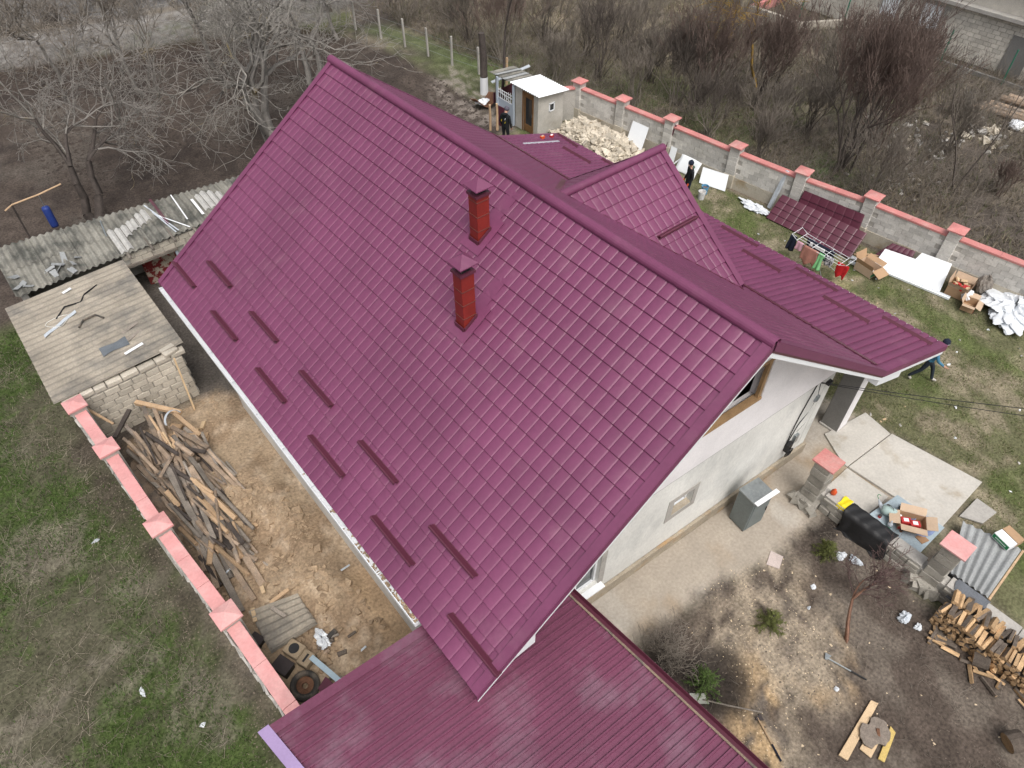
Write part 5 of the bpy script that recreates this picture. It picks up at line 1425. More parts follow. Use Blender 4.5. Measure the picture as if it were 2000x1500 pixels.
# ------------------------------------------------------------------ laundry rack and clothes
rk = thing('laundry_rack', 'folding metal laundry rack standing on the lawn', 'laundry rack', (21.7, 9.0, 0))
RC = Vector((21.7, 9.0, 0.92))
m = MB()
dy = Vector((-0.06, -0.92, 0)).normalized() * 0.9; dx = Vector((0.32, 0.0, 0))
for k in range(5):
    o_ = dx * (-1 + k * 0.5)
    m.tube([RC + o_ - dy, RC + o_ + dy], 0.008, 5)
for e in (-1, -.3, .3, 1):
    m.tube([RC - dx + dy * e, RC + dx + dy * e], 0.009, 5)
for e in (-1, 1):                                     # raised wings
    m.tube([RC - dx + dy * e, RC - dx + dy * e * 1.28 + Vector((0, 0, .12)), RC + dx + dy * e * 1.28 + Vector((0, 0, .12)), RC + dx + dy * e], 0.009, 5)
m.build('frame', M_WHITE, rk)
for e in (-1, 1):
    MB().tube([RC - dx * 1.0 + dy * 0.7 * e, RC + dx * 1.5 + dy * -0.75 * e + Vector((0, 0, -.90))], 0.010, 5).build('leg', M_GALV, rk)
    MB().tube([RC + dx * 1.0 + dy * 0.7 * e, RC - dx * 1.5 + dy * -0.75 * e + Vector((0, 0, -.90))], 0.010, 5).build('leg', M_GALV, rk)
def garment(name, label, cat, y0, y1, xb, drop_a, drop_b, material, seed, split=False):
    """cloth folded over a bar that runs along Y at x offset xb; drops in front (-X) and behind"""
    rg = random.Random(seed); ph = rg.uniform(0, 6)
    def P_(u, v):
        y = y0 + (y1 - y0) * u
        L = drop_a + drop_b; s = v * L - drop_a
        z = RC.z + 0.014 - max(abs(s) - 0.02, 0) * (1.0 if not split or s > 0 else 1 - 0.12 * math.sin(u * 9 + ph))
        x = RC.x + xb + (0.014 if s > 0 else -0.014) * min(1, abs(s) / 0.02) + (0.05 * math.sin(u * 10 + ph) * abs(s)) + (-0.10 * max(-s, 0) if s < 0 else 0.02 * s)
        yy = y + 0.05 * math.sin(v * 6 + ph) * (u - 0.5) * abs(s) * 2
        return (x, yy, z)
    return tag(MB().sheet(P_, 12, 14, 0.008).build(name, material, None, (RC.x + xb, (y0 + y1) / 2, RC.z), smooth=True), label, cat)
g1 = garment('jacket', 'black hooded jacket with a white logo on the rack end', 'jacket', 9.98, 10.25, -0.10, 0.62, 0.45, M_CLOTH_NAVY, 1)
m = MB()
m.tube([(21.50, 10.12, 0.965), (21.55, 10.05, 0.975), (21.57, 10.15, 0.97), (21.62, 10.06, 0.97), (21.64, 10.14, 0.965)], 0.008, 5)
MB().tube([(21.575, 10.22, .937), (21.60, 10.16, .943), (21.60, 10.10, .943), (21.585, 10.02, .94)], 0.009, 5).build('logo', M_CLOTH_WHITE, g1).matrix_parent_inverse = Matrix.Identity(4)
garment('trousers', 'salmon trousers hanging over the front of the laundry rack', 'trousers', 8.95, 9.55, -0.30, 0.62, 0.2, M_CLOTH_SALMON, 2, True)
garment('towel', 'light green towel hanging between the salmon and printed clothes', 'towel', 8.72, 8.93, -0.30, 0.66, 0.2, M_CLOTH_GREEN, 3)
garment('shirt', 'pink shirt behind the jacket on the rack', 'shirt', 9.6, 9.85, -0.28, 0.34, 0.2, M_CLOTH_PINK, 4)
garment('blouse', 'black and white printed blouse on the rack', 'blouse', 8.38, 8.68, -0.24, 0.36, 0.3, M_CLOTH_PRINT, 5)
garment('tracksuit_bottoms', 'bright red trousers at the near end of the rack', 'trousers', 7.80, 8.22, -0.22, 0.52, 0.35, M_CLOTH_RED, 6, True)
garment('vest', 'white vest lying over the middle bars of the rack', 'vest', 8.9, 9.3, -0.02, 0.12, 0.12, M_CLOTH_WHITE, 7)
garment('sock', 'white sock pegged beyond the white vest', 'sock', 9.4, 9.5, 0.0, 0.16, 0.12, M_CLOTH_WHITE, 8)
garment('trousers', 'dark navy trousers over the rear bars of the rack', 'trousers', 8.6, 9.7, 0.16, 0.2, 0.6, M_CLOTH_NAVY, 9)

# ------------------------------------------------------------------ things along the block wall
def tiled_panel(name, label, a, bb, c, d, nc, nr):
    V, F = tile_arrays(a, bb, c, d, nc, nr)
    o_ = np.array(a); e = thing(name, label, 'roof sheet', a)
    link_mesh('tile_surface', arrays_mesh('tile_surface', V - o_, F), M_WINE_TRIM, e)
    m = MB(); n = (Vector(bb) - Vector(a)).cross(Vector(d) - Vector(a)).normalized()
    m.slab([Vector(p) - n * 0.012 for p in (a, bb, c, d)], -n * 0.03); m.build('backing', M_WINE_TRIM, e)
    return e
tiled_panel('tile_sheet', 'large wine tile sheet leaning low against the block wall, in front', (23.05, 12.15, 0.03), (23.22, 8.55, 0.03), (23.95, 8.6, 0.80), (23.75, 12.15, 0.80), 10, 4)
tiled_panel('tile_sheet', 'darker wine tile sheet leaning upright behind the front one', (23.78, 11.5, 0.05), (24.05, 8.95, 0.05), (24.38, 9.1, 1.15), (24.08, 11.5, 1.15), 7, 4)
tiled_panel('tile_sheet', 'cut corner piece of wine tile sheet behind the white panels', (24.1, 8.1, 0.03), (24.35, 6.9, 0.03), (24.70, 7.0, 0.55), (24.52, 7.8, 0.55), 5, 3)
def panel(name, label, poly, dv, material=M_WHITE_SHEET, cat='panel'):
    return tag(MB().slab(poly, dv).build(name, material, None, poly[0], bevel=0.004), label, cat)
panel('foam_sheet', 'tall white panel leaning on the block wall beside the stone heap', [(22.70, 19.62, 0.02), (22.82, 18.76, 0.02), (23.22, 18.80, 1.12), (23.16, 19.68, 1.12)], (-0.02, 0, 0.01))
tag(MB().sheet(lambda u, v: (23.0 + 0.35 * v ** 1.6 + 0.05 * math.sin(u * 3), 16.9 - u * 1.05, 0.03 + 0.62 * v ** 1.3), 8, 8, 0.008).build('curved_panel', M_WHITE_SHEET, None, (23.0, 16.4, 0), smooth=True), 'curved white sheet propped at the wall behind the standing man', 'panel')
panel('foam_sheet', 'low wide white panel against the wall beside the buckets', [(23.02, 15.55, 0.02), (23.32, 14.42, 0.02), (23.62, 14.62, 0.58), (23.30, 15.70, 0.58)], (-0.02, 0, 0.01))
panel('white_strip', 'narrow white panel standing beside the wine downpipe', [(23.25, 17.55, 0.02), (23.30, 17.25, 0.02), (23.45, 17.28, 0.7), (23.42, 17.58, 0.7)], (-0.02, 0, 0.01))
tag(MB().bar((23.05, 17.2, 0.03), (23.42, 16.85, 0.55), 0.07, 0.03).build('white_trim', M_WHITE_SHEET, None, (23.05, 17.2, 0)), 'thin white trim piece leaning left of the curved sheet', 'trim')
panel('foam_sheet', 'L-shaped white sheet lying against the wall, the largest', [(23.55, 7.78, 0.03), (23.95, 5.45, 0.03), (24.72, 5.72, 0.72), (24.62, 6.75, 0.66), (24.40, 6.80, 0.46), (24.22, 7.85, 0.40)], (-0.02, 0, 0.02))
def profile(name, label, a, bb, w=0.12):
    a = Vector(a); bb = Vector(bb); d = (bb - a).normalized(); s = d.cross(Vector((0, 0, 1)))
    q = [(-w / 2, 0), (w / 2, 0), (w / 2, 0.07), (w / 2 - .008, 0.07), (w / 2 - .008, 0.008), (-w / 2 + .008, 0.008), (-w / 2 + .008, 0.07), (-w / 2, 0.07)]
    q = [s * x + Vector((0, 0, z)) for x, z in q]; k = len(q)
    return tag(MB().add([a + p for p in q] + [bb + p for p in q], [(i, (i + 1) % k, k + (i + 1) % k, k + i) for i in range(k)] + [tuple(range(k)), tuple(range(2 * k - 1, k - 1, -1))]).build(name, M_WHITE_SHEET, None, a), label, 'gutter')
profile('gutter_length', 'white gutter length lying along the foot of the white sheet', (23.42, 7.75, 0.03), (23.85, 5.05, 0.03), 0.16)
profile('gutter_length', 'white gutter length between the laundry rack and the cardboard box', (23.30, 8.75, 0.03), (23.45, 7.35, 0.03), 0.13)
profile('gutter_length', 'second white gutter length in front of the tile sheet foot', (23.02, 8.45, 0.03), (23.12, 7.55, 0.03), 0.12)
tag(MB().bar((23.6, 8.6, 0.03), (24.1, 7.6, 0.05), 0.06, 0.04).build('lath', M_WOOD_PALE, None, (23.6, 8.6, 0)), 'pale wooden lath on the ground at the wall foot', 'lath')
tag(MB().bar((23.75, 8.6, 0.03), (24.15, 7.9, 0.08), 0.05, 0.04).build('lath', M_WOOD_PALE, None, (23.75, 8.6, 0)), 'shorter wooden lath nearest the block wall foot', 'lath')
open_box('cardboard_box', 'open cardboard box on the lawn between rack and white sheet', (23.05, 7.75, 0.02), (0.55, 0.72, 0.30), -8, M_CARD_PALE, M_CARD, (-20, 70, 75, 25), band=M_GREEN)
open_box('cardboard_box', 'open cardboard box full of stone offcuts at the wall', (24.35, 5.05, 0.02), (0.62, 0.66, 0.36), 8, M_CARD, M_CARD_PALE, (80, 80, 60, 60))
r3 = random.Random(12)
for k in range(16):
    m = MB(); p = (24.35 + r3.uniform(-.26, .26), 5.05 + r3.uniform(-.28, .28), 0.36 + r3.uniform(-.03, .10))
    m.stone(p, (0.16, 0.10, 0.05), r3)
    tag(m.build('wood_offcut', M_PLANK if k % 3 else M_RED, None, p), 'offcut piled in the cardboard box at the wall', 'offcut', 'offcuts in the box at the wall')
open_box('cardboard_box', 'small open box with spread flaps before the plastic heap', (23.9, 4.42, 0.02), (0.52, 0.40, 0.26), 12, M_CARD, M_CARD_PALE, (-15, 60, 15, 20), band=M_RED)
def blob(name, label, cat, c, s, material, seed, n=9, wr=0.25):
    rb = random.Random(seed); ph = [rb.uniform(0, 6) for _ in range(6)]
    def P_(u, v):
        a = 2 * math.pi * u; b_ = math.pi * (v * 0.94 + 0.03)
        r_ = 1 + wr * (math.sin(3 * a + ph[0]) * math.sin(2 * b_ + ph[1]) + 0.6 * math.sin(7 * a + 5 * b_ + ph[2]) + 0.4 * math.sin(11 * a - 9 * b_ + ph[3]) + (0.16 * math.sin(17 * a + 13 * b_ + ph[4]) + 0.12 * math.sin(13 * a - 21 * b_ + ph[5]) if n > 11 else 0)) * 0.5
        return (c[0] + s[0] * r_ * math.cos(a) * math.sin(b_), c[1] + s[1] * r_ * math.sin(a) * math.sin(b_), max(c[2] + s[2] + s[2] * r_ * math.cos(b_), c[2] + 0.003))
    return tag(MB().sheet(P_, n * 3, n * 2).build(name, material, None, c, smooth=False), label, cat)
blob('plastic_sack', 'white plastic sack with red print on top of the wall-side box', 'sack', (24.25, 4.72, 0.02), (0.22, 0.20, 0.2), M_WHITE, 3)
blob('plastic_sack', 'bulging grey brown sack at the wall before the plastic heap', 'sack', (25.0, 4.55, 0.02), (0.28, 0.24, 0.36), M_BAG_GREY, 4)
blob('film_heap', 'big crumpled heap of clear plastic film on the lawn', 'plastic film', (24.75, 3.35, 0.0), (0.95, 0.85, 0.22), M_FILM, 5, 30, 0.6)
blob('film_heap', 'white sheet of packing foam behind the plastic film heap', 'packing foam', (25.35, 3.4, 0.02), (0.35, 0.75, 0.24), M_WHITE, 6, 12, 0.35)
blob('plastic_film', 'crumpled strip of clear film on the grass below the wall', 'plastic film', (23.25, 12.85, 0.0), (0.22, 0.72, 0.07), M_FILM, 7, 12, 0.6)
def pipe(name, label, a, bb, w, material):
    return tag(MB().bar(a, bb, w, w * 0.75).build(name, material, None, a, bevel=0.008), label, 'downpipe')
pipe('downpipe', 'pale grey downpipe leaning on the wall beside the tile sheets', (23.72, 12.52, 0.02), (24.12, 12.42, 1.56), 0.15, M_PLASTIC)
pipe('downpipe', 'wine red downpipe leaning on the wall behind the dormer', (23.30, 17.95, 0.02), (23.52, 17.62, 1.6), 0.10, M_WINE_TRIM)
def bucket(x, y, label, mat_b, mat_c):
    t = thing('bucket', label, 'bucket', (x, y, 0.0))
    MB().lathe([(0.12, 0), (0.15, 0.33), (0.158, 0.335), (0.158, 0.35), (0.14, 0.35), (0.112, 0.02)], 14, (x, y, 0), cap=True).build('pail', mat_b, t, smooth=False)
    MB().lathe([(0.001, 0.26), (0.135, 0.26)], 14, (x, y, 0), cap=False).build('contents', mat_c, t)
    MB().tube([(x - .155, y, .33), (x - .12, y - .1, .27), (x, y - .165, .22), (x + .12, y - .1, .27), (x + .155, y, .33)], 0.005, 5).build('handle', M_GALV, t)
bucket(22.15, 14.72, 'white plastic bucket on the grass, nearer of two', M_CLOTH_WHITE, M_CONC)
bucket(22.55, 14.90, 'pale blue plastic bucket on the grass, farther of two', M_BLUE_MID, M_RUST)

# ------------------------------------------------------------------ rubble heap by the outhouse
rb = random.Random(77)
def heap(x, y):
    d = poly_sd(np.array([x]), np.array([y]), [(20.8, 22.6), (22.8, 22.6), (23.0, 21.2), (23.15, 19.0), (22.2, 18.2), (20.9, 18.6), (20.2, 20.5)])[0]
    return max(0.0, min(1.0, d / 1.0)) ** 0.8 * (0.50 + 0.30 * (x - 20.5) / 2.4) * (1.0 + 0.25 * (y - 20) / 2)
xs = np.linspace(20.0, 23.2, 26); ys = np.linspace(18.0, 22.7, 32)
Vh = np.array([(x, y, heap(x, y) - 0.05) for x in xs for y in ys])
nh = len(ys)
Fh = np.array([(i * nh + j, (i + 1) * nh + j, (i + 1) * nh + j + 1, i * nh + j + 1) for i in range(len(xs) - 1) for j in range(nh - 1)])
core = link_mesh('rubble_core', arrays_mesh('rubble_core', Vh, Fh), M_STONE)
stuff(core, 'packed rubble inside the pale stone heap', 'rubble')
stone_me = []
for k in range(8):
    m = MB(); m.stone((0, 0, 0), (0.27, 0.19, 0.13), rb, 0.0, 0.3); me = m.mesh('rubble_stone'); me.materials.append(M_STONE); stone_me.append(me)
n = 0; rest = MB()
while n < 800:
    x = rb.uniform(20.1, 23.1); y = rb.uniform(18.1, 22.6); h = heap(x, y)
    if h < 0.03 and rb.random() > 0.12: continue
    if n < 300:
        o = bpy.data.objects.new('rubble_stone', stone_me[n % 8]); COL.objects.link(o)
        o.location = (x, y, h + rb.uniform(-.01, .05)); o.rotation_euler = (rb.uniform(-.5, .5), rb.uniform(-.5, .5), rb.uniform(0, 6.3)); s = rb.uniform(0.55, 1.35); o.scale = (s, s, s)
        tag(o, 'broken pale limestone lying in the heap beside the outhouse', 'stone', 'stones of the rubble heap')
    else:
        s = rb.uniform(0.4, 0.9); rest.stone((x, y, h + rb.uniform(-.03, .02)), (0.22 * s, 0.17 * s, 0.12 * s), rb)
    n += 1
stuff(rest.build('rubble_fragments', M_STONE, None), 'small fragments between the stones of the pale heap', 'rubble')

# ------------------------------------------------------------------ old barrow and post by the gate
t = thing('scrap_trough', 'rusty sheet trough full of rubbish near the gate', 'trough', (20.3, 27.0, 0))
MB().sheet(lambda u, v: (19.75 + u * 1.15, 26.4 + v * 0.75, 0.12 + 0.42 * abs(2 * u - 1) ** 1.5 + 0.06 * math.sin(v * 5)), 12, 6, 0.02).build('trough', M_RUST, t)
blob('plastic_sheet', 'white plastic rag lying in the rusty trough', 'plastic', (20.2, 26.75, 0.22), (0.35, 0.22, 0.09), M_WHITE, 21, 8, 0.5)
for i, (x, y, h, lb) in enumerate(((19.35, 24.55, 1.25, 'wooden fence post behind the man in black'), (19.1, 24.75, 1.2, 'second wooden post left of the man in black'), (18.0, 22.9, 0.7, 'short stake beyond the far roof corner'))):
    t = thing('wooden_post', lb, 'post', (x, y, 0))
    MB().tube([(x, y, 0), (x + .01, y, h * .6), (x, y + .01, h)], [0.06, 0.055, 0.05], 8).build('shaft', M_WOOD_PALE, t)
    MB().lathe([(0.052, 0), (0.045, 0.02), (0.01, 0.025)], 8, (x, y + .01, h)).build('post_top', M_PLANK, t)
tag(MB().slab([(19.75, 24.5, 0.02), (19.72, 24.95, 0.02), (19.72, 24.95, 0.95), (19.75, 24.5, 0.95)], (-0.03, 0, 0)).build('wine_board', M_WINE_TRIM, None, (19.75, 24.7, 0)), 'narrow dark red board standing by the gate posts', 'board')

# wire fence
FP = [((21.0, 37.2), 1.55), ((21.38, 35.3), 1.5), ((21.66, 33.45), 1.48), ((21.95, 31.65), 1.5), ((22.38, 29.85), 1.4), ((22.72, 28.0), 1.35), ((20.55, 39.2), 1.5)]
m0 = MB().bar((0, 0, 0), (0, 0, 1.5), 0.10); m0.stone((0, 0, 1.5), (0.09, 0.09, 0.05), random.Random(1), 0, 0.1)
names = ['nearest the gate', 'second from the gate', 'third from the gate', 'fourth from the gate', 'fifth from the gate', 'sixth from the gate', 'farthest, partly in branches']
srt = sorted(FP, key=lambda q: q[0][1])
for i, ((x, y), h) in enumerate(srt):
    t = thing('fence_post', 'pale concrete post of the wire fence, ' + names[i], 'post', (x, y, -0.05), 'posts of the wire fence')
    lean = random.Random(i).uniform(-.04, .04)
    MB().bar((x, y, -0.05), (x + lean, y, h), 0.10, 0.10).build('shaft', M_WOOD_PALE if i == 0 else M_CONC, t, bevel=0.012)
    MB().box((x + lean * .8, y, h * .8), (0.112, 0.112, 0.012)).build('wire_tie', M_GALV, t)
wf = thing('fence_wire', 'thin strands of wire strung between the concrete posts', 'wire', (21.5, 33, 0))
for z in (0.35, 0.75, 1.15):
    MB().tube([(x, y, z) for (x, y), h in srt], 0.006, 4).build('strand', M_GALV, wf)

# ------------------------------------------------------------------ left yard: timber pile and junk
def beam(name, label, a, bb, w, h, material, group=None, roll=0, cat='timber', round_=False):
    a = Vector(a); bb = Vector(bb)
    m = MB()
    if round_: m.tube([a, a.lerp(bb, .5) + Vector((0, 0, random.uniform(-.02, .02))), bb], [w / 2, w / 2 * .95, w / 2 * .85], 8)
    else: m.bar(a, bb, w, h, roll=roll)
    return tag(m.build(name, material, None, a, bevel=0 if round_ else 0.006), label, cat, group)
PX_ = [  # start, end (world), width, height, material, round, label
    ((0.602, 14.167, 0.75), (0.587, 10.08, 0.16), 0.17, 0.05, M_WOOD_OLD, 0, 'long brown plank reaching farthest over the tan dirt'),
    ((0.132, 14.611, 0.85), (-0.107, 9.835, 0.2), 0.16, 0.06, M_WOOD_GREY, 0, 'long grey plank running down the middle of the timber pile'),
    ((0.195, 12.306, 0.38), (0.266, 9.948, 0.14), 0.13, 0.09, M_WOOD_OLD, 0, 'sawn brown beam with a clean end beside the grey plank'),
    ((0.621, 16.592, 0.95), (0.084, 12.15, 0.45), 0.12, 0.12, M_WOOD_OLD, 1, 'long reddish pole on top of the timber pile'),
    ((-0.225, 16.573, 0.85), (0.36, 13.845, 0.55), 0.12, 0.12, M_WOOD_OLD, 1, 'straight pole slanting from the wall side of the pile'),
    ((0.302, 17.098, 1), (1.151, 15.958, 0.95), 0.13, 0.12, M_WOOD_PALE, 0, 'thick pale beam lying across the top end of the pile'),
    ((-0.909, 17.373, 1.5), (-0.445, 16.577, 1.1), 0.09, 0.09, M_WOOD_PALE, 1, 'thin orange pole leaning off the wall pillar'),
    ((0.666, 14.697, 0.72), (0.989, 13.127, 0.35), 0.11, 0.11, M_WOOD_OLD, 1, 'round pole on the right flank of the pile'),
    ((1.46, 14.118, 0.3), (1.604, 12.414, 0.18), 0.07, 0.07, M_WOOD_GREY, 1, 'thin grey pole lying apart on the dirt'),
    ((1.33, 15.226, 0.62), (1.07, 12.837, 0.2), 0.09, 0.09, M_WOOD_GREY, 1, 'long grey pole along the right edge of the pile'),
    ((-0.074, 11.832, 0.3), (-0.31, 10.791, 0.15), 0.14, 0.05, M_WOOD_OLD, 0, 'short plank stub beside the wall at the pile foot'),
    ((0.073, 16.881, 1.05), (-0.596, 16.284, 0.9), 0.12, 0.07, M_TRUNK_DARK, 0, 'dark charred board across the top of the pile'),
    ((0.982, 16.049, 0.95), (1.261, 15.185, 0.6), 0.11, 0.10, M_WOOD_PALE, 0, 'pale squared beam at the upper right of the pile'),
    ((0.407, 16.786, 1), (0.171, 14.474, 0.8), 0.11, 0.09, M_WOOD_OLD, 0, 'brown beam next to the reddish pole'),
    ((0.629, 15.096, 0.85), (0.817, 14.52, 0.75), 0.14, 0.14, M_WOOD_OLD, 1, 'short fat log on the pile'),
    ((0.484, 15.648, 0.88), (0.463, 14.685, 0.72), 0.08, 0.07, M_PLANK, 0, 'fresh split stake in the pile'),
    ((-0.45, 15.222, 0.6), (-0.117, 13.278, 0.35), 0.11, 0.10, M_WOOD_OLD, 0, 'squared beam on the wall flank of the pile'),
    ((-0.18, 13.93, 0.6), (-0.107, 13.386, 0.45), 0.12, 0.10, M_WOOD_PALE, 0, 'short pale block end on the wall flank'),
]
for i, (a, bb, w, h, mm, rd, lb) in enumerate(PX_):
    beam('timber', lb, a, bb, w, h, mm, None, random.Random(i).uniform(-20, 20), 'timber', bool(rd))
rt = random.Random(99)
LONG = ['left', 'right']
for k in range(26):
    x = rt.uniform(-0.25, 1.25); y = rt.uniform(15.2, 16.4); z = rt.uniform(.55, .95) * (1 - 0.35 * abs(x - .3)); L = rt.uniform(1.8, 3.6)
    a_ = R(rt.gauss(-83, 5)); p = Vector((x, y, z)); q = p + Vector((math.cos(a_) * L, math.sin(a_) * L, -rt.uniform(.15, .45)))
    q.x = max(q.x, -0.42 + 0.045 * (16.4 - q.y) + .15); q.z = max(q.z, .15)
    w = rt.uniform(.07, .12)
    beam('timber', 'long weathered timber lying lengthwise in the pile by the pink-capped wall', p, q, w, w * rt.uniform(.5, .9), rt.choice([M_WOOD_OLD, M_WOOD_OLD, M_WOOD_GREY]), 'long timbers of the pile', rt.uniform(-30, 30), 'timber', rt.random() < .4)
for k in range(120):
    u = rt.random(); y = 16.4 - u * 4.6; half = 0.95 * (1 - 0.45 * u)
    x = -0.45 + 0.045 * (16.4 - y) + rt.uniform(-0.12, 1.65) * (1 - 0.35 * u)
    z = max(0.14, (1.0 - 0.5 * u) * (1 - abs((x - 0.25) / 1.35) ** 2)) * rt.uniform(0.35, 1.0) + 0.08
    L = rt.uniform(0.6, 1.7); a_ = R(rt.gauss(-84, 24 if rt.random() < .25 else 9))
    d = Vector((math.cos(a_), math.sin(a_), rt.uniform(-.22, .12)))
    p = Vector((x, y, z)); q = p + d * L
    if q.x < -0.35: q.x = -0.2
    w = rt.uniform(0.06, 0.13)
    beam('timber', 'weathered short timber jumbled in the pile beside the pink-capped wall', p, q, w, w * rt.uniform(.5, 1), rt.choice([M_WOOD_OLD, M_WOOD_OLD, M_WOOD_OLD, M_WOOD_GREY, M_WOOD_GREY, M_TRUNK_DARK, M_WOOD_PALE]), 'short timbers of the pile', rt.uniform(-40, 40), 'timber', rt.random() < 0.45)
blob('bark_debris', 'bark and rotten scraps under the timber pile', 'debris', (0.2, 14.2, 0.0), (0.9, 2.2, 0.12), M_WOOD_OLD, 9, 14, 0.4)
tag(MB().bar((1.706, 16.99, 1.95), (1.568, 16.725, 0.1), 0.06, 0.045).build('wooden_pole', M_PLANK, None, (1.568, 16.725, 0.1)), 'fresh wooden pole leaning on the limestone shed wall', 'pole')
def band(name, label, c, r, h, a0, a1, material, tilt=0, rz=0, t_=0.012):
    m = MB().at(c, rz, tilt)
    m.sheet(lambda u, v: (r * math.cos(a0 + (a1 - a0) * u), r * math.sin(a0 + (a1 - a0) * u), v * h), 20, 1, t_)
    return tag(m.build(name, material, None, c), label, 'hoop')
band('plastic_hoop', 'pale blue curved strip arched on top of the timber pile', (0.867, 15.741, 1.05), 0.28, 0.08, 0.1, 2.9, M_PLASTIC, 70, 30)
for i, (p, r_, tl, lb) in enumerate(((((1.138, 12.539, 0.12)), 0.14, 0, 'small pale blue ring on the dirt, nearest the house'), (((0.713, 12.459, 0.15)), 0.16, 25, 'pale blue strip loop among the plank ends, middle'), (((0.565, 12.306, 0.12)), 0.17, -20, 'pale blue strip loop under the brown plank'), (((0.376, 12.13, 0.12)), 0.13, 10, 'pale blue strip loop nearest the grey plank'))):
    band('plastic_hoop', lb, p, r_, 0.05, 0.2, 6.1 if i == 0 else 4.6, M_PLASTIC, tl, 40 * i)
# scraps near the shed corner
r9 = random.Random(44)
for k in range(7):
    x, y = 1.2 + r9.uniform(-.35, .5), 15.7 + r9.uniform(-.5, .5); z = gz(x, y)
    tag(MB().box((x, y, z + 0.06), (r9.uniform(.2, .4), r9.uniform(.08, .16), 0.06), r9.uniform(0, 180), r9.uniform(-10, 10)).build('board_scrap', r9.choice([M_PLANK, M_WOOD_PALE]), None, (x, y, z)), 'fresh board scrap lying by the shed corner at the pile end', 'board', 'board scraps by the shed corner')
t = thing('red_can', 'small red and white can lying by the shed wall', 'can', ((1.719, 16.445, 0.1)))
c = (1.719, 16.445, 0.1)
MB().lathe([(0.06, 0), (0.065, 0.01), (0.065, 0.14), (0.05, 0.15)], 10, c).build('body', M_RED, t)
MB().lathe([(0.066, 0.05), (0.066, 0.09)], 10, c, False).build('paper_label', M_WHITE, t)

# stacked corrugated sheets half buried, tyre, blocks, strips by the garage
cj = thing('sheet_stack', 'stack of tan corrugated sheets lying on the dirt beside the pink-capped wall', 'sheet stack', (0.5, 9.0, 0))
for k in range(4):
    z = 0.22 + k * 0.035
    corrugated((-0.02 + .02 * k, 8.45, z), (0.02, 9.65, z), (1.12, 9.32, z + .02), (1.12 - .03 * k, 8.40, z + .02), 6, 0.03, 0.012, 6).build('sheet', M_ASB_T, cj)
for i, (x, y, L, rz, mm, lb) in enumerate(((0.55, 9.15, 0.42, -70, M_WOOD_GREY, 'short grey stick lying on the sheet stack'), (0.75, 9.55, 0.5, 5, M_WOOD_PALE, 'short plank at the upper edge of the sheet stack'), (0.52, 9.95, 0.2, 80, M_PLANK, 'small orange block above the sheet stack'), (0.08, 9.5, 0.35, 75, M_PLANK, 'thin lath at the left edge of the sheet stack'))):
    tag(MB().box((x, y, 0.41 if i < 1 else 0.33), (L, 0.09, 0.06), rz).build('stick', mm, None, (x, y, .35)), lb, 'stick')
def tyre(x, y, z, r_, rz, tilt, label, mm):
    t = thing('tyre', label, 'tyre', (x, y, z))
    prof = [(r_ * .58, -.07), (r_ * .86, -.095), (r_, -.06), (r_, .06), (r_ * .86, .095), (r_ * .58, .07), (r_ * .62, .05), (r_ * .62, -.05), (r_ * .58, -.07)]
    MB().at((x, y, z + 0.1), rz, tilt).lathe(prof, 22, cap=False).build('rubber', mm, t, smooth=True)
    MB().at((x, y, z + 0.1), rz, tilt).lathe([(r_ * .60, -.03), (r_ * .60, .03), (r_ * .2, .02), (r_ * .2, -.02), (r_ * .60, -.03)], 18, cap=False).build('rim', M_RUST, t)
tyre(0.22, 7.35, 0.12, 0.32, 20, 14, 'muddy tyre half hidden by the junk at the garage', M_RUBBER)
tyre(0.45, 6.55, 0.05, 0.30, 0, -8, 'second muddy tyre nearest the garage roof', M_RUBBER)
t = thing('hollow_block', 'tan concrete block with a round black hole by the wall', 'block', (0.42, 8.15, 0.2))
MB().box((0.42, 8.15, 0.33), (0.34, 0.42, 0.2), 22).build('body', mat('tan_concrete', (0.30, 0.235, 0.16), 0.95, 0.15), t, bevel=0.02)
MB().at((0.42, 8.15, 0.432), 22).lathe([(0.12, 0), (0.12, 0.004)], 18).build('hole', M_BLACK, t)
t = thing('slotted_block', 'tan concrete block with a slot beside the holed block', 'block', (0.52, 7.85, 0.15))
MB().box((0.52, 7.82, 0.27), (0.34, 0.30, 0.2), 22).build('body', MATS['tan_concrete'], t, bevel=0.02)
MB().box((0.52, 7.82, 0.372), (0.2, 0.05, 0.006), 22).build('slot', M_BLACK, t)
for i, (x, y, z, s, mm, lb) in enumerate(((0.05, 8.05, 0.15, (0.3, 0.4, 0.25), M_BLACK, 'black plastic crate wedged against the pink-capped wall'), (-0.12, 9.0, 0.12, (0.18, 0.3, 0.2), M_BLACK, 'dark box beside the sheet stack at the wall'))):
    t = thing('plastic_crate', lb, 'crate', (x, y, 0.0))
    MB().box((x, y, z), s, 20).build('body', mm, t, bevel=0.02)
    MB().box((x, y, z + s[2] / 2), (s[0] + .03, s[1] + .03, 0.03), 20).build('rim', M_DARKMETAL, t, bevel=0.008)
beam('blue_board', 'pale blue painted board across the junk heap', (0.62, 7.75, 0.40), (0.98, 6.35, 0.38), 0.12, 0.03, M_BLUE_PALE, None, 0, 'board')
panel('metal_offcut', 'bent wine metal offcut on the tyre', [(0.40, 7.05, 0.38), (0.42, 6.72, 0.46), (0.72, 6.85, 0.42), (0.66, 7.18, 0.36)], (0, 0, 0.01), M_WINE_TRIM, 'metal offcut')
t = thing('wheel_hub', 'rusty axle with pipes below the blue board', 'axle', (0.55, 6.7, 0.1))
MB().tube([(0.28, 6.55, 0.30), (0.62, 6.75, 0.32), (0.8, 6.85, 0.30)], 0.03, 7).build('axle', M_RUST, t)
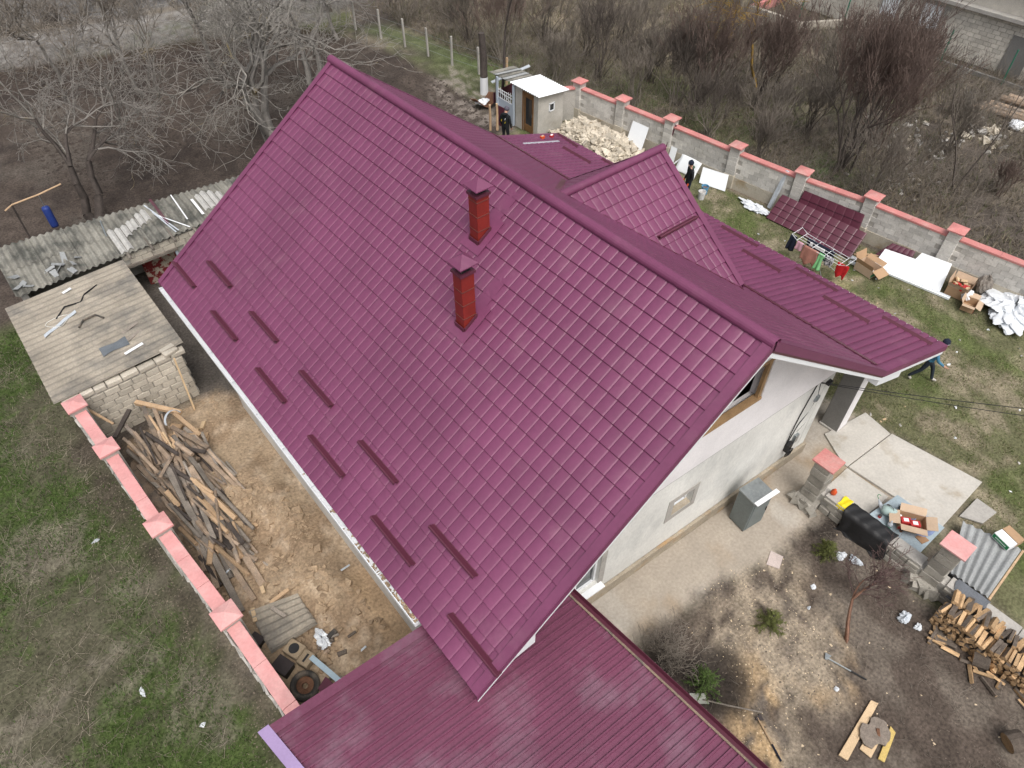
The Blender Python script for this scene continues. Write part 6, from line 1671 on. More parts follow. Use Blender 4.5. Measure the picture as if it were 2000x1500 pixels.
MB().tube([(0.55, 6.9, 0.32), (0.62, 6.4, 0.30)], 0.022, 7).build('pipe', M_GALV, t)
for k in range(9):
    x, y = 0.6 + r9.uniform(0, .9), 7.3 + r9.uniform(-.5, .7); z = gz(x, y)
    L = r9.uniform(.25, .5)
    tag(MB().tube([(x, y, z + .08), (x + L * .5, y + L * .4 * r9.uniform(-1, 1), z + .10)], r9.uniform(.03, .06), 8).build('log_piece', r9.choice([M_WOOD_GREY, M_WOOD_OLD, M_BARK]), None, (x, y, z)), 'short dusty log in the junk heap by the garage', 'log', 'dusty logs by the garage')
blob('plastic_bag', 'crumpled clear plastic bag on the dirt near the garage', 'plastic bag', (1.03, 8.05, gz(1.03, 8.05) + .02), (0.13, 0.26, 0.10), M_FILM, 31, 9, 0.5)
tag(MB().box((1.25, 8.0, gz(1.25, 8.) + .05), (0.24, 0.12, 0.10), 10).build('dark_block', M_RUBBER, None, (1.25, 8.0, .1), bevel=0.01), 'small dark block lying right of the plastic bag', 'block')
for i, (p, q, lb) in enumerate((((2.112, 9.321, 0.15), (2.486, 9.319, 0.15), 'pale strip offcut on the dirt beside the eave'), ((-0.14, 10.965, 0.2), (0.169, 11.066, 0.2), 'blue grey scrap by the pink-capped wall'), ((1.502, 7.275, 0.15), (1.717, 7.297, 0.15), 'bent wire scrap on the dirt near the garage corner'))):
    beam('strip_scrap', lb, p, q, 0.05, 0.012, M_PLASTIC, None, 0, 'scrap')
tag(MB().box((2.242, 8.917, 0.12), (0.11, 0.09, 0.012), 20).build('wine_scrap', M_WINE_TRIM, None, (2.242, 8.917, 0.12)), 'small wine metal scrap on the tan dirt', 'scrap')
r5 = random.Random(15)
for k in range(110):
    x, y = r5.uniform(0.5, 2.35), r5.uniform(7.4, 13.0)
    z = gz(x, y); s = r5.uniform(.06, .2)
    m = MB(); m.stone((x, y, z + s * .15), (s, s * .8, s * .6), r5)
    tag(m.build('clay_lump', M_CLOD, None, (x, y, z)), 'tan clay lump on the dug strip beside the house', 'clay lump', 'clay lumps on the dug strip')

# ------------------------------------------------------------------ loose strips on the long shed roof
r6 = random.Random(61)
def on_shed1(x, y): return Vector((x, y, z1(y) + 0.055))
STR = [((4.726, 24.684, 2.2), (4.659, 23.178, 2.05), M_WHITE, 'white strip'), ((4.046, 24.82, 2.2), (4.04, 23.292, 2.05), M_WINE_TRIM, 'wine strip'), ((3.763, 24.637, 2.2), (4.184, 22.8, 2), M_PLASTIC, 'pale strip'),
       ((3.85, 24.15, 2.1), (4.083, 22.767, 2), M_PLASTIC, 'pale strip'), ((3.928, 23.883, 2.1), (4.562, 22.76, 2), M_WHITE, 'white strip'), ((5.213, 24.088, 2.15), (5.207, 23.129, 2.05), M_WHITE, 'white strip'), ((2.28, 24.647, 2.1), (2.16, 23.783, 2), M_GALV, 'grey rod')]
ww = ['short white strip on the shed roof nearest the big roof edge', 'dark wine strip lying on the shed roof among pale strips', 'long pale strip on the shed roof left of the wine strip', 'pale strip crossing the bundle on the shed roof', 'white strip at the lower edge of the shed roof bundle', 'broad white strip on the shed roof close to the tile roof', 'thin grey rod lying alone on the shed roof']
order_ = [4, 1, 2, 3, 0, 5, 6]
for i, (a, bb, mm, _) in enumerate(STR):
    a = on_shed1(a[0], a[1]); bb = on_shed1(bb[0], bb[1])
    beam('metal_strip', ww[i], a, bb, 0.09 if i in (1, 5) else 0.045, 0.012, mm, None, 0, 'strip')
for k in range(12):
    x = r6.uniform(-.8, 1.2); y = r6.uniform(22.8, 23.6)
    p = on_shed1(x, y)
    m = MB(); m.stone(p, (r6.uniform(.15, .35), r6.uniform(.1, .2), 0.02), r6, None, 0.2)
    tag(m.build('slate_fragment', M_ASB_G, None, p), 'broken slate piece lying at the left end of the long shed roof', 'slate', 'broken slates on the long shed')
def on_shed2(x, y): return Vector((x, y, z2(x) + 0.04))
t = tag(MB().sheet(lambda u, v: on_shed2(-0.85 + 1.05 * u, 20.25 + 0.14 * v) + Vector((0, 0.55 * u, 0.01 + .01 * math.sin(u * 12))), 12, 2, 0.008).build('plastic_strip', M_PLASTIC, None, on_shed2(-.4, 20.4)), 'long pale plastic strip on the tan shed roof', 'strip')
t = tag(MB().sheet(lambda u, v: on_shed2(0.20 + 0.75 * u, 18.75 - 0.42 * v + .35 * u * (1 - u) * (v - .5)) + Vector((0, 0, 0.012 + .012 * math.sin(u * 8 + v * 5))), 12, 6, 0.006).build('grey_sheet', mat('dark_grey_sheet', (0.13, 0.145, 0.16), 0.6, 0.15), None, on_shed2(.5, 18.5)), 'dark grey bent sheet lying on the tan shed roof', 'sheet')
tag(MB().tube([on_shed2(-0.35, 20.9), on_shed2(0.0, 21.3), on_shed2(0.45, 21.2), on_shed2(0.65, 21.5), on_shed2(1.1, 21.7)], 0.022, 6).build('hose', M_CABLE, None, on_shed2(0, 21.2), smooth=True), 'thin dark hose curving over the upper tan shed roof', 'hose')
tag(MB().tube([on_shed2(0.05, 20.05), on_shed2(0.25, 20.3), on_shed2(0.6, 20.3), on_shed2(0.75, 20.0)], 0.03, 6).build('hose', M_RUBBER, None, on_shed2(.3, 20.2), smooth=True), 'thick short black hose on the middle of the tan shed roof', 'hose')
lp = [on_shed2(-0.35 + 0.30 * math.cos(a) + .1 * math.sin(2 * a), 20.7 + 0.25 * math.sin(a)) for a in [i * 0.55 for i in range(14)]]
tag(MB().tube(lp, 0.012, 5).build('rope', M_ROPE, None, lp[0], smooth=True), 'pale rope tangled on the tan shed roof', 'rope')
for i, (a, bb, lb) in enumerate((((0.95, 18.95), (1.45, 19.15), 'grey board piece on the tan shed roof, upper'), ((0.95, 18.55), (1.42, 18.75), 'grey board piece on the tan shed roof, lower'), ((0.7, 18.05), (1.25, 18.15), 'broken white lath near the lower edge of the tan shed roof'), ((0.15, 22.0), (0.42, 22.08), 'pale flat scrap at the upper edge of the tan shed roof'))):
    beam('board_piece', lb, on_shed2(*a), on_shed2(*bb), 0.10, 0.02, M_WHITE if i >= 2 else M_WOOD_GREY, None, 0, 'board')
tag(MB().box((1.72, 17.46, 1.90), (0.42, 0.34, 0.14), 12, 4).build('cap_stone', M_LIME, None, (1.72, 17.46, 1.83), bevel=0.04), 'large pale stone lying on the shed wall corner', 'stone')

# punching bag on its post
t = thing('punching_bag', 'dark blue punching bag hanging above the field', 'punching bag', (1.15, 28.5, 0))
MB().lathe([(0.02, 0.0), (0.13, 0.02), (0.14, 0.1), (0.14, 0.78), (0.12, 0.84), (0.02, 0.86)], 14, (1.15, 28.5, 0.52)).build('bag', M_BLUE, t, smooth=True)
MB().tube([(1.15, 28.5, 1.38), (1.15, 28.5, 1.86)], 0.012, 5).build('chain', M_GALV, t)
t = thing('bag_frame', 'post with a pale crossbar carrying the punching bag', 'post', (0.25, 28.9, 0))
MB().tube([(0.20, 29.0, 0), (0.24, 28.9, 1.75)], 0.035, 7).build('post', M_TRUNK_DARK, t)
MB().tube([(-0.05, 28.45, 1.72), (0.25, 28.6, 1.78), (1.15, 28.5, 1.88), (2.0, 28.6, 1.95)], 0.03, 7).build('crossbar', M_WOOD_PALE, t)


# ------------------------------------------------------------------ firewood stack along the low wall
rf = random.Random(202)
log_me = []
for k in range(10):
    m = MB(); n = rf.choice([3, 4, 4, 5]); a0 = rf.uniform(0, 6)
    rad = [0.058 * rf.uniform(.7, 1.3) for _ in range(n)]
    ring = [(0, rad[i] * math.cos(a0 + 2 * math.pi * i / n), rad[i] * math.sin(a0 + 2 * math.pi * i / n)) for i in range(n)]
    L = 0.40
    P_ = [(-L / 2, y, z) for _, y, z in ring] + [(L / 2, y * rf.uniform(.9, 1.05), z) for _, y, z in ring]
    m.add(P_, [(i, (i + 1) % n, n + (i + 1) % n, n + i) for i in range(n)]); m.mi = 0
    m.mi = 1; m.add([P_[i] for i in range(n)], [tuple(range(n - 1, -1, -1))]); m.add([P_[n + i] for i in range(n)], [tuple(range(n))])
    bark_side = rf.randrange(n)
    for i in range(n): m.m[i] = 0 if i in (bark_side, (bark_side + 1) % n) and n > 3 else 1
    me = m.mesh('firewood_piece'); me.materials.append(M_BARK); me.materials.append(M_SPLIT); log_me.append(me)
cnt = 0
def wood_piece(p, rot, s, label, group, name='firewood_piece'):
    o = bpy.data.objects.new(name, rf.choice(log_me)); COL.objects.link(o)
    o.location = p; o.rotation_euler = rot; o.scale = (rf.uniform(.85, 1.1), s, s)
    return tag(o, label, 'firewood', group)
y = -0.62
row = 0
while y > -4.3:
    for col in range(7):
        z = 0.055 + col * 0.092
        if z > 0.66 - 0.06 * math.sin(y * 3): continue
        wood_piece((12.42 + rf.uniform(-.05, .05), y + rf.uniform(-.03, .03) + (0.06 if col % 2 else 0), z), (rf.uniform(-.6, .6), rf.uniform(-.12, .12), rf.uniform(-.18, .18)), rf.uniform(.8, 1.15),
                   'split log in the front row of the firewood stack by the low wall', 'firewood stack')
    if row % 1 == 0:
        z = 0.63 + rf.uniform(0, .06)
        wood_piece((12.80 + rf.uniform(-.05, .05), y + rf.uniform(-.03, .03), z), (rf.uniform(0, 6), rf.uniform(-.1, .15), rf.uniform(-.3, .3)), rf.uniform(.9, 1.2),
                   'pale split log on top of the firewood stack against the wall', 'top of the firewood stack')
    y -= 0.105; row += 1
for k in range(26):
    wood_piece((12.1 + rf.uniform(-.35, .1), -0.7 - rf.random() * 3.6, 0.07), (rf.uniform(0, 6), rf.uniform(-.1, .1), rf.uniform(0, 3)), rf.uniform(.6, .95), 'loose split log fallen at the foot of the firewood stack', 'loose firewood at the stack foot')
for i, (x, y, s, lb) in enumerate(((12.15, -1.75, 1.5, 'fat pale log end among the fallen firewood'), (11.0, -3.0, 1.9, 'big sawn log round at the right edge of the yard'))):
    t = thing('sawn_log', lb, 'log', (x, y, 0))
    MB().at((x, y, 0.12 * s), 20 + 40 * i, 78).lathe([(0.11 * s, -.16), (0.115 * s, 0), (0.11 * s, .16)], 12, cap=False).build('bark', M_BARK, t)
    MB().at((x, y, 0.12 * s), 20 + 40 * i, 78).lathe([(0.108 * s, -.155), (0.108 * s, .155)], 12).build('cut_face', M_SPLIT, t)

# ------------------------------------------------------------------ chopping place
tag(MB().slab([(8.05, -0.84, 0.02), (9.55, -0.66, 0.02), (9.62, -0.80, 0.02), (8.10, -1.02, 0.02)], (0, 0, 0.05)).build('plank', M_PLANK, None, (8.8, -.85, 0.02), bevel=0.006), 'fresh pale plank lying left of the chopping disc', 'plank')
tag(MB().slab([(8.62, -1.40, 0.02), (9.40, -1.22, 0.02), (9.36, -1.36, 0.02), (8.66, -1.52, 0.02)], (0, 0, 0.04)).build('plank', mat('yellow_board', (0.58, 0.43, 0.15), 0.8, 0.1), None, (9, -1.35, 0.02), bevel=0.006), 'yellowish plank lying right of the chopping disc', 'plank')
tag(MB().slab([(8.50, -1.05, 0.02), (9.35, -0.95, 0.02), (9.38, -1.18, 0.02), (8.52, -1.30, 0.02)], (0, 0, 0.03)).build('plank', M_PLANK, None, (8.95, -1.1, 0.02), bevel=0.006), 'broad pale board under the chopping disc', 'plank')
t = thing('chopping_disc', 'worn grey wooden disc with notched rim lying on the planks', 'chopping block', (8.98, -1.08, 0.07))
rr = random.Random(6)
ring = []
for i in range(28):
    a = 2 * math.pi * i / 28
    r_ = 0.33 * (0.72 if i in (3, 4, 15, 16, 17) else 1.0) * rr.uniform(.93, 1.05)
    ring.append((8.98 + r_ * 1.1 * math.cos(a + .5), -1.08 + r_ * 0.85 * math.sin(a + .5), 0.075))
MB().slab(ring, (0, 0, 0.06)).build('disc', mat('worn_grey_wood', (0.22, 0.185, 0.155), 0.9, 0.2, 8, 0.2, 40, 0.6, 25), t, bevel=0.01)
m = MB(); m.stone((9.02, -1.12, 0.15), (0.16, 0.06, 0.02), rr, .8, 0.15); m.build('bark_chip', M_RUST, t)
t = thing('shovel', 'old shovel with pale blade lying beside the garage roof', 'shovel', (6.6, 1.7, 0.03))
m = MB().sheet(lambda u, v: (6.52 + 0.26 * u + 0.10 * v, 1.84 - 0.22 * u + 0.2 * v - .1, 0.05 + 0.03 * (2 * v - 1) ** 2), 6, 6, 0.006)
m.build('blade', mat('pale_steel', (0.36, 0.37, 0.33), 0.6, 0.2), t)
MB().tube([(6.74, 1.66, 0.08), (7.1, 1.2, 0.07), (7.53, 0.68, 0.05)], 0.018, 7).build('handle', M_WOOD_GREY, t)
def axe(label, head, tail, mats, hd):
    head = Vector(head); tail = Vector(tail); d = (tail - head).normalized(); s = Vector((-d.y, d.x, 0))
    t = thing('axe', label, 'axe', head)
    MB().slab([head + s * 0.10 - d * .05, head + s * 0.10 + d * .09, head - s * 0.05 + d * .035, head - s * 0.05 - d * .015], (0, 0, 0.035)).build('axe_head', M_GALV if hd else M_DARKMETAL, t, bevel=0.004)
    k = head.lerp(tail, .62)
    MB().tube([head + Vector((0, 0, .02)), k + Vector((0, 0, .015))], 0.018, 7).build('handle', mats[0], t)
    MB().tube([k + Vector((0, 0, .016)), tail + Vector((0, 0, .015))], 0.021, 7).build('grip', mats[1], t)
axe('axe with yellow wooden handle and dark grip on the chips', (7.36, 0.68, 0.03), (7.04, -0.16, 0.03), (M_WOOD_PALE, M_CLOTH_NAVY), 0)
axe('axe with silver and black handle in the middle of the yard', (9.62, 0.50, 0.03), (9.88, -0.36, 0.03), (M_GALV, M_BLACK), 1)
tag(MB().slab([(10.52, 2.80, 0.02), (10.92, 2.96, 0.02), (11.02, 2.66, 0.02), (10.66, 2.52, 0.02)], (0, 0, 0.012)).build('pale_tile', mat('pale_pink_tile', (0.52, 0.44, 0.41), 0.7, 0.1), None, (10.75, 2.75, 0.02)), 'pale square tile lying on the concrete edge', 'tile')
# litter
for i, (x, y, s, mm, lb) in enumerate(((12.15, 1.75, (.17, .13, .06), M_FILM, 'clear plastic bag at the foot of the tarpaulin'), (12.3, 1.45, (.12, .2, .08), M_PLASTIC, 'blue grey plastic basin rim below the tarpaulin'), (11.85, -0.12, (.22, .14, .10), M_PLASTIC, 'clear plastic canister beside the firewood stack'), (11.9, -0.45, (.12, .09, .06), M_FILM, 'crumpled clear bag between canister and firewood'),
        (10.9, 1.7, (.09, .07, .03), M_FILM, 'clear film scrap beside the small tree'), (9.2, -0.05, (.07, .06, .03), M_FILM, 'white paper scrap above the chopping disc'), (10.35, 1.45, (.06, .04, .03), M_PLASTIC, 'pale plastic bottle on the gravel'), (-2.6, 9.6, (.05, .16, .02), M_FILM, 'pointed pale plastic scrap on the verge'), (-1.85, 8.1, (.07, .06, .03), M_FILM, 'white paper scrap near the garage corner'), (-2.15, 14.1, (.12, .05, .03), M_PLASTIC, 'clear bottle on the grass by the wall'), (-3.85, 17.1, (.13, .08, .04), M_FILM, 'white plastic bag far out on the verge'), (-2.95, 21.6, (.12, .06, .03), M_FILM, 'white scrap beside the tan shed'), (-1.6, 6.6, (.14, .07, .03), M_FILM, 'pale bag beside the lilac roof edge'))):
    blob('litter', lb, 'litter', (x, y, gz(x, y)), tuple(v * .75 for v in s), mm, 40 + i, 9, 0.6)
r4 = random.Random(88)
for k in range(110):
    x, y = r4.uniform(16.8, 24.3), r4.uniform(-4, 12)
    s = r4.uniform(.02, .06)
    m = MB(); z = gz(x, y); m.stone((x, y, z + .015), (s * 1.6, s, .025), r4)
    tag(m.build('litter_scrap', r4.choice([M_FILM, M_WHITE, M_PLANK, M_GRAVEL]), None, (x, y, z)), 'small pale scrap scattered on the lawn', 'scrap', 'scraps on the lawn')

# ------------------------------------------------------------------ branching plants
def prisms(S):
    """segments (n,8): p0, p1, r0, r1 -> three-sided tapered prisms"""
    S = np.asarray(S, float)
    p0, p1, r0, r1 = S[:, :3], S[:, 3:6], S[:, 6:7], S[:, 7:8]
    d = p1 - p0; d /= np.maximum(np.linalg.norm(d, axis=1, keepdims=True), 1e-9)
    ref = np.where(np.abs(d[:, 2:3]) > 0.9, np.array([[1.0, 0, 0]]), np.array([[0, 0, 1.0]]))
    s = np.cross(d, ref); s /= np.maximum(np.linalg.norm(s, axis=1, keepdims=True), 1e-9)
    u = np.cross(s, d)
    V = []
    for p, r in ((p0, r0), (p1, r1)):
        for k in range(3):
            a = 2 * np.pi * k / 3
            V.append(p + (s * np.cos(a) + u * np.sin(a)) * r)
    V = np.stack(V, 1)
    b = np.arange(len(S))[:, None] * 6
    F = np.concatenate([b + np.array([[k, 3 + k, 3 + (k + 1) % 3, (k + 1) % 3]]) for k in range(3)])
    return V.reshape(-1, 3), F
def grow(seed, base, h, r, levels=5, up=0.5, split=(3, 5), spread=0.75, shrink=0.68, lean=(0, 0), wig=0.18, first=0.35, stems=1, droop=0.0, minr=0.006, rshr=0.62, twigs=3, segs=4):
    rg = random.Random(seed)
    trunk = []; fine = []
    def limb(p, d, L, r_, lv):
        n = segs if lv < 2 else 3
        q = p
        for k in range(n):
            d = (d + Vector((rg.gauss(0, wig), rg.gauss(0, wig), rg.gauss(0, wig) + (up * 0.12 if lv else 0) - droop * lv * 0.05))).normalized()
            e = q + d * (L / n)
            if e.z < 0.1: e.z = 0.1
            ra = r_ * (1 - 0.45 * k / n); rb_ = r_ * (1 - 0.45 * (k + 1) / n)
            (trunk if lv < 2 else fine).append((*q, *e, max(ra, minr), max(rb_, minr * 0.8)))
            q = e
            if lv >= 1 and lv < levels and k < n - 1 and rg.random() < 0.75:
                side(q, d, L * rg.uniform(.45, .8), rb_ * .6, lv + 1)
        if lv < levels:
            for _ in range(rg.randint(*split)):
                side(q, d, L * shrink * rg.uniform(.7, 1.15), rb_ * rshr * 1.4, lv + 1)
    def side(q, d, L, r_, lv):
        t = Vector((rg.gauss(0, 1), rg.gauss(0, 1), rg.gauss(0, 0.8)))
        t = (t - d * t.dot(d)).normalized()
        dd = (d + t * spread * rg.uniform(.6, 1.3) + Vector((0, 0, up * 0.35))).normalized()
        limb(q, dd, L, min(r_, 0.4), lv)
    for s in range(stems):
        d0 = Vector((lean[0] + rg.gauss(0, .25 if stems > 1 else .05), lean[1] + rg.gauss(0, .25 if stems > 1 else .05), 1)).normalized()
        limb(Vector(base) + (Vector((rg.gauss(0, .12), rg.gauss(0, .12), 0)) if stems > 1 else Vector()), d0, h * first, r, 0)
    return trunk, fine
def plant(name, label, cat, seed, base, h, r, mt, mf, group=None, parts=('trunk', 'crown'), **kw):
    z = gz(base[0], base[1]) - 0.05
    tr, fi = grow(seed, (base[0], base[1], z), h, r, **kw)
    t = thing(name, label, cat, (base[0], base[1], z), group)
    for nm, S, mm in ((parts[0], tr, mt), (parts[1], fi, mf)):
        if not S: continue
        V, F = prisms(S)
        link_mesh(nm, arrays_mesh(nm, V - np.array(t.location), F), mm, t)
    return t, len(tr) + len(fi)
NSEG = 0
def T_(*a, **k):
    global NSEG
    t, n = plant(*a, **k); NSEG += n; return t
W5 = dict(levels=5, split=(2, 3), spread=.95, shrink=.80, wig=.24, first=.17, minr=.0095, up=.16, rshr=.58, segs=4)
T_('walnut_tree', 'big bare walnut tree spreading over the field behind the far roof corner', 'tree', 11, (10.8, 30.0), 17.5, 0.26, M_BRANCH_G, M_BRANCH, **dict(W5, stems=3))
T_('walnut_tree', 'bare walnut tree with low twigs behind the long shed at the left', 'tree', 12, (2.5, 28.6), 15.0, 0.22, M_TRUNK_DARK, M_BRANCH_G, lean=(-.12, .05), **dict(W5, stems=2))
T_('walnut_tree', 'bare tree with yellowed branches directly above the roof peak', 'tree', 13, (14.4, 33.0), 16.5, 0.24, M_BRANCH_G, M_BRANCH, lean=(.10, .1), **dict(W5, stems=2))
W4 = dict(levels=5, split=(2, 3), spread=.80, shrink=.80, wig=.20, first=.18, minr=.011, up=.35)
T_('fruit_tree', 'bare fruit tree at the middle of the far field edge', 'tree', 14, (12.0, 39.5), 15, 0.15, M_BRANCH_G, M_BRANCH_G, **W4)
T_('fruit_tree', 'bare fruit tree at the far field edge, second from the wire fence', 'tree', 15, (16.2, 40.6), 15, 0.15, M_BRANCH_G, M_BRANCH_G, **W4)
T_('fruit_tree', 'bare fruit tree near the far end of the wire fence', 'tree', 16, (19.0, 38.6), 13.5, 0.14, M_BRANCH_G, M_BRANCH, **W4)
T_('fruit_tree', 'thin bare tree at the far left edge of the field', 'tree', 17, (5.2, 42.5), 13.5, 0.12, M_BRANCH_G, M_TWIG_BRN, **W4)
T_('fruit_tree', 'bare sapling with yellow lichen left of the long shed', 'tree', 18, (-0.4, 33.5), 12.5, 0.10, M_TWIG_YEL, M_BRANCH_G, **W4)
T_('fruit_tree', 'bare tree between the lane and the walnut trees', 'tree', 19, (8.0, 38.5), 14.5, 0.13, M_BRANCH_G, M_TWIG_BRN, **W4)
PO = dict(levels=3, split=(2, 3), spread=.35, shrink=.7, wig=.08, first=.45, minr=.010, up=1.0)
T_('poplar_tree', 'slender dark tree with a plastic bag in its top beside the gate', 'tree', 21, (21.35, 26.6), 7.5, 0.10, M_TRUNK_DARK, M_TWIG_DARK, **PO)
t = thing('tree_stump', 'thick dark trunk with a whitewashed foot behind the rusty trough', 'tree trunk', (21.2, 27.9, 0))
MB().tube([(21.2, 27.9, 0.85), (21.25, 27.95, 1.8), (21.2, 28.0, 2.9)], [0.19, 0.17, 0.15], 9).build('bark', M_TRUNK_DARK, t)
MB().tube([(21.2, 27.9, 0), (21.2, 27.9, 0.85)], [0.21, 0.195], 9).build('whitewash', M_WHITE, t)
blob('plastic_bag', 'white plastic bag caught high in the slender tree', 'plastic bag', (21.35, 26.6, 4.7), (0.12, 0.12, 0.38), M_WHITE, 71, 8, 0.5)
# right side
SH = dict(levels=4, split=(2, 3), spread=.45, shrink=.72, wig=.13, first=.32, minr=.009, up=.9, stems=9, segs=3)
T_('willow_shrub', 'huge dark many-stemmed bush in the middle of the waste ground', 'bush', 31, (28.3, 12.3), 7.6, 0.07, M_TWIG_DARK, M_TWIG_RED, parts=('stems', 'twigs'), **dict(SH, stems=11, levels=5, spread=.5, minr=.008))
T_('willow_tree', 'tree with drooping yellow twigs behind the red thicket', 'tree', 32, (32.0, 19.4), 11.5, 0.10, M_TWIG_YEL, M_TWIG_YEL, levels=4, split=(2, 4), spread=.8, shrink=.78, wig=.15, first=.24, up=.5, droop=.8, minr=.011)
T_('willow_shrub', 'dense reddish thicket beyond the block wall, left of the yellow willow', 'bush', 33, (28.4, 20.2), 5.6, 0.04, M_TWIG_DARK, M_TWIG_RED, parts=('stems', 'twigs'), **dict(SH, stems=14))
T_('willow_shrub', 'second reddish thicket nearer the yellow willow', 'bush', 34, (30.2, 18.2), 5.4, 0.04, M_TWIG_DARK, M_TWIG_RED, parts=('stems', 'twigs'), **dict(SH, stems=12))
T_('willow_shrub', 'reddish bush behind the big dark bush', 'bush', 35, (31.8, 12.6), 5.6, 0.04, M_TWIG_RED, M_TWIG_RED, parts=('stems', 'twigs'), **dict(SH, stems=12))
T_('young_tree', 'thin young tree with two leaning stems right of the big bush', 'tree', 36, (30.4, 8.5), 4.6, 0.05, M_TWIG_DARK, M_TWIG_BRN, levels=2, split=(2, 3), spread=.3, shrink=.7, wig=.06, first=.6, up=.8, stems=2, lean=(.25, -.12), minr=.012)
T_('willow_shrub', 'small reddish bush at the right edge of the waste ground', 'bush', 37, (31.9, 7.2), 1.9, 0.02, M_TWIG_RED, M_TWIG_RED, parts=('stems', 'twigs'), **dict(SH, stems=12, levels=3))
T_('young_tree', 'pale grey young tree before the stone building', 'tree', 38, (40.2, 13.5), 3.6, 0.06, M_BRANCH, M_BRANCH, **dict(W4, minr=.013, levels=3))
T_('young_tree', 'grey sapling between the log pile and the big bush', 'tree', 39, (37.0, 11.2), 3.2, 0.04, M_BRANCH_G, M_BRANCH_G, **dict(W4, minr=.012, levels=3))
rsb = random.Random(303)
SPOTS = [(24.9, 26.6), (26.6, 25.4), (28.6, 23.6), (25.9, 22.2), (27.6, 21.0), (26.3, 17.9), (27.9, 16.2), (26.2, 15.0), (30.2, 15.2), (31.5, 22.5), (24.2, 30.2), (27.5, 30.5), (24.5, 33.5), (33.8, 16.4), (33.4, 10.2), (35.2, 14.3), (28.2, 27.9), (30.6, 26.4), (22.9, 37.8), (25.6, 36.6), (33.6, 20.6), (36.3, 17.6), (27.2, 10.2), (34.6, 24.0)]
for i, (x, y) in enumerate(SPOTS):
    T_('scrub_bush', 'brown leafless scrub bush on the waste ground beyond the walls', 'bush', 400 + i, (x, y), rsb.uniform(3.0, 5.2), 0.03, rsb.choice([M_TWIG_BRN, M_TWIG_DARK]), rsb.choice([M_TWIG_BRN, M_TWIG_BRN, M_TWIG_RED, M_TWIG_DARK]), group='scrub bushes', parts=('stems', 'twigs'), **dict(SH, stems=13, levels=3, split=(2, 4), spread=.6))
LSP = [(3.0, 52.0), (9.0, 51.5), (14.0, 50.0), (-2.0, 47.5), (1.0, 46.8), (6.6, 46.2), (10.5, 45.0), (17.5, 44.5), (20.8, 42.6), (13.2, 44.6)]
for i, (x, y) in enumerate(LSP):
    T_('scrub_bush', 'grey leafless bush along the lane at the far end of the field', 'bush', 450 + i, (x, y), rsb.uniform(3.0, 5.0), 0.03, M_TWIG_BRN, rsb.choice([M_TWIG_BRN, M_BRANCH_G, M_TWIG_DARK]), group='bushes along the lane', parts=('stems', 'twigs'), **dict(SH, stems=11, levels=3, spread=.6))
# near yard
T_('young_tree', 'small bare reddish tree standing in the near yard', 'tree', 51, (10.33, 0.40), 3.0, 0.065, M_TRUNK_RED, mat('purple_brown_twig', (0.13, 0.085, 0.08), 0.9, 0.2), levels=5, split=(2, 3), spread=.75, shrink=.70, wig=.14, first=.36, up=.45, lean=(.10, .16), minr=.004)
T_('rose_bush', 'dark leafless bush beside the garage edge', 'bush', 52, (6.65, 2.7), 1.5, 0.014, M_TWIG_DARK, M_TWIG_BRN, parts=('stems', 'twigs'), **dict(SH, stems=22, levels=3, minr=.005, wig=.25, spread=.8, up=.3))
T_('raspberry_canes', 'thin bare canes at the lower right corner of the yard', 'bush', 53, (9.3, -2.9), 1.6, 0.012, M_TWIG_BRN, M_TWIG_BRN, parts=('stems', 'twigs'), **dict(SH, stems=16, levels=2, minr=.006))
def conifer(name, label, base, h, rad, material, seed):
    rg = np.random.default_rng(seed)
    t = thing(name, label, 'conifer', base)
    MB().tube([base, (base[0], base[1], base[2] + h)], [0.025, 0.006], 6).build('trunk', M_TRUNK_DARK, t)
    S = []; Nn = []
    for k in range(46):
        z = h * (0.06 + 0.9 * (k / 46) ** 1.1); L = rad * (1 - z / h) + 0.06
        a = k * 2.4 + rg.uniform(-.3, .3)
        p0 = np.array([base[0], base[1], base[2] + z]); dirn = np.array([np.cos(a), np.sin(a), rg.uniform(.05, .4)])
        p1 = p0 + dirn * L
        S.append((*p0, *p1, 0.008, 0.003))
        for q in range(int(26 * L / rad) + 10):
            u = rg.uniform(.12, 1.0); c = p0 + (p1 - p0) * u
            d = dirn * 0.5 + rg.normal(0, .55, 3) + np.array([0, 0, .12]); d /= np.linalg.norm(d)
            Nn.append((*c, *(c + d * rg.uniform(.05, .10)), 0.008, 0.002))
    V, F = prisms(S); link_mesh('branches', arrays_mesh('branches', V - np.array(base), F), M_TRUNK_DARK, t)
    V, F = prisms(Nn); link_mesh('needles', arrays_mesh('needles', V - np.array(base), F), material, t)
conifer('spruce_sapling', 'young green spruce on the patch of black soil', (6.98, 1.86, 0), 0.65, 0.42, M_CONIFER, 1)
conifer('juniper_sapling', 'dull olive juniper on the gravel in the near yard', (9.25, 1.80, 0), 0.55, 0.36, M_CONIFER_B, 2)
conifer('juniper_sapling', 'straggly yellowish conifer below the tarpaulin', (11.9, 2.05, 0), 0.5, 0.30, M_CONIFER_B, 3)
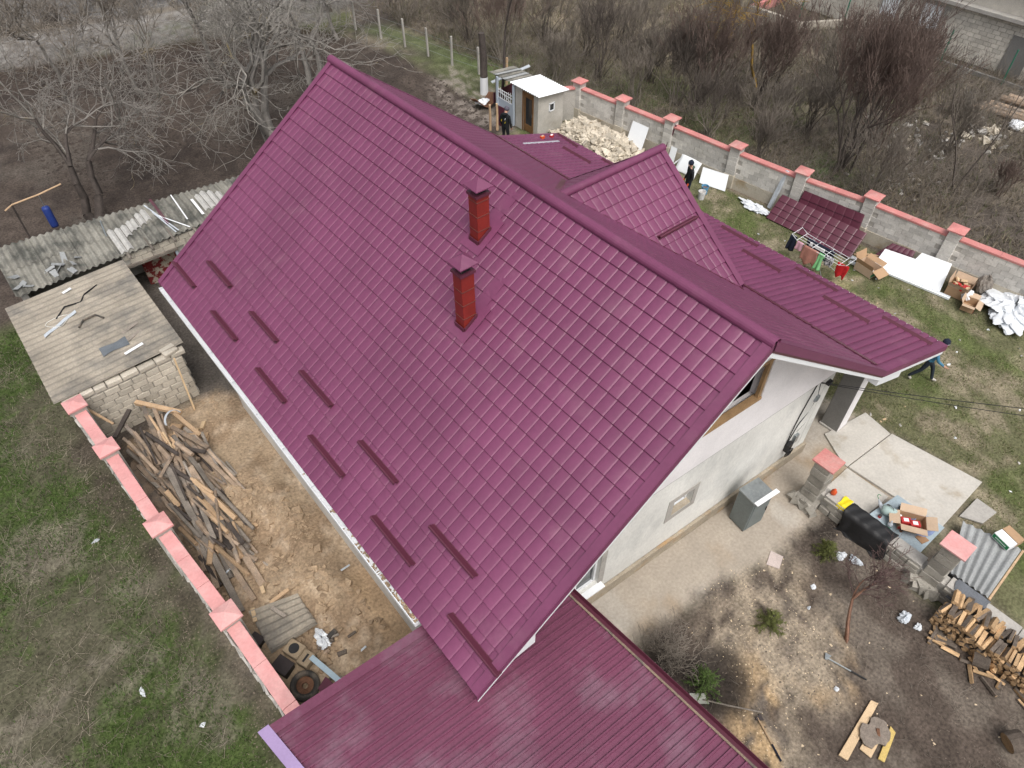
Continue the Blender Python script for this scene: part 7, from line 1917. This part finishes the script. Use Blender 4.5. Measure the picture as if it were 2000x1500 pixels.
# withered weeds on the verge, brambles and stalks
def weeds(name, label, n, area, hmin, hmax, material, seed, wf=None, lie=0.5, rad=0.005):
    rg = np.random.default_rng(seed); S = []
    x0, x1, y0, y1 = area
    X = rg.uniform(x0, x1, n); Y = rg.uniform(y0, y1, n)
    if wf is not None:
        k = rg.uniform(0, 1, n) < wf(X, Y); X, Y = X[k], Y[k]
    Z = ground_height(X, Y)
    for x, y, z in zip(X, Y, Z):
        for s in range(3):
            L = rg.uniform(hmin, hmax); a = rg.uniform(0, 6.28); e = np.clip(rg.normal(1 - lie, .3), 0.05, 1.4)
            p = np.array([x, y, z]); d = np.array([np.cos(a) * np.cos(e), np.sin(a) * np.cos(e), np.sin(e)])
            for q in range(3):
                nd = d + rg.normal(0, .22, 3); nd /= np.linalg.norm(nd); e_ = p + nd * L / 3
                e_[2] = max(e_[2], z + 0.02)
                S.append((*p, *e_, rad * (1 - q * .25), rad * (.75 - q * .25))); p = e_; d = nd
    V, F = prisms(S)
    return stuff(link_mesh(name, arrays_mesh(name, V, F), material), label, 'weeds')
M_STRAW = mat('withered_stalk', (0.33, 0.285, 0.225), 0.95, 0.3, 1.5, 0.2, 30, 0)
weeds('withered_stalks', 'withered pale stalks lying on the verge outside the pink-capped wall', 1500, (-8.5, -1.5, 5, 23), .25, .7, M_STRAW, 1, lambda x, y: 0.25 + 0.75 * smooth01(fbm(x, y, 0.6, 66), .5, .65), .75, .004)
weeds('dry_stalks', 'dense brown stalks of the waste ground beyond the block wall', 11000, (23, 44, 2, 40), .6, 1.9, M_TWIG_BRN, 2, lambda x, y: wwild(x, y) * (0.15 + 0.85 * smooth01(fbm(x, y, .35, 15), .38, .55)), .35, .009)
weeds('lane_scrub', 'grey brown scrub along the lane and field edge', 3600, (-6, 22, 41, 58), .6, 2.0, M_TWIG_BRN, 3, lambda x, y: np.maximum(np.exp(-(np.abs(poly_sd(x, y, FIELD)) / 1.0) ** 2), smooth01(y, 49.5, 51.5)), .35, .010)
weeds('yard_stalks', 'thin stems and roots in the near yard', 260, (6, 13.0, -5, 3), .12, .4, M_TWIG_BRN, 4, lambda x, y: smooth01(poly_sd(x, y, YARD), 0, .3), .7, .004)
print('plant segments', NSEG)

# ------------------------------------------------------------------ waste ground: building, logs, tyres, bed
bd = thing('stone_building', 'long limestone building with white windows at the top right', 'building', (43.5, 18, 0))
MB().box((46.5, 16.0, 1.25), (6.0, 22.0, 2.5)).build('wall', M_MORTAR, bd)
wallb = bd.children[0]
r2 = random.Random(17); wbo = world_origin(bd)
bme = MB().box((0, 0, 0), (0.05, 0.37, 0.19)).mesh('stone_block'); M_LIME_PALE = mat('pale_limestone', (0.62, 0.58, 0.51), 0.95, 0.12, 2, 0.12, 25, 0.5, 40, rnd=0.14); bme.materials.append(M_LIME_PALE)
cnt = 0; rest = MB()
WIN = [(19.0, 19.9), (16.6, 17.6)]
cand = []
for r in range(12):
    y = 5.2 + (0.2 if r % 2 else 0)
    while y < 26.8:
        z = 0.12 + r * 0.205
        if not any(a - .2 < y < b_ + .2 and 1.0 < z < 2.2 for a, b_ in WIN) and z < 2.4:
            cand.append((abs(y - 14.5), y, z))
        y += 0.40
cand.sort()
for i, (_, y, z) in enumerate(cand):
    p = Vector((43.49 + r2.uniform(-.012, .012), y, z))
    if i < 300:
        o = bpy.data.objects.new('stone_block', bme); COL.objects.link(o); o.parent = wallb; o.location = p - wbo
    else: rest.box(p, (0.05, 0.37, 0.19))
stuff(rest.build('stone_block_rest', M_LIME_PALE, wallb))
MB().box((43.35, 16.0, 2.60), (0.55, 22.2, 0.2)).build('cornice', M_CONC, bd, bevel=0.02)
MB().box((46.5, 16.0, 3.35), (5.8, 22.0, 1.3)).build('upper_wall', M_LIME_PALE, bd)
MB().box((46.5, 16.0, 4.15), (6.6, 22.6, 0.3)).build('roof', M_GREENPOST, bd)
for a, b_ in WIN:
    c_ = (a + b_) / 2
    w_ = MB().box((43.44, c_, 1.6), (0.06, b_ - a, 1.15)).build('window', M_WHITE, bd, bevel=0.01)
    MB().box((43.405, c_, 1.6), (0.02, b_ - a - .22, 0.95)).build('pane', M_WHITE_SHEET, w_)
MB().box((43.42, 12.2, 0.95), (0.06, 1.1, 1.9)).build('door', M_CONC_DARK, bd)
for i, (y, h, lb) in enumerate(((21.2, 1.7, 'green fence post left of the white windows'), (15.2, 1.7, 'green fence post below the right window'), (11.9, 1.7, 'green fence post at the grey door'), (24.0, 1.7, 'green fence post beside the raised bed'), (26.5, 1.6, 'green fence post at the far left of the bed'))):
    t = thing('fence_post', lb, 'post', (42.2, y, 0))
    MB().tube([(42.2, y, 0), (42.2, y, h)], 0.035, 7).build('tube', M_GREENPOST, t)
    MB().lathe([(0.045, 0), (0.045, 0.04)], 8, (42.2, y, h)).build('cap', M_GREENPOST, t)
structure(MB().bar((42.4, 5, 0.06), (42.4, 20.5, 0.06), 0.14, 0.2).build('kerb', M_CONC_DARK, None, (42.4, 12, 0)))
t = thing('raised_bed', 'raised bed edged with pale and pink coping in the top right', 'raised bed', (41.5, 24, 0))
for i, (a, b_) in enumerate((((40.3, 26.3), (43.9, 26.0)), ((40.3, 26.3), (40.3, 22.8)), ((40.3, 22.8), (43.9, 20.6)))):
    MB().bar((*a, 0.2), (*b_, 0.2), 0.25, 0.5).build('edge_wall', M_LIME if i else M_PINK_R, t)
def far_log(i, a, b_, r_, lb):
    t = thing('pine_log', lb, 'log', a)
    MB().tube([a, b_], [r_, r_ * .85], 9, False).build('bark', M_WOOD_OLD, t)
    MB().tube([Vector(a).lerp(Vector(b_), .002), Vector(a).lerp(Vector(b_), .998)], [r_ * .98, r_ * .83], 9).build('cut_face', M_SPLIT, t)
LG = ['lowest log of the pile at the right edge', 'second log of the right edge pile', 'third log of the right edge pile', 'fourth log lying askew on the right edge pile', 'top log of the right edge pile', 'thin pole in front of the right edge pile', 'short log nearest the camera in the right edge pile']
for i in range(7):
    far_log(i, (38.6 + i * 0.42, 11.6 - 0.2 * i, 0.14 + (0.22 if i in (3, 4) else 0)), (39.0 + i * 0.42, 7.2 + .3 * math.sin(i), 0.14 + (0.22 if i in (3, 4) else 0)), 0.15 if i != 5 else .08, LG[i])
def far_tyre(x, y, lb):
    t = thing('tractor_tyre', lb, 'tyre', (x, y, 0))
    MB().at((x, y, 0.45), 30, 75).lathe([(0.28, -.14), (0.45, -.17), (0.52, -.1), (0.52, .1), (0.45, .17), (0.28, .14), (0.3, 0), (0.28, -.14)], 18, cap=False).build('rubber', M_RUBBER, t, smooth=True)
    MB().at((x, y, 0.45), 30, 75).lathe([(0.29, -.05), (0.29, .05)], 14, cap=False).build('inner_rim', M_CONC, t)
far_tyre(36.9, 24.7, 'old tyre half sunk in grass, left of two')
far_tyre(37.7, 23.8, 'old tyre half sunk in grass, right of two')
rw = random.Random(55)
def in_view_patch(n, cx, cy, sx, sy, smin, smax, mats_, name, label, group):
    for k in range(n):
        x, y = rw.gauss(cx, sx), rw.gauss(cy, sy)
        if x < 25.6: x = 25.6 + rw.random()
        s = rw.uniform(smin, smax); z = gz(x, y)
        m = MB(); m.stone((x, y, z + s * .25), (s * 1.3, s, s * .7), rw)
        tag(m.build(name, rw.choice(mats_), None, (x, y, z)), label, 'rubble', group)
in_view_patch(70, 33.8, 11.4, 2.0, 1.1, .06, .17, [M_GRAVEL, M_GRAVEL, M_CONC, M_STONE], 'rubbish_lump', 'pale rubble lump dumped on the waste ground right of the big bush', 'dumped rubble')
in_view_patch(40, 36.5, 9.8, .8, .6, .10, .28, [M_GRAVEL, M_CONC, M_STONE], 'rubbish_lump', 'pale lump in the heap before the log pile', 'heap before the logs')
in_view_patch(26, 30.0, 10.2, .8, .6, .05, .12, [M_GRAVEL, M_CONC], 'rubbish_lump', 'small pale lump under the big dark bush', 'lumps under the bush')
for i, (x, y, s, mm, lb) in enumerate(((42.6, 10.0, (.25, .25, .3), M_BLUE_MID, 'blue plastic drum at the building foot'), (42.7, 9.2, (.3, .2, .25), M_CLOTH_NAVY, 'dark bundle in the junk at the building'), (42.9, 8.4, (.2, .3, .3), M_ORANGE, 'orange rag in the junk at the building'), (41.9, 9.4, (.3, .3, .15), M_WHITE, 'white crumpled heap at the kerb'), (38.0, 9.3, (.35, .3, .2), M_WHITE, 'white sack beside the log pile'))):
    blob('junk_bundle', lb, 'junk', (x, y, 0), s, mm, 80 + i, 8, .4)


# ------------------------------------------------------------------ people
def person(label, loc, heading, height, joints, mats, hat, hat_mat, extra=None):
    """one continuous skinned body; joints in a 1.75 m frame, x right, y forward"""
    k = height / 1.75
    t = thing('person', label, 'person', loc)
    J = {n: Vector(p) * k for n, p in joints.items()}
    E = [('pelvis', 'waist'), ('waist', 'chest'), ('chest', 'neck'), ('neck', 'head'), ('head', 'crown')]
    for s in 'LR':
        E += [('pelvis', 'hip' + s), ('hip' + s, 'knee' + s), ('knee' + s, 'ankle' + s), ('ankle' + s, 'toe' + s),
              ('chest', 'shoulder' + s), ('shoulder' + s, 'elbow' + s), ('elbow' + s, 'wrist' + s), ('wrist' + s, 'palm' + s)]
        for q in range(5):
            w = J['wrist' + s]; p = J['palm' + s]; d = (p - w).normalized(); side = d.cross(Vector((0, 1, 0))).normalized()
            if q == 0:
                J['f0' + s] = w.lerp(p, .4) + Vector((0, .045, 0)) * k + d * 0.02 * k
                E.append(('wrist' + s, 'f0' + s))
            else:
                off = Vector((0, (2.5 - q) * 0.019, 0)) * k
                J['f%d%s' % (q, s)] = p + off * 1.3 + d * (0.055, 0.075, 0.08, 0.072, 0.058)[q] * k
                E.append(('palm' + s, 'f%d%s' % (q, s)))
    rad = dict(pelvis=(.155, .115), waist=(.145, .105), chest=(.175, .125), neck=(.058, .058), head=(.078, .09), crown=(.062, .07))
    def rr_(n):
        b_ = n[:-1]
        return rad.get(n) or dict(hip=(.095, .10), knee=(.066, .066), ankle=(.048, .052), toe=(.042, .032), shoulder=(.072, .07), elbow=(.052, .052), wrist=(.036, .036), palm=(.030, .040)).get(b_, (.0095, .0095))
    names = list(J); idx = {n: i for i, n in enumerate(names)}
    me = bpy.data.meshes.new('body_frame')
    me.from_pydata([tuple(J[n]) for n in names], [(idx[a], idx[b_]) for a, b_ in E], [])
    o = bpy.data.objects.new('body_frame', me); COL.objects.link(o)
    sk = o.modifiers.new('skin', 'SKIN'); sk.use_smooth_shade = True
    for i, n in enumerate(names):
        r_ = rr_(n); v = me.skin_vertices[0].data[i]; v.radius = (r_[0] * k, r_[1] * k); v.use_root = (n == 'pelvis')
    sb = o.modifiers.new('sub', 'SUBSURF'); sb.levels = 1; sb.render_levels = 1
    dg = bpy.context.evaluated_depsgraph_get()
    bm_ = bpy.data.meshes.new_from_object(o.evaluated_get(dg))
    bpy.data.objects.remove(o)
    bm_.materials.clear()
    for m_ in mats: bm_.materials.append(m_)        # skin, top, trousers, shoes, gloves
    rot = Matrix.Rotation(R(heading), 4, 'Z')
    segs_ = [(J[a], J[b_], a) for a, b_ in E]
    def kind(a, z):
        if a in ('neck', 'head'): return 0
        if a.startswith(('knee', 'hip')): return 2
        if a.startswith('ankle'): return 3
        if a.startswith(('wrist', 'palm')): return 4
        if a == 'pelvis': return 1
        return 1
    for p in bm_.polygons:
        c = p.center; best = (9, 'chest')
        for a, b_, n in segs_:
            ab = b_ - a; tt = max(0, min(1, (c - a).dot(ab) / max(ab.length_squared, 1e-9)))
            d = (c - a - ab * tt).length
            if d < best[0]: best = (d, n)
        p.material_index = kind(best[1], c.z); p.use_smooth = True
    bm_.transform(rot)
    b = link_mesh('body', bm_, None, t)
    hd = rot @ J['head']; cr = rot @ J['crown']; fw = rot @ Vector((0, 1, 0)); rt_ = rot @ Vector((1, 0, 0))
    L0 = Vector(loc)
    c = L0 + hd.lerp(cr, .55)
    m = MB()
    m.at(tuple(c + Vector((0, 0, .03 * k))), heading).lathe([(0.108 * k, -.045 * k), (0.112 * k, 0.0), (0.10 * k, .06 * k), (0.06 * k, .105 * k), (0.004, .12 * k)], 14)
    h_ = m.build('hat', hat_mat[0], t, smooth=True)
    for q, zz in enumerate(hat[1:]):
        MB().at(tuple(c + Vector((0, 0, .03 * k))), heading).lathe([(0.1135 * k - q * .012, zz), (0.1135 * k - q * .012, zz + .018)], 14, cap=False).build('hat_stripe', hat_mat[1], h_)
    fc = MB()                                        # face
    f0 = L0 + hd.lerp(cr, .15)
    MB().box(f0 + fw * .098 * k + Vector((0, 0, .0)), (.022, .03, .04), heading).build('nose', M_SKIN, b)
    for s in (-1, 1):
        MB().box(f0 + fw * .088 * k + rt_ * s * .032 + Vector((0, 0, .025)), (.022, .012, .010), heading).build('eye', M_BLACK, b)
        MB().box(f0 + rt_ * s * .085 * k + Vector((0, 0, .005)), (.018, .035, .05), heading).build('ear', M_SKIN, b)
    MB().box(f0 + fw * .088 * k + Vector((0, 0, -.04)), (.045, .012, .010), heading).build('mouth', M_CLOTH_RED, b)
    if extra: extra(t, L0, rot, J, k)
    return t
STAND = dict(pelvis=(0, 0, .95), waist=(0, .01, 1.10), chest=(0, .01, 1.32), neck=(0, .01, 1.50), head=(0, .03, 1.60), crown=(0, .03, 1.70),
    hipL=(-.10, 0, .88), kneeL=(-.11, .03, .50), ankleL=(-.11, 0, .09), toeL=(-.13, .15, .04), hipR=(.10, 0, .88), kneeR=(.12, .02, .50), ankleR=(.13, -.02, .09), toeR=(.16, .13, .04),
    shoulderL=(-.19, 0, 1.40), elbowL=(-.26, -.02, 1.12), wristL=(-.24, .10, .90), palmL=(-.23, .14, .82), shoulderR=(.19, 0, 1.40), elbowR=(.26, -.02, 1.12), wristR=(.25, .08, .88), palmR=(.24, .12, .80))
BOW = dict(STAND, head=(0, .10, 1.57), crown=(0, .15, 1.66))
def jacket_marks(t, L0, rot, J, k):
    for dx_, z in ((-.12, 1.22), (.06, 1.15), (.06, 1.30)):
        p = L0 + rot @ Vector((dx_, -.135, z))
        MB().box(p, (.025, .012, .10), 0, 20).build('jacket_mark', M_YELLOW if z < 1.25 else M_WHITE, t)
    MB().at(tuple(L0 + rot @ Vector((0, -.06, 1.50)))).lathe([(.10, -.04), (.12, 0), (.09, .05)], 10).build('hood', M_CLOTH_BLACK, t, smooth=True)
person('person in black jacket and grey knit hat by the blue gate, seen from behind', (18.75, 23.2, 0), -70, 1.76, BOW, (M_SKIN, M_CLOTH_BLACK, M_CLOTH_BLACK, M_CLOTH_BLACK, M_SKIN), (0,), (M_CLOTH_GREY, M_CLOTH_GREY), jacket_marks)
def gloves(t, L0, rot, J, k):
    MB().at(tuple(L0 + rot @ Vector((0, -.03, 1.49)))).lathe([(.085, -.04), (.11, 0), (.085, .05)], 10).build('scarf', mat('green_scarf', (.05, .09, .06), .9), t, smooth=True)
person('person in black coat and dark hat with orange gloves beside the buckets', (21.55, 15.05, 0), 60, 1.76, dict(STAND, head=(-.01, .05, 1.60), crown=(-.01, .06, 1.70)), (M_SKIN, M_CLOTH_BLACK, M_CLOTH_NAVY, M_CLOTH_BLACK, M_ORANGE), (0,), (M_CLOTH_NAVY, M_CLOTH_NAVY), gloves)
WALK = dict(STAND, pelvis=(0, 0, .93), waist=(0, .03, 1.08), chest=(0, .06, 1.30), neck=(0, .09, 1.48), head=(0, .13, 1.57), crown=(0, .15, 1.67),
    kneeL=(-.11, .22, .52), ankleL=(-.11, .34, .10), toeL=(-.11, .49, .07), kneeR=(.11, -.10, .50), ankleR=(.11, -.34, .16), toeR=(.11, -.22, .05),
    elbowL=(-.25, -.20, 1.10), wristL=(-.22, -.22, .88), palmL=(-.21, -.19, .80), elbowR=(.25, .16, 1.08), wristR=(.22, .36, .95), palmR=(.21, .43, .92))
person('person in blue top and striped hat walking past the porch corner', (19.42, 3.72, 0), 205, 1.75, WALK, (M_SKIN, M_CLOTH_BLUE, M_CLOTH_JEAN, M_SHOE, M_SKIN), (0, -.02, .035), (M_CLOTH_NAVY, M_CLOTH_WHITE))
